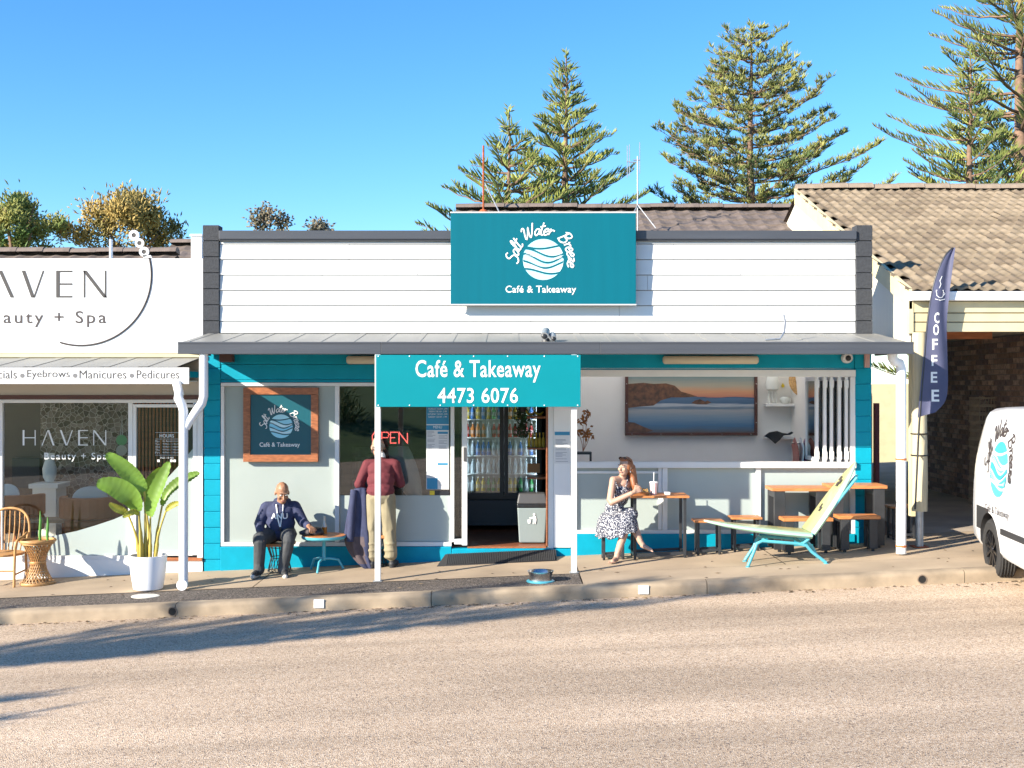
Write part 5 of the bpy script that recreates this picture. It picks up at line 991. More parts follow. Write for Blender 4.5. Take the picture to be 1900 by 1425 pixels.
# things on the small tables
c = Vector((X(602,-.36), -.36, GZ(tx)+.441)); e = empty('beer_bottle', c, 'clear bottle with amber drink on the turquoise table', 'bottle')
b = MB(); b.lathe(c, [(.03,0),(.032,.01),(.032,.10),(.014,.15),(.013,.21),(.015,.215)], 14); keep(b.build('glass', mat('bottle_glass', (.55,.50,.40), .1, spec=.8), smooth=40), e)
b = MB(); b.lathe(c+Vector((0,0,.004)), [(.0326,0),(.0326,.085)], 14, cap=False); keep(b.build('drink', mat('amber', (.42,.14,.01), .15), smooth=40), e)
c = Vector((X(587,-.44), -.44, GZ(tx)+.441)); e = empty('black_cap', c, 'black peaked cap lying on the turquoise table', 'cap')
b = MB(); b.ell(c+Vector((0,0,.03)), (.09,.085,.075), 16, 10); b.v = [(x,y,max(z, c.z)) for x,y,z in b.v]; keep(b.build('crown', m_dark, smooth=60), e)
b = MB(); b.prism([(-.07,0),(-.06,-.06),(0,-.09),(.06,-.06),(.07,0)], lambda u,v,t: (c.x-.1+v, c.y+u, c.z+.003+t), 0, .008); keep(b.build('peak', m_dark), e)
c = Vector((X(571,-.40), -.42, GZ(tx)+.441)); b = MB(); b.tube([c+Vector((-.1,0,.02)), c+Vector((-.03,.02,.035)), c+Vector((.05,-.02,.03))], [.02,.035,.025], 10); b.build('dark_glove', mat('grey_cloth', (.10,.085,.09), .9), smooth=60, label='dark grey bundled cloth on the turquoise table next to the cap', cat='cloth')
hz = .76+GZ(X(1221,-.42))+.001
c = Vector((X(1213,-.45), -.45, hz)); e = empty('milkshake_cup', c, 'red and white striped paper cup with straw on the small table', 'cup')
b = MB(); N = 24
for r_, z in ((.036,0),(.05,.145)):
    for k in range(N): b.v.append((c.x+r_*math.cos(2*math.pi*k/N), c.y+r_*math.sin(2*math.pi*k/N), c.z+z))
b.f = [(k,(k+1)%N,(k+1)%N+N,k+N) for k in range(N)]+[tuple(range(N))]; b.m = [k%2 for k in range(N)]+[0]; keep(b.build('paper_cup', [m_print, mat('cup_pink', (.62,.25,.22), .6)]), e)
b = MB(); b.lathe(c+Vector((0,0,.14)), [(.053,0),(.053,.012),(.045,.015)], 18); keep(b.build('lid', m_print), e)
b = MB(); b.tube([c+Vector((0,0,.15)), c+Vector((.002,0,.27))], .005, 6); keep(b.build('straw', m_print), e)
c = Vector((X(1188,-.45), -.47, hz)); e = empty('food_tray', c, 'brown paper tray of chips on the small table by the woman', 'food')
keep(taper(MB(), c.x, c.y, c.z, c.z+.03, .09, .06, .11, .08).build('paper_tray', mat('kraft_paper', (.45,.24,.10), .7)), e)
b = MB(); random.seed(9)
for i in range(26): p = c+Vector((random.uniform(-.08,.08), random.uniform(-.05,.05), .035+random.uniform(0,.03))); d_ = Vector((random.gauss(0,1),random.gauss(0,1),random.gauss(0,.3))).normalized()*.035; b.bar(p-d_, p+d_, .01, .01)
keep(b.build('chips', mat('chip_gold', (.62,.36,.10), .6), kind='stuff'), e)
b = MB(); b.box(X(1233,-.45), X(1243,-.45), -.5, -.42, hz, hz+.03); b.build('napkin_pack', m_print, bevel=.006, label='small white napkin pack on the small table right of the cup', cat='napkins')
# door mat ramp, dog bowl
xa, xc = X(812,-.3), X(1032,-.2); b = MB(); b.add([(xa,-.46,GZ(xa)+.004),(xc,-.40,GZ(xc)+.004),(xc,-.04,GZ(xc)+.09),(xa+.08,-.04,GZ(xa)+.09),(xa,-.46,GZ(xa)),(xc,-.40,GZ(xc)),(xc,-.04,GZ(xc)),(xa+.08,-.04,GZ(xa))], [(0,1,2,3),(7,6,5,4),(0,4,5,1),(1,5,6,2),(2,6,7,3),(3,7,4,0)])
e = empty('rubber_ramp', ((xa+xc)/2, -.25, GZ(0)), 'black ribbed rubber ramp mat at the cafe doorstep', 'mat'); keep(b.build('ramp', mat('rubber', (.035,.035,.037), .8)), e); b = MB()
for i in range(60): t = (i+.5)/60; x = xa+.1+(xc-xa-.12)*t; b.bar((x,-.43,GZ(x)+.014), (x,-.05,GZ(x)+.09), .012, .01)
keep(b.build('ribs', mat('rubber_rib', (.05,.05,.052), .7), kind='stuff'), e)
c = Vector((X(1003,-1.86), -1.86, GZ(.3)-.003)); e = empty('dog_bowl', c, 'steel dog water bowl with turquoise rim base on the verge', 'bowl')
b = MB(); b.lathe(c, [(.155,0),(.155,.012),(.135,.02)], 28); keep(b.build('rubber_base', m_tq, smooth=40), e)
b = MB(); b.lathe(c, [(.125,.021),(.12,.06),(.14,.115),(.148,.12),(.140,.117),(.11,.05),(.0,.045)], 28, cap=False); keep(b.build('bowl', m_steel, smooth=50), e)
# ------------------------------------------------------------------ salon footpath pieces: pot plant, wicker stand, rattan chair
m_pot = mat('white_pot_plastic', (.78,.78,.80), .35); m_leaf = mat('strelitzia_leaf', (.15,.27,.035), .45, var=.3, vscale=3); m_leafy = mat('yellow_leaf', (.42,.38,.05), .5, var=.2); m_stem = mat('leaf_stalk', (.42,.33,.06), .5, var=.35, vscale=6)
for mm_ in (m_leaf, m_leafy):
    n_ = mm_.node_tree; p_ = n_.nodes['Principled BSDF']; tl = n_.nodes.new('ShaderNodeBsdfTranslucent'); ad = n_.nodes.new('ShaderNodeMixShader'); ad.inputs[0].default_value = .22; tl.inputs[0].default_value = (.30,.45,.04,1); o_ = n_.nodes['Material Output']
    n_.links.new(p_.outputs[0], ad.inputs[1]); n_.links.new(tl.outputs[0], ad.inputs[2]); n_.links.new(ad.outputs[0], o_.inputs[0])
px_, pyy = X(275,-1.28), -1.28; pl = empty('potted_strelitzia', (px_, pyy, GZ(px_)), 'large green bird-of-paradise plant in a white pot by the downpipe', 'potted plant')
b = MB(); b.lathe((px_, pyy, GZ(px_)), [(.14,0),(.165,.02),(.195,.2),(.212,.385),(.212,.40),(.195,.40),(.19,.34),(.0,.34)], 36); keep(b.build('pot', m_pot, smooth=40), pl)
b = MB(); b.lathe((px_, pyy, GZ(px_)+.341), [(.188,0),(.0,.012)], 20, cap=False); keep(b.build('soil', mat('soil', (.05,.035,.025), .95)), pl)
def leafblade(pts_px, width, ydep, m=None, fold=.35, stalk=True, face=(0,-1,.15), base=(0,0), splits=2):
    # pts_px: blade midrib from base to tip in photo-derived positions at depth ydep
    mid = catmull([Vector((X(p[0],ydep[0]+(ydep[1]-ydep[0])*i/(len(pts_px)-1)), ydep[0]+(ydep[1]-ydep[0])*i/(len(pts_px)-1), Z(p[1],ydep[0]+(ydep[1]-ydep[0])*i/(len(pts_px)-1)))) for i, p in enumerate(pts_px)], 10); n = len(mid); b = MB(); fc = Vector(face).normalized()
    for i, p in enumerate(mid):
        t = i/(n-1); d = (mid[min(i+1,n-1)]-mid[max(i-1,0)]).normalized(); sd = d.cross(fc).normalized(); w = width*(math.sin(math.pi*min(1, t*.93+.05))**.55)*(1 if t < .97 else .35); nn_ = sd.cross(d)
        for s in (-1,-.5,0,.5,1):
            nt_ = .30 if (abs(s) == 1 and splits and (i*7+int(s)*3+splits) % 7 == 0) else 1; b.v.append(tuple(p+sd*w*s*nt_+fc*(abs(s)**1.3*fold*w)+fc*.010*math.sin(i*2.3+s*4)*abs(s)))
    for i in range(n-1):
        for j in range(4):
            b.f.append((i*5+j, i*5+j+1, (i+1)*5+j+1, (i+1)*5+j)); b.m.append(0)
    o = keep(b.build('leaf', m or m_leaf, smooth=60, fixn=False), pl)
    if stalk:
        s0 = Vector((px_+base[0], pyy+base[1], GZ(px_)+.345)); e0 = mid[0]; mm = s0.lerp(e0, .5)+Vector(((s0.x-e0.x)*.18, 0, .03)); b = MB(); b.tube(catmull([s0, s0.lerp(mm,.5)+Vector((0,0,.02)), mm, e0], 4), [.022]*5+[.016]*4+[.011]*4, 7); keep(b.build('stalk', m_stem, smooth=60), pl)
leafblade([(268,912),(252,893),(228,868),(197,842)], .10, (-1.25,-1.30), base=(-.03,0), face=(.35,-1,.3))
leafblade([(257,950),(245,925),(215,905),(180,897)], .12, (-1.30,-1.42), base=(-.06,-.02), face=(-.2,-1,.5))
leafblade([(279,958),(284,930),(299,893),(315,857)], .09, (-1.28,-1.34), base=(.03,-.02), face=(-.3,-1,.1))
leafblade([(268,922),(272,905),(285,885),(300,868)], .07, (-1.15,-1.1), base=(.0,.04), face=(.8,-1,.0))
leafblade([(301,938),(312,915),(330,898),(352,886),(371,877)], .07, (-1.2,-1.12), base=(.07,.02), face=(-.3,-1,.4))
leafblade([(238,955),(228,948),(215,942),(203,934)], .045, (-1.35,-1.45), m_leafy, base=(-.09,-.02)); leafblade([(308,948),(316,940),(326,935),(336,934)], .035, (-1.3,-1.35), m_leafy, base=(.09,-.02)); leafblade([(258,955),(250,950),(240,953),(228,960)], .035, (-1.36,-1.5), m_leafy, base=(-.07,-.04))
m_rattan = mat('rattan', (.47,.25,.09), .5, var=.25, vscale=12)
wx, wy_ = X(70,-.50), -.50; e = empty('wicker_plant_stand', (wx, wy_, GZ(wx)), 'hourglass wicker plant stand outside the salon window', 'plant stand'); wv = MB(); N = 26
for k in range(N):
    for s in (1,-1):
        a = 2*math.pi*k/N; pts = []
        for i in range(7): t = i/6; r_ = math.sqrt(.085**2+(.165*(2*t-1)*1.0)**2); pts.append((wx+r_*math.cos(a+s*1.7*t), wy_+r_*math.sin(a+s*1.7*t), GZ(wx)+.02+.50*t))
        wv.tube(pts, .006, 4)
keep(wv.build('woven_canes', m_rattan, kind='stuff', fixn=False), e)
for r_, z, th in ((.19,.02,.018), (.09,.27,.012), (.2,.53,.018), (.185,.5,.012)): b = MB(); b.tube([(wx+r_*math.cos(2*math.pi*k/28), wy_+r_*math.sin(2*math.pi*k/28), GZ(wx)+z) for k in range(29)], th, 6, cap=False); keep(b.build('ring', m_rattan, smooth=60), e)
b = MB(); b.lathe((wx,wy_,GZ(wx)+.52), [(.19,0),(.0,.015)], 20, cap=False); keep(b.build('top_disc', m_rattan), e)
e2 = empty('finger_cactus', (wx+.06, wy_, GZ(wx)+.53), 'thin two-stemmed green cactus standing on the wicker stand', 'cactus')
for dx_, h in ((.03,.36),(.12,.29)): b = MB(); b.tube([(wx+dx_, wy_, GZ(wx)+.535), (wx+dx_-.005, wy_, GZ(wx)+.6), (wx+dx_+.004, wy_, GZ(wx)+.53+h*.7), (wx+dx_, wy_, GZ(wx)+.53+h)], [.016,.018,.016,.004], 8); keep(b.build('stem', mat('cactus_green', (.09,.26,.04), .5), smooth=60), e2)
cx_, cyy = X(2,-.45), -.45; ch = empty('rattan_chair', (cx_, cyy, GZ(cx_)), 'curved rattan armchair at the left edge outside the salon', 'chair'); G0 = GZ(cx_)
def rt(pts, r=.014, name='cane', m=m_rattan): b = MB(); b.tube(catmull([Vector(p) for p in pts], 5), r, 7); return keep(b.build(name, m, smooth=60), ch)
b = MB(); b.prism([(.27*math.cos(a)*1.0, .25*math.sin(a)) for a in [2*math.pi*k/28 for k in range(28)]], lambda u, v, t: (cx_+u, cyy+v, G0+.37+t), 0, .03); keep(b.build('seat', m_rattan, bevel=.01), ch)
for sx in (-1, 1):
    rt([(cx_+sx*.25, cyy-.22, G0+.0+.043*sx*.25), (cx_+sx*.25, cyy-.20, G0+.36), (cx_+sx*.27, cyy-.2, G0+.55), (cx_+sx*.29, cyy-.05, G0+.60), (cx_+sx*.25, cyy+.15, G0+.62)], .016, 'front_leg'); rt([(cx_+sx*.22, cyy+.24, G0+.043*sx*.22), (cx_+sx*.22, cyy+.2, G0+.37), (cx_+sx*.24, cyy+.22, G0+.62)], .016, 'rear_leg')
    rt([(cx_+sx*.25, cyy-.2, G0+.16), (cx_+sx*.22, cyy+.22, G0+.16)], .011, 'stretcher')
rt([(cx_-.25, cyy-.2, G0+.2), (cx_+.25, cyy-.2, G0+.2)], .011, 'stretcher')
rt([(cx_-.24, cyy+.21, G0+.40), (cx_-.25, cyy+.24, G0+.70), (cx_-.17, cyy+.27, G0+.86), (cx_, cyy+.28, G0+.91), (cx_+.17, cyy+.27, G0+.86), (cx_+.25, cyy+.24, G0+.70), (cx_+.24, cyy+.21, G0+.40)], .016, 'back_hoop')
for i in range(7): u = -.18+.06*i; rt([(cx_+u*.8, cyy+.21, G0+.40), (cx_+u, cyy+.25, G0+.65), (cx_+u*1.0, cyy+.27, G0+.88-.9*u*u)], .008, 'back_spoke')
# ------------------------------------------------------------------ coffee flag
fgx, fgy = X(1700,-.72), -.72; fg = empty('coffee_flag', (fgx, fgy, GZ(fgx)+.4), 'dark blue feather flag reading COFFEE strapped to the timber post', 'flag')
fl = [((1697,1015), (1703,900), (1707,790)), ]
b = MB(); poleP = catmull([Vector((X(p[0],fgy), fgy, Z(p[1],fgy))) for p in ((1698,945),(1702,860),(1706,780),(1713,690),(1722,590),(1735,520),(1752,478),(1768,460))], 6); b.tube(poleP, [.012]*len(poleP), 8); keep(b.build('pole', m_dark, smooth=60), fg)
left = [(1702,775),(1707,720),(1713,660),(1720,600),(1727,550),(1738,508),(1752,478),(1769,459)]; right = [(1733,765),(1752,745),(1759,715),(1759,650),(1758,600),(1761,550),(1765,505),(1770,460)]
lc = catmull([Vector((p[0],p[1],0)) for p in left], 5); rc = catmull([Vector((p[0],p[1],0)) for p in right], 5); b = MB(); m_ = 9
fold = lambda s, t: .035*math.sin(s*5+t*6)*s
for i, (a, c) in enumerate(zip(lc, rc)):
    for j in range(m_): s = j/(m_-1); q = a.lerp(c, s); b.v.append((X(q.x,fgy), fgy-.01+fold(s, i/len(lc)), Z(q.y,fgy)))
b.f = [(i*m_+j, i*m_+j+1, (i+1)*m_+j+1, (i+1)*m_+j) for i in range(len(lc)-1) for j in range(m_-1)]; b.m = [0]*len(b.f); flag_o = b.build('flag_cloth', mat('flag_navy', (.075,.08,.145), .7, var=.12, vscale=5), smooth=60); keep(flag_o, fg)
fbv = BVHTree.FromPolygons([v.co[:] for v in flag_o.data.vertices], [tuple(p.vertices) for p in flag_o.data.polygons])
def onflag(u, v, off=-.004):
    h = fbv.ray_cast(Vector((u,-5,v)), Vector((0,1,0))); return (u, (h[0].y if h[0] else fgy)+off, v)
for chh, py, pxc, w, hgt in (('C',590,1737,9,20), ('O',612,1735.5,10,20), ('F',639,1733.5,9.5,20), ('F',669,1732.5,9.5,20), ('E',700,1732,11,20), ('E',734,1734,13,22)):
    keep(text('letter', chh, (X(pxc-w/2,fgy), X(pxc+w/2,fgy), Z(py+hgt/2,fgy), Z(py-hgt/2,fgy)), fgy-.05, m_print, None, bold=.02, place=onflag), fg)
b = MB(); cxx, czz = X(1744,fgy), Z(545,fgy); yy = fgy-.05
b.tube([(cxx-.07,yy,czz+.05),(cxx-.06,yy,czz-.03),(cxx-.02,yy,czz-.06),(cxx+.03,yy,czz-.06),(cxx+.055,yy,czz-.03),(cxx+.06,yy,czz+.05),(cxx-.07,yy,czz+.05)], .006, 5); b.tube([(cxx-.09,yy,czz-.08),(cxx,yy,czz-.1),(cxx+.09,yy,czz-.08)], .006, 5); b.tube([(cxx-.02,yy,czz+.08),(cxx+.01,yy,czz+.14),(cxx-.01,yy,czz+.19),(cxx+.03,yy,czz+.26)], .006, 5); b.tube([(cxx+.06,yy,czz+.03),(cxx+.09,yy,czz),(cxx+.055,yy,czz-.03)], .006, 5)
b.v = [(cxx+(x-cxx)*.72, y, czz+(z-czz)*.8) for x, y, z in b.v]; b.v = [tuple(Vector(onflag(x, z, -.003))+Vector((0,(y-yy)*.4,0))) for x, y, z in b.v]; keep(b.build('cup_drawing', m_print), fg)
for py in (805, 845): b = MB(); z_ = Z(py,-.6); b.tube([(pX+.10*math.cos(2*math.pi*k/20), pY+.10*math.sin(2*math.pi*k/20), z_) for k in range(21)], .008, 5, cap=False); b.bar((pX-.02, pY-.09, z_), (X(1702,fgy), fgy, z_), .015, .015); keep(b.build('strap', m_dark), fg)
# ------------------------------------------------------------------ people
m_skin = mat('skin_tan', (.33,.165,.095), .5, var=.08, vscale=14); m_skinp = mat('skin_pale', (.47,.29,.21), .5, var=.06, vscale=14); m_skinr = mat('skin_ruddy', (.50,.27,.18), .5, var=.1, vscale=14)
m_navy = mat('navy_fleece', (.035,.042,.095), .85, var=.15, vscale=14, bump=.3, bscale=18); m_trk = mat('charcoal_trousers', (.055,.058,.062), .8, var=.2, vscale=9, bump=.3, bscale=14)
m_shoe = mat('dark_shoe', (.03,.03,.032), .6); m_sole = mat('pale_sole', (.55,.50,.45), .7); m_maroon = mat('maroon_jumper', (.13,.022,.03), .85, var=.15, vscale=10, bump=.3, bscale=16); m_khaki = mat('khaki_trousers', (.27,.23,.145), .85, var=.15, vscale=8, bump=.35, bscale=12)
m_hair = mat('light_brown_hair', (.27,.10,.04), .5, var=.35, vscale=30, stretch=(6,6,.6)); m_lip = mat('lips', (.36,.12,.10), .5); m_eye = mat('eye_white', (.7,.68,.65), .3); m_iris = mat('iris_dark', (.02,.015,.012), .3); m_brow = mat('brow_hair', (.08,.05,.035), .8)
md = bpy.data.materials.new('floral_dress'); md.use_nodes = True; nt = md.node_tree; pb = nt.nodes['Principled BSDF']; pb.inputs['Roughness'].default_value = .85; tc = nt.nodes.new('ShaderNodeTexCoord'); vo = nt.nodes.new('ShaderNodeTexVoronoi'); vo.inputs['Scale'].default_value = 62; dn = nt.nodes.new('ShaderNodeTexNoise'); dn.inputs['Scale'].default_value = 50; vm = nt.nodes.new('ShaderNodeVectorMath'); vm.operation = 'MULTIPLY_ADD'; vm.inputs[1].default_value = (.025,.025,.025); nt.links.new(tc.outputs['Object'], dn.inputs['Vector']); nt.links.new(dn.outputs['Color'], vm.inputs[0]); nt.links.new(tc.outputs['Object'], vm.inputs[2]); nt.links.new(vm.outputs[0], vo.inputs['Vector'])
cr = nt.nodes.new('ShaderNodeValToRGB'); cr.color_ramp.elements[0].position = .36; cr.color_ramp.elements[0].color = (.60,.60,.62,1); cr.color_ramp.elements[1].position = .46; cr.color_ramp.elements[1].color = (.035,.04,.07,1); nt.links.new(vo.outputs['Distance'], cr.inputs[0]); nt.links.new(cr.outputs[0], pb.inputs['Base Color'])
_b = bmesh.new(); bmesh.ops.create_icosphere(_b, subdivisions=2, radius=1); ICO_V = np.array([v.co[:] for v in _b.verts]); ICO_F = [tuple(v.index for v in f.verts) for f in _b.faces]; _b.free()
class Body:
    def __init__(s, o): s.o = Vector(o); s.p = []
    def cap(s, a, b, ra, rb=None, m=0): s.p.append(('c', Vector(a), Vector(b), ra, ra if rb is None else rb, m)); return s
    def ell(s, c, r, m=0, rot=None): s.p.append(('e', Vector(c), Vector(r), rot or Matrix.Identity(3), 0, m)); return s
    def chain(s, pts, rs, m=0):
        for i in range(len(pts)-1): s.cap(pts[i], pts[i+1], rs[i], rs[i+1], m)
        return s
    def head(s, c, yaw, pitch, k=1.0, m=0, roll=0):
        s.hc = Vector(c); s.hr = (Matrix.Rotation(R(yaw), 3, 'Z') @ Matrix.Rotation(R(pitch), 3, 'X') @ Matrix.Rotation(R(roll), 3, 'Y')); s.hk = k; T = lambda p: s.hc + s.hr @ (Vector(p)*k)
        for cc, r in (((0,.012,.025),(.075,.094,.095)), ((0,-.03,-.035),(.060,.066,.082)), ((0,-.055,-.088),(.040,.038,.030)), ((.078,.012,-.015),(.010,.020,.031)), ((-.078,.012,-.015),(.010,.020,.031)), ((.04,-.07,-.03),(.022,.02,.025)), ((-.04,-.07,-.03),(.022,.02,.025))): s.ell(T(cc), Vector(r)*k, m, s.hr)
        s.cap(T((0,-.09,.005)), T((0,-.115,-.035)), .009*k, .014*k, m); s.cap(T((-.042,-.082,.022)), T((.042,-.082,.022)), .008*k, None, m); s.cap(T((-.018,-.094,-.064)), T((.018,-.094,-.064)), .009*k, None, m); s.T = T; return s
    def face(s, parent, glasses=None, lip=m_lip):
        T = s.T; W = lambda p: T(p) + s.o
        for sx in (-1, 1):
            b = MB(); b.ell(W((sx*.030,-.0845,.003)), (.0115*s.hk,.0115*s.hk,.0075*s.hk), 10, 8, s.hr); o = keep(b.build('eye', m_eye, smooth=60), parent); b = MB(); b.ell(W((sx*.030,-.0945,.002)), (.0062*s.hk,.003*s.hk,.0058*s.hk), 8, 6, s.hr); i_ = b.build('iris', m_iris); i_.parent = o
            b = MB(); b.tube([W((sx*.014,-.098,.024)), W((sx*.032,-.097,.030)), W((sx*.050,-.084,.024))], .003*s.hk, 5); keep(b.build('eyebrow', m_brow), parent)
        b = MB(); b.tube([W((-.020,-.102,-.064)), W((0,-.107,-.062)), W((.020,-.102,-.064))], .0055*s.hk, 6); keep(b.build('lips', lip, smooth=60), parent)
        if glasses:
            b = MB()
            for sx in (-1, 1):
                b.tube([W((sx*.032+.022*math.cos(2*math.pi*q/14), -.106, glasses+.016*math.sin(2*math.pi*q/14))) for q in range(15)], .0025, 5, cap=False); b.tube([W((sx*.055,-.104,glasses+.004)), W((sx*.078,-.05,glasses+.006)), W((sx*.082,.02,glasses))], .0025, 5)
            b.tube([W((-.01,-.108,glasses+.004)), W((.01,-.108,glasses+.004))], .0025, 5); keep(b.build('glasses', m_dark), parent)
    def hand(s, w, d, n, curl=25, side=1, m=0, k=1.0, spread=4):
        w, d, n = Vector(w), Vector(d).normalized(), Vector(n).normalized(); n = (n-d*n.dot(d)).normalized(); sd = d.cross(n)*side
        for i in range(4): s.cap(w+sd*(.012*(i-1.5))*k, w+d*.082*k+sd*(.0205*(i-1.5))*k, .016*k, .0115*k, m)
        for i, ln in enumerate((.068,.078,.074,.058)):
            p = w+d*.084*k+sd*(.0205*(i-1.5))*k; ang = 0; dd_ = (d+sd*(i-1.5)*R(spread)).normalized(); ax = dd_.cross(n)
            for j, fr_ in enumerate((.45,.32,.23)):
                ang += curl*(.7, 1.1, .8)[j]; v = Matrix.Rotation(R(ang), 3, ax) @ dd_; q = p+v*ln*fr_*k; s.cap(p, q, (.0100-.0008*j)*k, (.0092-.0009*j)*k, m); p = q
        t0 = w+d*.025*k+sd*(-.03)*k; v1 = (d*.65-sd*.75+n*.30).normalized(); t1 = t0+v1*.042*k; v2 = (d*.9-sd*.25+n*.45).normalized(); s.cap(t0, t1, .0135*k, .0115*k, m); s.cap(t1, t1+v2*.034*k, .011*k, .0085*k, m); return s
    def build(s, name, mats, parent, voxel=.0065, it=5):
        b = MB()
        for t, a, c, ra, rb, m in s.p:
            if t == 'c':
                d = np.array((c-a)[:]); up = ICO_V @ d >= 0; v = np.where(up[:,None], np.array(c[:])+ICO_V*rb, np.array(a[:])+ICO_V*ra)
            else: v = np.array(a[:]) + (ICO_V*np.array(c[:])) @ np.array(ra).T
            b.add(v + np.array(s.o[:]), ICO_F)
        me = b.mesh(name, mats[0]); o = bpy.data.objects.new('tmp', me); COL.objects.link(o); r_ = o.modifiers.new('r','REMESH'); r_.mode = 'VOXEL'; r_.voxel_size = voxel; sm = o.modifiers.new('s','SMOOTH'); sm.factor = .5; sm.iterations = it
        dg = bpy.context.evaluated_depsgraph_get(); dg.update(); me2 = bpy.data.meshes.new_from_object(o.evaluated_get(dg)); bpy.data.objects.remove(o)
        nf = len(me2.polygons); cen = np.zeros(nf*3); me2.polygons.foreach_get('center', cen); P_ = cen.reshape(-1,3)-np.array(s.o[:]); best = np.full(nf, 1e9); idx = np.zeros(nf, int)
        for t, a, c, ra, rb, m in s.p:
            if t == 'c':
                A = np.array(a[:]); D = np.array((c-a)[:]); q = np.clip(((P_-A)@D)/max(D@D,1e-9), 0, 1); dist = np.linalg.norm(P_-A-q[:,None]*D, axis=1)-(ra+(rb-ra)*q)
            else:
                rr = np.array(c[:]); q = ((P_-np.array(a[:])) @ np.array(ra))/rr; ln = np.linalg.norm(q, axis=1); dist = (ln-1)*rr.min()
            k = dist < best; best[k] = dist[k]; idx[k] = m
        me2.materials.clear(); [me2.materials.append(x) for x in mats]; me2.polygons.foreach_set('material_index', idx.astype(np.int32)); me2.polygons.foreach_set('use_smooth', [True]*nf)
        s.bvh = BVHTree.FromPolygons([v.co[:] for v in me2.vertices], [tuple(p.vertices) for p in me2.polygons]); o = link(name, me2, fixn=False); return keep(o, parent)
# seated man
o0 = (X(519,-.32), -.32, GZ(X(519,-.32))); man = empty('person', o0, 'seated bald person in navy hooded jumper, charcoal trousers and glasses', 'person'); B = Body(o0)
B.ell((.01,.0,.50),(.185,.16,.13),1).ell((.02,-.045,.60),(.185,.145,.15),1).ell((.025,-.045,.73),(.195,.125,.14),1).cap((-.14,-.03,.80),(.19,-.03,.80),.075,None,1).ell((.025,.03,.865),(.115,.075,.055),1).cap((-.03,-.10,.84),(.08,-.10,.84),.035,None,1)
B.cap((.03,-.06,.84),(.045,-.10,.92),.056,None,0); B.head((.055,-.125,.985), 22, 22, 1.06, 0)
B.chain([(-.16,-.03,.79),(-.235,-.06,.60),(-.185,-.26,.53)],[.075,.068,.050],1).cap((-.185,-.26,.53),(-.165,-.31,.515),.046,.044,1).cap((-.17,-.30,.515),(-.16,-.335,.505),.030,.030,0); B.hand((-.155,-.335,.505),(.15,-1,-.42),(0,-.3,-1),22,1,0)
B.chain([(.20,-.03,.79),(.30,-.09,.62),(.385,-.27,.60)],[.075,.066,.050],1).cap((.38,-.26,.60),(.40,-.30,.60),.048,.046,1).cap((.40,-.30,.60),(.415,-.335,.598),.029,.029,0); B.hand((.415,-.335,.598),(.55,-.75,-.25),(.1,-.2,-1),55,-1,0)
B.chain([(-.09,.0,.46),(-.165,-.38,.455),(-.165,-.39,.42),(-.175,-.36,.12)],[.115,.085,.083,.068],2).chain([(.10,.0,.46),(.175,-.36,.465),(.175,-.37,.43),(.115,-.36,.12)],[.115,.085,.083,.068],2).cap((-.175,-.37,.12),(-.175,-.37,.085),.07,.07,2).cap((.112,-.36,.12),(.112,-.36,.085),.07,.07,2)
for x_, t_ in ((-.185,-.06),(.115,.10)): B.cap((x_,-.36,.055),(x_+t_*.5,-.50,.042),.046,.036,3).cap((x_,-.34,.022),(x_+t_*.55,-.53,.02),.034,.030,4).ell((x_,-.35,.08),(.045,.055,.04),3)
B.build('body', [m_skin, m_navy, m_trk, m_shoe, m_sole], man); B.face(man, .0)
def project_text(s_, box, bvh, m, parent, name='chest_lettering'):
    def place(u, v):
        h = bvh.ray_cast(Vector((u,-3,v)), Vector((0,1,0))); return (u, (h[0].y if h[0] else o0[1]-.15)-.006, v)
    return keep(text(name, s_, box, 0, m, None, bold=.02, place=place), parent)
ox, oz = o0[0], o0[2]; project_text('ANU', (ox-.075, ox+.125, oz+.665, oz+.735), B.bvh, m_print, man)
def hang(pts, w, m, name): b = MB(); b.tube(catmull([Vector(p) for p in pts], 5), w, 6); return keep(b.build(name, m, smooth=60), man)
def onb(u, v, off=-.008):
    h = B.bvh.ray_cast(Vector((ox+u,-3,oz+v)), Vector((0,1,0))); return (ox+u, (h[0].y if h[0] else -.5)+off, oz+v)
hang([onb(-.015,.84), onb(.0,.76), onb(.015,.66), onb(.04,.57)], .009, m_print, 'lanyard'); hang([onb(.07,.84), onb(.07,.76), onb(.055,.66), onb(.045,.57)], .006, m_print, 'lanyard'); b = MB(); b.ell(onb(.045,.545,-.012), (.016,.01,.026)); keep(b.build('lanyard_tag', m_dark), man)
# standing man, seen from behind
o1 = (X(706,-.34), -.34, GZ(X(706,-.34))); st = empty('person', o1, 'standing balding person in maroon jumper and khaki trousers with back turned', 'person'); B = Body(o1)
B.ell((0,-.005,.86),(.165,.125,.11),2).ell((0,.0,.94),(.18,.135,.12),1).ell((-.0,.04,1.06),(.178,.13,.15),1).ell((-.005,.07,1.18),(.188,.12,.14),1).cap((-.15,.08,1.265),(.15,.08,1.265),.066,None,1).cap((0,.09,1.26),(-.01,.12,1.33),.075,.062,1).cap((-.01,.12,1.335),(-.012,.13,1.36),.062,.060,3).cap((-.012,.13,1.35),(-.04,.16,1.42),.053,.053,0); B.head((-.055,.175,1.47), 205, 24, 1.05, 0)
B.chain([(-.17,.08,1.255),(-.265,.02,1.02),(-.20,.12,.93)],[.07,.062,.050],1).cap((-.20,.12,.93),(-.17,.17,.915),.03,.028,0); B.hand((-.165,.175,.912),(.5,.8,-.25),(.4,-.1,-1),50,1,0)
B.chain([(.17,.08,1.255),(.235,.13,1.02),(.13,.33,1.03)],[.07,.060,.048],1).cap((.13,.33,1.03),(.09,.36,1.03),.03,.028,0); B.hand((.085,.365,1.03),(-.8,.5,.1),(-.2,.3,-1),40,-1,0)
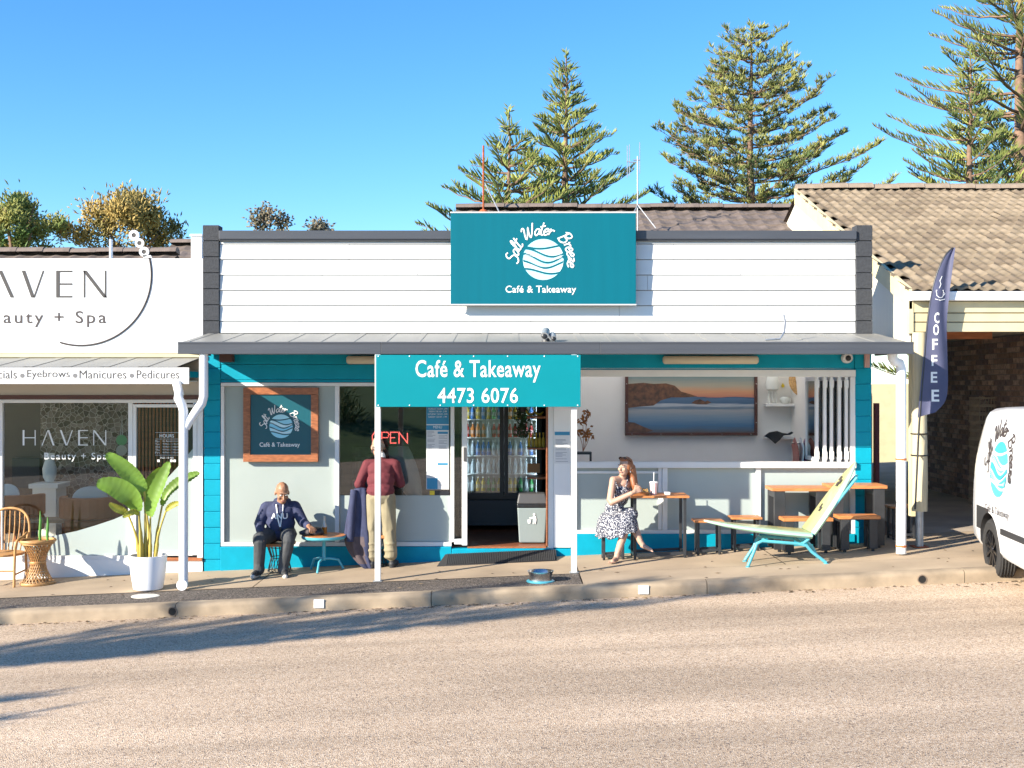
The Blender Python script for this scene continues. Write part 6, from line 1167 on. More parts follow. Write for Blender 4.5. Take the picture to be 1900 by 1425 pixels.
B.chain([(-.085,-.0,.84),(-.10,.0,.48),(-.10,-.01,.14)],[.112,.088,.076],2).chain([(.085,-.0,.84),(.105,.01,.48),(.13,-.01,.16)],[.112,.090,.078],2)
for z_, r_ in ((.30,.082),(.22,.086),(.14,.083)): B.ell((.122,-.01,z_),(r_,r_,.04),2); B.ell((-.10,-.01,z_),(r_,r_,.04),2)
for x_ in (-.10,.145): B.cap((x_,-.035,.05),(x_+.03*(x_>0),.15,.042),.045,.038,4).cap((x_,-.04,.02),(x_+.03*(x_>0),.17,.018),.036,.032,4)
B.build('body', [m_skinr, m_maroon, m_khaki, m_print, m_shoe], st); B.face(st, .0)
b = MB(); T = lambda p: B.T(p)+B.o
b.ell(T((0,.035,-.012)), (.079,.078,.055), 16, 10, B.hr); keep(b.build('hair_fringe', mat('grey_hair', (.30,.24,.20), .8, var=.3, vscale=40), smooth=60), st)
b = MB(); b.tube(catmull([T((-.082,.0,.0)), T((-.07,.07,-.03)), T((-.03,.11,-.07)), T((.0,.125,-.12)), T((.04,.11,-.07)), T((.07,.07,-.03)), T((.082,.0,.0))], 5), .004, 5); keep(b.build('glasses_cord', m_dark), st)
# jacket carried over the arm
jk = empty('jacket', (X(670,-.42), -.42, GZ(-1.9)+.1), 'navy fleece jacket hanging from the standing person\'s arm', 'jacket'); b = MB(); N = 48; jy = -.30
lv = [(903,671,12,.05),(915,669,15,.055),(940,667,17,.06),(970,667,20,.065),(995,668,23,.07),(1012,670,22.5,.072),(1030,675,19,.07),(1045,682,14,.06),(1056,687,10,.05)]
for i, (py, pc, hw, dp) in enumerate(lv):
    for k in range(N):
        a = 2*math.pi*k/N; f = 1+.26*math.sin(6*a+.3*i)*min(1,.35+i/4)+.13*math.sin(11*a-.5*i)*(i/8); b.v.append((X(pc+hw*math.cos(a)*f, jy), jy-.05+dp*math.sin(a)*f, Z(py,jy)))
for i in range(len(lv)-1):
    for k in range(N): b.f.append((i*N+k, i*N+(k+1)%N, (i+1)*N+(k+1)%N, (i+1)*N+k)); b.m.append(1 if 4 <= i <= 6 and 20 < (k+i) % N < 43 else 0)
b.f += [tuple(range(N-1,-1,-1)), tuple((len(lv)-1)*N+k for k in range(N))]; b.m += [0,0]
jo = keep(b.build('cloth', [m_navy, mat('jacket_lining', (.085,.062,.068), .8, var=.2, vscale=12)], smooth=70), jk); ss = jo.modifiers.new('s','SUBSURF'); ss.levels = ss.render_levels = 1
b = MB(); b.tube(catmull([Vector((X(659,jy),jy-.09,Z(908,jy))), Vector((X(656,jy),jy-.125,Z(940,jy))), Vector((X(654,jy),jy-.13,Z(975,jy))), Vector((X(652,jy),jy-.13,Z(1002,jy)))], 5), [.045]*16, 9); keep(b.build('sleeve', m_navy, smooth=60), jk)
# seated woman
o2 = (X(1137,-.42), -.42, GZ(X(1137,-.42))); wo = empty('person', o2, 'seated person with long light-brown hair in a black and white floral dress, barefoot', 'person'); B = Body(o2)
B.ell((.0,.02,.50),(.155,.15,.10),1).ell((.02,.01,.60),(.125,.115,.12),1).ell((.07,-.0,.74),(.125,.105,.12),1).ell((.10,-.03,.83),(.115,.095,.08),1).ell((.105,-.02,.91),(.125,.085,.075),0).cap((.0,-.10,.965),(.215,.06,.965),.05,None,0).cap((.10,-.03,.95),(.135,-.045,1.06),.050,.047,0)
B.head((.145,-.07,1.125), -42, 0, .95, 0)
B.chain([(-.005,-.105,.955),(-.05,-.20,.74),(-.03,-.23,.705)],[.048,.042,.040],0).chain([(-.03,-.23,.705),(.20,-.28,.82)],[.041,.030],0).cap((.20,-.28,.82),(.235,-.275,.838),.026,.024,0); B.hand((.235,-.275,.838),(.85,.25,.35),(-.1,.9,-.2),38,-1,0,.9)
B.chain([(.22,.06,.955),(.28,.02,.80),(.315,-.12,.835)],[.046,.040,.030],0).cap((.315,-.12,.835),(.31,-.155,.85),.026,.024,0); B.hand((.31,-.155,.85),(-.2,-.85,.3),(-.9,.2,-.1),38,1,0,.9)
# legs: one planted, one crossed over
B.chain([(.0,-.06,.49),(.16,-.26,.50)],[.115,.088],1).chain([(.02,.06,.50),(.21,-.14,.555)],[.115,.088],1)
B.chain([(.155,-.26,.47),(.03,-.30,.10)],[.062,.040],0).chain([(.21,-.16,.53),(.235,-.22,.40),(.31,-.28,.24)],[.060,.056,.037],0)
B.cap((.03,-.30,.09),(.015,-.31,.045),.038,.036,0).cap((.01,-.31,.04),(-.04,-.43,.028),.034,.026,0).cap((.31,-.28,.24),(.335,-.29,.20),.036,.033,0).cap((.33,-.29,.20),(.42,-.34,.155),.032,.022,0)
for i in range(5): B.cap((-.04+.016*(i-2)+.0,-.43+.004*abs(i-2),.024),(-.05+.019*(i-2),-.465+.006*i,.018),.0115,.009,0); B.cap((.42,-.34+.013*(i-2)*.8,.155+.008*(i-2)*.5),(.448,-.352+.014*(i-2)*.8,.143+.008*(i-2)*.5),.010,.0075,0)
B.ell((.08,-.13,.50),(.16,.17,.075),1)
B.build('body', [m_skinp, md], wo, .0065, 4); B.face(wo); T = lambda p: B.T(p)+B.o
N = 72; sk = MB(); prof = [(.555,.80,.0),(.50,1.0,.0),(.43,1.05,.02),(.36,1.06,.05),(.30,1.10,.09)]   # open skirt draped over thighs and stool
out = [(.27,-.20),(.24,-.29),(.14,-.355),(.02,-.34),(-.09,-.26),(-.165,-.13),(-.185,.0),(-.12,.11),(.0,.14),(.12,.08),(.22,-.03),(.275,-.12)]; oc = catmull([Vector((p[0],p[1],0)) for p in out+out[:1]], 6)
for zi, (z, k, wv) in enumerate(prof):
    for i in range(N):
        p = oc[i]; c_ = Vector((.04,-.11,0)); q = c_+(p-c_)*k*(1+wv*(.6*math.sin(i*.95)+.5*math.sin(i*1.7+1))); dz = (.05 if p.x > .1 else -.045*(.1-p.x)*3)*(zi/4); sk.v.append((o2[0]+q.x, o2[1]+q.y, o2[2]+z+dz+.012*math.sin(i*.8)*(zi/4)))
sk.f = [(a*N+i, a*N+(i+1)%N, (a+1)*N+(i+1)%N, (a+1)*N+i) for a in range(4) for i in range(N)]; sk.m = [0]*len(sk.f)
so = keep(sk.build('dress_skirt', md, smooth=70), wo); so.modifiers.new('t','SOLIDIFY').thickness = .008; sq = so.modifiers.new('s','SUBSURF'); sq.levels = sq.render_levels = 1
H = Body(o2); t_ = lambda p: B.T(p)
for cc, rr in (((0,.03,.035),(.080,.088,.092)), ((0,.06,-.03),(.070,.062,.08)), ((.052,.02,.0),(.034,.06,.08)), ((-.052,.02,.0),(.034,.06,.08)), ((0,-.035,.095),(.055,.05,.03))): H.ell(t_(cc), rr, 0, B.hr)
H.chain([t_((.03,.09,-.02)), (.245,.0,1.02), (.26,-.02,.92), (.275,-.03,.82)],[.055,.05,.045,.02],0).chain([t_((.06,.05,-.04)), (.235,-.06,1.0), (.25,-.10,.90), (.255,-.11,.81)],[.04,.042,.036,.015],0).chain([t_((-.02,.09,-.03)), (.20,.07,1.02), (.21,.08,.92)],[.05,.045,.02],0)
H.build('hair', [m_hair], wo, .008, 3)
b = MB()
for sx in (-1,1): b.ell(T((sx*.033,-.055,.108)), (.028,.014,.02), 12, 8, B.hr)
b.tube([T((-.012,-.065,.11)), T((.012,-.065,.11))], .004, 5); b.tube([T((.06,-.05,.108)), T((.083,.02,.06))], .004, 5); b.tube([T((-.06,-.05,.108)), T((-.083,.02,.06))], .004, 5); keep(b.build('sunglasses', mat('tortoise', (.07,.03,.02), .25)), wo)
for p in (((.0,-.10,.955),(.05,-.125,.87)), ((.19,.02,.985),(.15,-.09,.88))): b = MB(); b.tube([Vector(p[0])+Vector(o2)+Vector((0,-.012,.04)), Vector(p[0]).lerp(Vector(p[1]),.5)+Vector(o2)+Vector((0,-.035,.02)), Vector(p[1])+Vector(o2)+Vector((0,-.02,0))], .008, 6); keep(b.build('dress_strap', md), wo)
b = MB(); b.ell(T((.083,-.0,-.062)), (.007,.007,.014), 8, 6); keep(b.build('earring', m_steel), wo)
b = MB(); b.ell(Vector(o2)+Vector((.295,-.23,.875)), (.035,.03,.02), 10, 8); b.build('burger', mat('bun', (.55,.25,.07), .6), smooth=60, label='small golden food held in the seated person\'s hands', cat='food')
# ------------------------------------------------------------------ delivery van
vx, vy = X(1834,-2.15), -2.15; th = R(-6)            # rear axle outer side; nose towards the road
van = empty('delivery_van', (vx, vy, RZ(vx)), 'white delivery van with wave emblem on its side parked at the kerb', 'van')
fwd = Vector((math.sin(th), -math.cos(th), .043*math.sin(th))); out_ = Vector((-math.cos(th), -math.sin(th), -.043*math.cos(th))); upv = Vector((0,0,1))
def V(t, s, z): return Vector((vx, vy, RZ(vx))) + fwd*t - out_*s + upv*z      # t forward of the rear axle, s inward from the right-hand side, z height
m_van = mat('van_white', (.76,.76,.77), .3, coat=.6); m_trim = mat('black_trim', (.03,.03,.032), .6); m_vglass = mat('dark_glass', (.015,.018,.02), .06, spec=.8); m_tyre = mat('tyre_rubber', (.028,.027,.027), .85, bump=.3, bscale=60); m_rim = mat('dark_rim', (.05,.05,.055), .3, metal=.8)
WB = 2.68; Wd = 1.78; T0, T1 = -.86, 3.55
# stations: (t, roof z, waist z (glass base), bottom z, inset at roof, inset of whole section)
stn = [(-.86,1.50,1.02,.42,.20,.16),(-.82,1.66,1.02,.36,.17,.08),(-.72,1.775,1.02,.33,.14,.035),(-.5,1.82,1.02,.31,.12,.012),(.0,1.835,1.02,.30,.11,.0),(.6,1.84,1.02,.27,.105,.0),(1.2,1.835,1.02,.26,.105,.0),(1.7,1.82,1.02,.26,.11,.0),(2.05,1.76,1.02,.26,.13,.0),(2.35,1.58,1.03,.26,.17,.003),(2.65,1.30,1.04,.26,.17,.006),(2.85,1.10,1.02,.26,.10,.012),(3.15,1.03,.95,.26,.09,.03),(3.4,.93,.86,.27,.09,.08),(3.52,.78,.72,.30,.08,.16),(3.56,.60,.55,.34,.06,.22)]
def section(st_):
    t, zr, zw, zb, ir, io = st_; pts = [(.05+io,zb),(.012+io,zb+.06),(io,.50),(io+.0,.75),(io+.008,zw-.04)]
    n = 5
    for i in range(n+1):
        f = i/n; zz = zw+(zr-.09-zw)*f; pts.append((io+.012+(ir-.012)*f**1.6, zz))
    pts += [(io+ir+.03,zr-.045),(io+ir+.09,zr-.012),(io+ir+.2,zr)]
    half = pts; full = half+[(Wd-s, z) for s, z in reversed(half)]; return [V(t, s, z) for s, z in full]
b = MB(); secs = [section(s_) for s_ in stn]; k = len(secs[0])
for sc_ in secs: b.v += [tuple(p) for p in sc_]
for i in range(len(secs)-1):
    for j in range(k): b.f.append((i*k+j, (i+1)*k+j, (i+1)*k+(j+1)%k, i*k+(j+1)%k)); b.m.append(0)
b.f += [tuple(range(k)), tuple((len(secs)-1)*k+j for j in range(k-1,-1,-1))]; b.m += [0,0]
vb = b.build('van_body', [m_van, m_trim], smooth=35)
for t_ in (0, WB):                            # wheel arch cut-outs
    c = MB(); c.tube([V(t_,-.2,.335), V(t_,Wd+.2,.335)], .375, 32); co = c.build('cutter', m_trim); bo = vb.modifiers.new('arch','BOOLEAN'); bo.operation = 'DIFFERENCE'; bo.object = co; bo.solver = 'EXACT'
    dg = bpy.context.evaluated_depsgraph_get(); dg.update(); me_ = bpy.data.meshes.new_from_object(vb.evaluated_get(dg)); vb.modifiers.clear(); vb.data = me_; bpy.data.objects.remove(co)
if len(vb.data.materials) < 2: vb.data.materials.append(m_trim)
for p in vb.data.polygons:                    # inside of the arches is black
    c = p.center
    for t_ in (0, WB):
        rel = c-V(t_,0,.335); d2 = Vector((rel.dot(fwd), rel.dot(upv)))
        if abs(d2.length-.375) < .012: p.material_index = 1
vb.data.polygons.foreach_set('use_smooth', [True]*len(vb.data.polygons)); vb.data.set_sharp_from_angle(angle=R(35)); keep(vb, van)
def side_s(z, t=0.):                          # inset of the right side at height z (mid body)
    zw, zr, ir = 1.02, 1.835, .11
    if z < zw: return 0 if z < .75 else .008*(z-.75)/(zw-.04-.75)
    f = min(1, (z-zw)/(zr-.09-zw)); return .012+(ir-.012)*f**1.6
def panel(name, poly, m, off=.004, parent=van, both=True, th_=.006):
    for sd in ((0,1) if both else (0,)):
        b = MB(); f = lambda t, z, w: V(t, side_s(z)-off-w if sd == 0 else Wd-side_s(z)+off+w, z); n = len(poly); vs = [f(p[0],p[1],0) for p in poly]+[f(p[0],p[1],-th_) for p in poly]
        b.add(vs, [tuple(range(n)), tuple(range(2*n-1,n-1,-1))]+[(i,i+n,(i+1)%n+n,(i+1)%n) for i in range(n)]); keep(b.build(name, m), parent)
panel('front_window', [(1.28,1.06),(2.45,1.07),(2.30,1.32),(2.02,1.60),(1.80,1.68),(1.30,1.68),(1.27,1.4)], m_vglass)
panel('rub_strip', [(.46,.54),(1.22,.54),(1.22,.60),(.46,.60)], m_trim, .014, th_=.02); panel('rub_strip', [(1.26,.54),(2.24,.54),(2.24,.60),(1.26,.60)], m_trim, .014, th_=.02)
panel('door_gap', [(1.235,.34),(1.242,.34),(1.242,1.70),(1.235,1.70)], m_trim, .0015, th_=.004); panel('door_gap', [(2.40,.40),(2.407,.40),(2.50,1.04),(2.493,1.04)], m_trim, .0015, th_=.004)
panel('slide_rail', [(-.55,1.0),(1.15,1.0),(1.15,1.015),(-.55,1.015)], m_trim, .002, both=False, th_=.004) if False else None
panel('door_handle', [(1.36,.90),(1.52,.90),(1.52,.94),(1.36,.94)], m_trim, .025, th_=.03); panel('indicator', [(2.58,.72),(2.66,.72),(2.66,.75),(2.58,.75)], mat('amber_lens', (.6,.2,.02), .3), .006)
for s0, sg in ((-.0,1),(Wd,-1)):              # mirrors
    c = V(2.08, s0-sg*.12, 1.10); b = MB(); b.ell(c, (.11,.06,.095), 14, 10, Matrix.Rotation(th,3,'Z')); mo = keep(b.build('mirror', mat('mirror_shell', (.30,.30,.31), .4), smooth=60), van); b = MB(); b.bar(V(2.1,s0+sg*.02,1.06), V(2.08,s0-sg*.06,1.07), .05, .04); a_ = b.build('mirror_arm', m_trim); a_.parent = mo; a_.matrix_parent_inverse = Matrix()
b = MB(); b.add([V(2.42,.26,1.56), V(2.42,Wd-.26,1.56), V(2.80,Wd-.2,1.14), V(2.80,.2,1.14)], [(0,1,2,3)]); b.v = [tuple(Vector(v)+fwd*.035+upv*.03) for v in b.v]; keep(b.build('windscreen', m_vglass), van)
for s0 in (.16, Wd-.42): b = MB(); b.obox(V(3.46,s0+.13,.76), fwd*.05, out_*.13, upv*.07); keep(b.build('headlight', mat('lamp_lens', (.6,.62,.65), .1), bevel=.02), van)
b = MB(); b.obox(V(3.56,Wd/2,.58), fwd*.015, out_*.4, upv*.06); keep(b.build('grille', m_trim), van); b = MB(); b.obox(V(3.55,Wd/2,.38), fwd*.04, out_*.72, upv*.09); keep(b.build('front_bumper', m_van, bevel=.03), van); b = MB(); b.obox(V(-.87,Wd/2,.44), fwd*.05, out_*.74, upv*.10); keep(b.build('rear_bumper', m_trim, bevel=.03), van)
b = MB(); b.obox(V(3.60,Wd/2,.42), fwd*.005, out_*.18, upv*.05); keep(b.build('number_plate', m_yel), van)
for s0 in (.19, Wd-.19): b = MB(); b.obox(V(-.84,s0,1.15), fwd*.03, out_*.03, upv*.26); keep(b.build('tail_light', mat('tail_red', (.4,.02,.02), .2), bevel=.01), van)
b = MB(); b.obox(V(1.3,Wd/2,.33), fwd*2.0, out_*.70, upv*.05); keep(b.build('underbody', m_trim), van)
ax = out_.normalized()
for t_ in (0, WB):
    for s0, sg in ((.02,1),(Wd-.02,-1)):
        c = V(t_, s0+sg*.10, .318); o_ax = ax*sg; w = empty('wheel', (0,0,0)); bpy.data.objects.remove(w); b = MB()
        prof = [(.21,-.095),(.285,-.10),(.312,-.085),(.318,-.05),(.318,.05),(.312,.085),(.285,.10),(.21,.095)]; N = 40; e1 = upv-o_ax*upv.dot(o_ax); e1.normalize(); e2 = o_ax.cross(e1)
        for r_, q in prof:
            for i in range(N): a = 2*math.pi*i/N; b.v.append(tuple(c+o_ax*q+(e1*math.cos(a)+e2*math.sin(a))*r_))
        kk = len(prof); b.f = [(j*N+i, j*N+(i+1)%N, ((j+1)%kk)*N+(i+1)%N, ((j+1)%kk)*N+i) for j in range(kk) for i in range(N)]; b.m = [0]*len(b.f); tyre = keep(b.build('wheel', m_tyre, smooth=30), van)
        b = MB()
        for q in (-.062,-.03,.0,.03,.062):     # tread grooves as raised ribs
            ring = [c+o_ax*q+(e1*math.cos(2*math.pi*i/N)+e2*math.sin(2*math.pi*i/N))*.3185 for i in range(N+1)]; b.tube(ring, .010, 4, cap=False)
        tr = b.build('tread', m_tyre); tr.parent = tyre; tr.matrix_parent_inverse = Matrix(); b = MB(); 
        for i in range(10):
            a = 2*math.pi*i/10; d_ = e1*math.cos(a)+e2*math.sin(a); a2 = a+.16; d2_ = e1*math.cos(a2)+e2*math.sin(a2); b.bar(c+o_ax*.075+d_*.04, c+o_ax*.085+d2_*.2, .028, .02, tuple(o_ax))
        b.tube([c+o_ax*.06+(e1*math.cos(2*math.pi*i/32)+e2*math.sin(2*math.pi*i/32))*.205 for i in range(33)], .018, 6, cap=False); b.cyl(c+o_ax*.05, c+o_ax*.092, .05, .04, 16); rm_ = b.build('rim', m_rim, smooth=40); rm_.parent = tyre; rm_.matrix_parent_inverse = Matrix(); b = MB(); b.cyl(c-o_ax*.05, c+o_ax*.03, .2, None, 24); bd = b.build('brake_disc', m_trim); bd.parent = tyre; bd.matrix_parent_inverse = Matrix()
for c in van.children:
    for g_ in c.children: g_.matrix_parent_inverse = Matrix() if False else g_.matrix_parent_inverse
tmp = empty('emblem_holder', (0,0,0)); lt, lz = .30, 1.20
m_vlogo = [mat('van_logo', c, .4) for c in ((.05,.42,.55),(.08,.50,.62),(.14,.58,.68),(.04,.36,.52))]
logo(tmp, lambda u, v, w: V(lt+u, side_s(lz+v)-.004-w, lz+v), .29, m_ink, m_vlogo, m_print)
for c in list(tmp.children): keep(c, van)
bpy.data.objects.remove(tmp)
keep(text('lettering', 'Café & Takeaway', (-.12, .72, .70, .80), 0, m_ink, None, place=lambda u, v: tuple(V(u, side_s(v)-.006, v))), van)
# ------------------------------------------------------------------ trees
def leafmat(name, c1, c2, scale=1.2): return mat(name, c1, .7, col2=c2, vscale=scale, detail=5, sharp=(.35,.65))
m_bark = mat('pine_bark', (.20,.125,.085), .9, var=.3, vscale=6, bump=.4, bscale=20)
m_pine = leafmat('pine_foliage', (.07,.11,.03), (.33,.35,.08), .8); m_pine2 = leafmat('pine_foliage_olive', (.07,.11,.03), (.34,.33,.09), .8)
def spike(b, p, d, ln, r):
    d = d.normalized(); s = d.cross(Vector((.3,.5,.8))).normalized(); u = d.cross(s); q = p+d*ln*.45; e = p+d*ln
    o = len(b.v); b.v += [tuple(p), tuple(q+s*r), tuple(q-s*r*.5+u*r*.87), tuple(q-s*r*.5-u*r*.87), tuple(e)]; b.f += [(o,o+1,o+2),(o,o+2,o+3),(o,o+3,o+1),(o+4,o+2,o+1),(o+4,o+3,o+2),(o+4,o+1,o+3)]; b.m += [0]*6
def norfolk(px, pytop, y, half, lab, seed, dense=1.0, tiers=20, open_=False, m=None, rise=.32, zb=None, group='Norfolk pines behind the roofs', xz=None, wfun=None, skew=None):
    rs = random.Random(seed); x = X(px,y) if xz is None else xz[0]; zt = Z(pytop,y) if xz is None else xz[1]; e = empty('norfolk_pine', (x, y, -.3), lab, 'tree', group); tb = MB()
    tr = .024*(zt+.3); tb.tube([(x+.03*math.sin(i*1.3), y, -.3+(zt+.3)*i/12) for i in range(13)], [max(.02, tr*(1-i/12.3)) for i in range(13)], 10); keep(tb.build('trunk', m_bark, smooth=60), e)
    lb = MB(); fb = MB(); z0 = (zb if zb is not None else 1.5)
    for ti in range(tiers):
        f = (ti+.3)/tiers; zz = z0+(zt-.25-z0)*f; ln0 = half*((1-f)**.82*.97+.05) if wfun is None else half*wfun(f); nb = rs.randint(5,7); a0 = rs.random()*6.28
        for k_ in range(nb):
            a = a0+2*math.pi*k_/nb+rs.uniform(-.22,.22); ln = ln0*rs.uniform(.78,1.1); dx_, dy_ = math.cos(a), math.sin(a)
            if skew: ln *= 1+skew*dx_*(1-f)
            zst = zz+rs.uniform(-.15,.15); pts = []; n_ = 9
            for i in range(n_): t = i/(n_-1); pts.append(Vector((x+dx_*ln*t, y+dy_*ln*t, zst+ln*(rise*t*t*.9-.04*t+rise*.15*t)+(.08*rs.uniform(-1,1)*t))))
            lb.tube(pts, [max(.010, .030*(1-t_/n_)*(half/3)) for t_ in range(n_)], 5)
            step = .085/dense if not open_ else .16; s_ = .12*ln if not open_ else .2*ln; cur = s_
            while cur < ln:
                t = cur/ln; i = min(n_-2, int(t*(n_-1))); p = pts[i].lerp(pts[i+1], t*(n_-1)-i); fw = (pts[i+1]-pts[i]).normalized(); sd = fw.cross(Vector((0,0,1))).normalized()
                if not open_:
                    for sg in (-1,1):
                        L_ = min(.50, .16+.34*math.sin(math.pi*min(1,t*.9+.1)))*rs.uniform(.7,1.15)*(half/3)**.4; d = (sd*sg*rs.uniform(.4,1)+fw*rs.uniform(.5,.9)+Vector((0,0,rs.uniform(.35,.95)))); spike(fb, p, d, L_, .022+.014*rs.random())
                else:
                    for sg in (-1,1):
                        if rs.random() < .72:
                            sl_ = (.30+.55*(1-abs(2*t-1.1)))*rs.uniform(.5,1.2)*(half/4); q = p+sd*sg*sl_*.75+fw*sl_*.6+Vector((0,0,rs.uniform(.0,.22)*sl_)); lb.tube([p, p.lerp(q,.5)-Vector((0,0,.03)), q], .009, 3)
                            for w in range(4):
                                c = p.lerp(q, .4+.62*rs.random()) ; 
                                for z_ in range(4): d = Vector((rs.gauss(0,.55),rs.gauss(0,.55),rs.uniform(.3,1)))+fw*.5; spike(fb, c, d, rs.uniform(.16,.32), .02)
                cur += step*rs.uniform(.75,1.25)
    for i in range(14): spike(fb, Vector((x,y,zt-.35+.03*i)), Vector((rs.gauss(0,.6),rs.gauss(0,.6),.6)), .25, .03)
    spike(fb, Vector((x,y,zt-.2)), Vector((0,0,1)), .3, .03)
    keep(lb.build('branches', m_bark, kind='stuff', fixn=False), e); keep(fb.build('crown', m or m_pine, kind='stuff', fixn=False), e); return e
def tab(*pts):
    def f(t):
        for (a, u), (b_, v) in zip(pts[:-1], pts[1:]):
            if t <= b_: return u+(v-u)*(t-a)/(b_-a)
        return pts[-1][1]
    return f
wA = tab((0,1),(.45,.72),(.7,.44),(.85,.20),(.95,.10),(1,.03))
norfolk(1050, 100, 24, 4.2, 'tall dense Norfolk pine rising directly behind the teal sign', 3, 1.05, 21, zb=2.0, wfun=wA)
norfolk(944, 203, 22, 4.6, 'shorter Norfolk pine left of the tallest one behind the sign', 8, 1.0, 15, zb=1.6, wfun=tab((0,1),(.5,.75),(.75,.42),(.88,.22),(.93,.06),(1,.03)), skew=-.12)
norfolk(1393, 45, 27, 4.1, 'big open-branched Norfolk pine between the sign and the tiled gable', 5, 1, 20, True, m_pine2, .30, zb=2.6, wfun=tab((0,1),(.6,.90),(.7,.70),(.81,.47),(.9,.32),(.97,.18),(1,.05)), skew=.20)
norfolk(1800, 92, 25, 4.0, 'slim Norfolk pine above the tiled roof at the right', 12, 1.0, 18, zb=2.0, wfun=wA)
norfolk(1893, -190, 29, 6.4, 'large Norfolk pine cut off by the right edge of the picture', 21, .85, 24, zb=2.5, m=m_pine2, wfun=tab((0,1),(.5,.8),(.8,.4),(1,.04)))
def bushy(px, pytop, y, rx, rz, lab, seed, m, n=10000, group='bushy trees behind the salon', blade=.16):
    rs = random.Random(seed); x, zt = X(px,y), Z(pytop,y); e = empty('bushy_tree', (x, y, -.3), lab, 'tree', group); tb = MB(); tb.tube([(x,y,-.3),(x+.1,y,1.5),(x,y,zt-rz)], [.2,.15,.08], 8); lim = []
    for i in range(9): a = rs.random()*6.28; r_ = rs.uniform(.3,.8); q = Vector((x+rx*r_*math.cos(a), y+rx*.6*r_*math.sin(a), zt-rz*rs.uniform(.1,1.0))); tb.tube([(x,y,zt-rz*1.5), ((x+q.x)/2,(y+q.y)/2,(zt-rz*1.3+q.z)/2), q], [.07,.04,.015], 6)
    keep(tb.build('trunk', m_bark, smooth=60), e); fb = MB(); cl = []
    for i in range(46): 
        a = rs.random()*6.28; r_ = math.sqrt(rs.random()); h = rs.uniform(-1,1); w = math.sqrt(max(0,1-(max(h,-.2))**2)); cl.append((Vector((x+rx*r_*w*math.cos(a), y+rx*.7*r_*w*math.sin(a), zt-rz+rz*h*.92)), rs.uniform(.25,.5)*rx*.5))
    for i in range(n):
        c, r_ = rs.choice(cl); p = c+Vector((rs.gauss(0,.48),rs.gauss(0,.48),rs.gauss(0,.52)))*r_; d = Vector((rs.gauss(0,.5),rs.gauss(0,.5),rs.uniform(.1,1)))+(p-c)*.8; spike(fb, p, d, blade*rs.uniform(.6,1.4), .026)
    keep(fb.build('crown', m, kind='stuff', fixn=False), e); return e
m_gold = leafmat('casuarina_gold', (.16,.14,.035), (.52,.35,.10), .9); m_green = leafmat('bright_green_foliage', (.08,.15,.03), (.40,.33,.08), .7)
bushy(30, 366, 19, 1.5, 1.7, 'green and golden bushy tree at the left edge above the salon roof', 31, m_green); bushy(-70, 380, 20, 1.3, 1.6, 'bushy tree beyond the left edge of the picture', 35, m_green, 3000)
bushy(235, 366, 20, 1.95, 1.6, 'golden-olive casuarina tree behind the ring chain of the salon sign', 33, m_gold, 16000)
def twigs(px, pytop, y, lab, seed, w, h):
    rs = random.Random(seed); x, zt = X(px,y), Z(pytop,y); e = empty('small_treetop', (x,y,0), lab, 'tree', 'thin treetops above the parapet'); tb = MB(); fb = MB()
    for i in range(9):
        a = rs.uniform(-1,1); q = Vector((x+w*a, y+rs.uniform(-.3,.3), zt-h*abs(a)*rs.uniform(.3,.9))); tb.tube([(x+w*a*.3,y,zt-2.2), (x+w*a*.7,y,q.z-.5), q], [.03,.018,.008], 5)
        for j in range(70): t = rs.random()**.7; p = Vector((x+w*a*.7,y,q.z-.5)).lerp(q, t)+Vector((rs.gauss(0,.09),rs.gauss(0,.09),rs.gauss(0,.07))); spike(fb, p, Vector((rs.gauss(0,1),rs.gauss(0,1),rs.gauss(.2,.6))), .11, .028)
    tb.tube([(x,y,-.3),(x,y,zt-2.2)], [.10,.05], 7); keep(tb.build('trunk', m_bark), e); keep(fb.build('crown', leafmat('grey_green_foliage_%d' % seed, (.09,.09,.05), (.27,.22,.15), 4), kind='stuff', fixn=False), e)
twigs(497, 383, 14, 'sparse grey-green treetop above the left of the cafe parapet', 41, .55, .5); twigs(597, 412, 14, 'tiny treetop peeking over the cafe parapet left of the sign', 43, .28, .2)
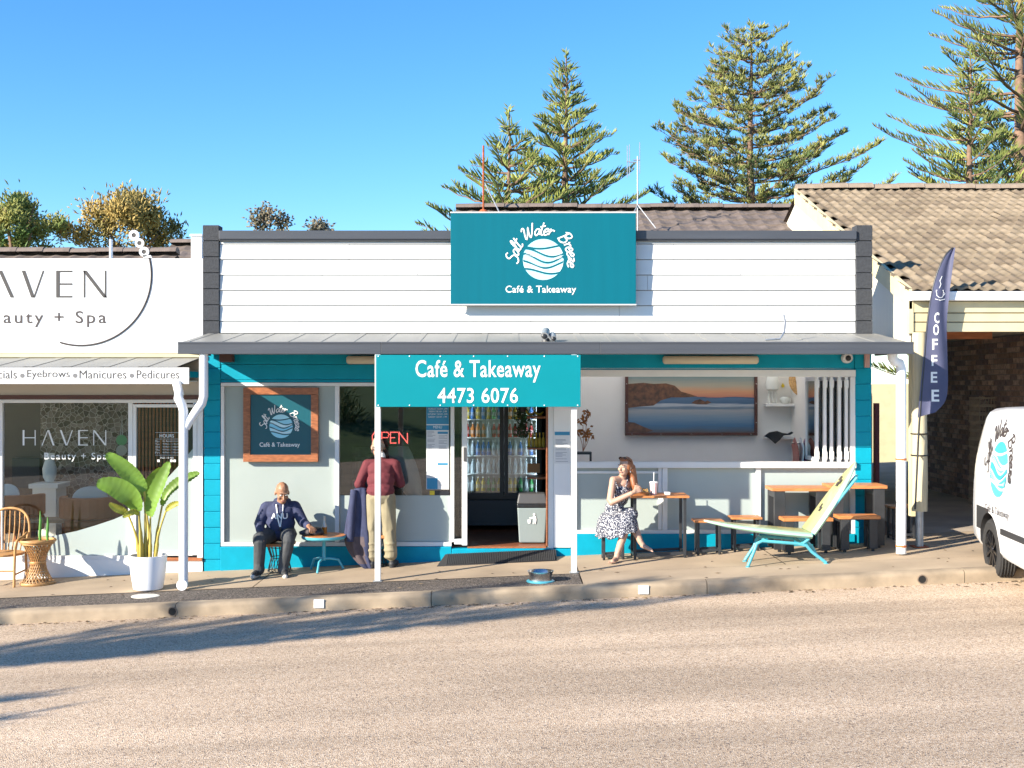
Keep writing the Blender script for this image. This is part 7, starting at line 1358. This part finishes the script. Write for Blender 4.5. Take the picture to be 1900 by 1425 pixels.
# ------------------------------------------------------------------ across the street: what the windows reflect and what shades the kerb
m_lawn = mat('lawn', (.07,.13,.025), .95, var=.3, vscale=1.5)
b = MB(); b.add([(-60,-24.1,-.5),(60,-24.1,-.5),(60,-30,.5),(-60,-30,.5),(60,-60,3.2),(-60,-60,3.2)], [(3,2,1,0),(5,4,2,3)]); b.build('lawn_bank', m_lawn, kind='structure')
sh = empty('spreading_pine', (-17, -12, RZ(-17)), 'spreading pine beside the near kerb, out of frame, shading the kerb', 'tree'); rs = random.Random(77)
LV = Vector((1.95,1.30,-1.05)); tp = lambda t: Vector((-17, -12, RZ(-17)+1.05*t)); tb = MB(); lb = MB(); fb = MB()
tb.tube([tp(-.3), tp(3), tp(5), tp(6.6)], [.26,.22,.18,.10], 10); keep(tb.build('trunk', m_bark, smooth=60), sh)
for gx, gy, t1, t0 in ((2.7,-2.15,6.7,6.3),(1.6,-1.95,6.6,6.3),(1.0,-2.55,6.5,6.2),(.2,-1.8,6.5,6.1),(-.2,-2.3,6.4,6.2),(-.9,-2.65,6.3,6.0),(-1.5,-1.75,6.5,6.3),(-1.9,-2.45,6.3,6.1),(-2.4,-2.95,6.2,5.8),(-3.2,-2.1,6.4,6.2),(-3.4,-3.3,6.1,5.7),(-3.6,-2.8,6.2,5.9),(-5.2,-1.9,6.4,6.2),(-3.9,-5.5,4.9,4.5),(-3.75,-6.15,4.5,4.1),(-10,-1.5,6.2,6.0),(-12,-5,5.9,5.6)):
    e_ = Vector((gx, gy, RZ(gx)))-LV*t1; s_ = tp(t0); n_ = 14; pts = [s_.lerp(e_, i/n_)+Vector((0,0,-.35*math.sin(math.pi*i/n_)+rs.uniform(-.05,.05))) for i in range(n_+1)]; lb.tube(pts, [max(.012,.07*(1-i/n_)) for i in range(n_+1)], 5)
    ln = (e_-s_).length; cur = .12*ln
    while cur < ln:
        f = cur/ln*n_; i = min(n_-1, int(f)); p = pts[i].lerp(pts[i+1], f-i); fw = (pts[i+1]-pts[i]).normalized(); sd = fw.cross(Vector((0,0,1))).normalized()
        for sg in (-1,1): spike(fb, p, sd*sg*rs.uniform(.3,1)+fw*rs.uniform(.7,1.3)+Vector((0,0,rs.uniform(-.1,.6))), rs.uniform(.2,.42), .035)
        cur += .075
keep(lb.build('branches', m_bark, kind='stuff', fixn=False), sh); keep(fb.build('crown', m_pine, kind='stuff', fixn=False), sh)
for i, (xx, yy, hh) in enumerate(((-9,-33,6),(3,-36,7),(12,-32,5.5))):
    e = bushy(950, 700, -10, 2.6, 2.2, ('leafy tree on the bank across the street, left one','leafy tree on the bank across the street, middle one','leafy tree on the bank across the street, right one')[i], 60+i, m_green, 2600, 'trees across the street', .4)
    e.location = (xx, yy, .4); sc = hh/5; e.scale = (sc,sc,sc)
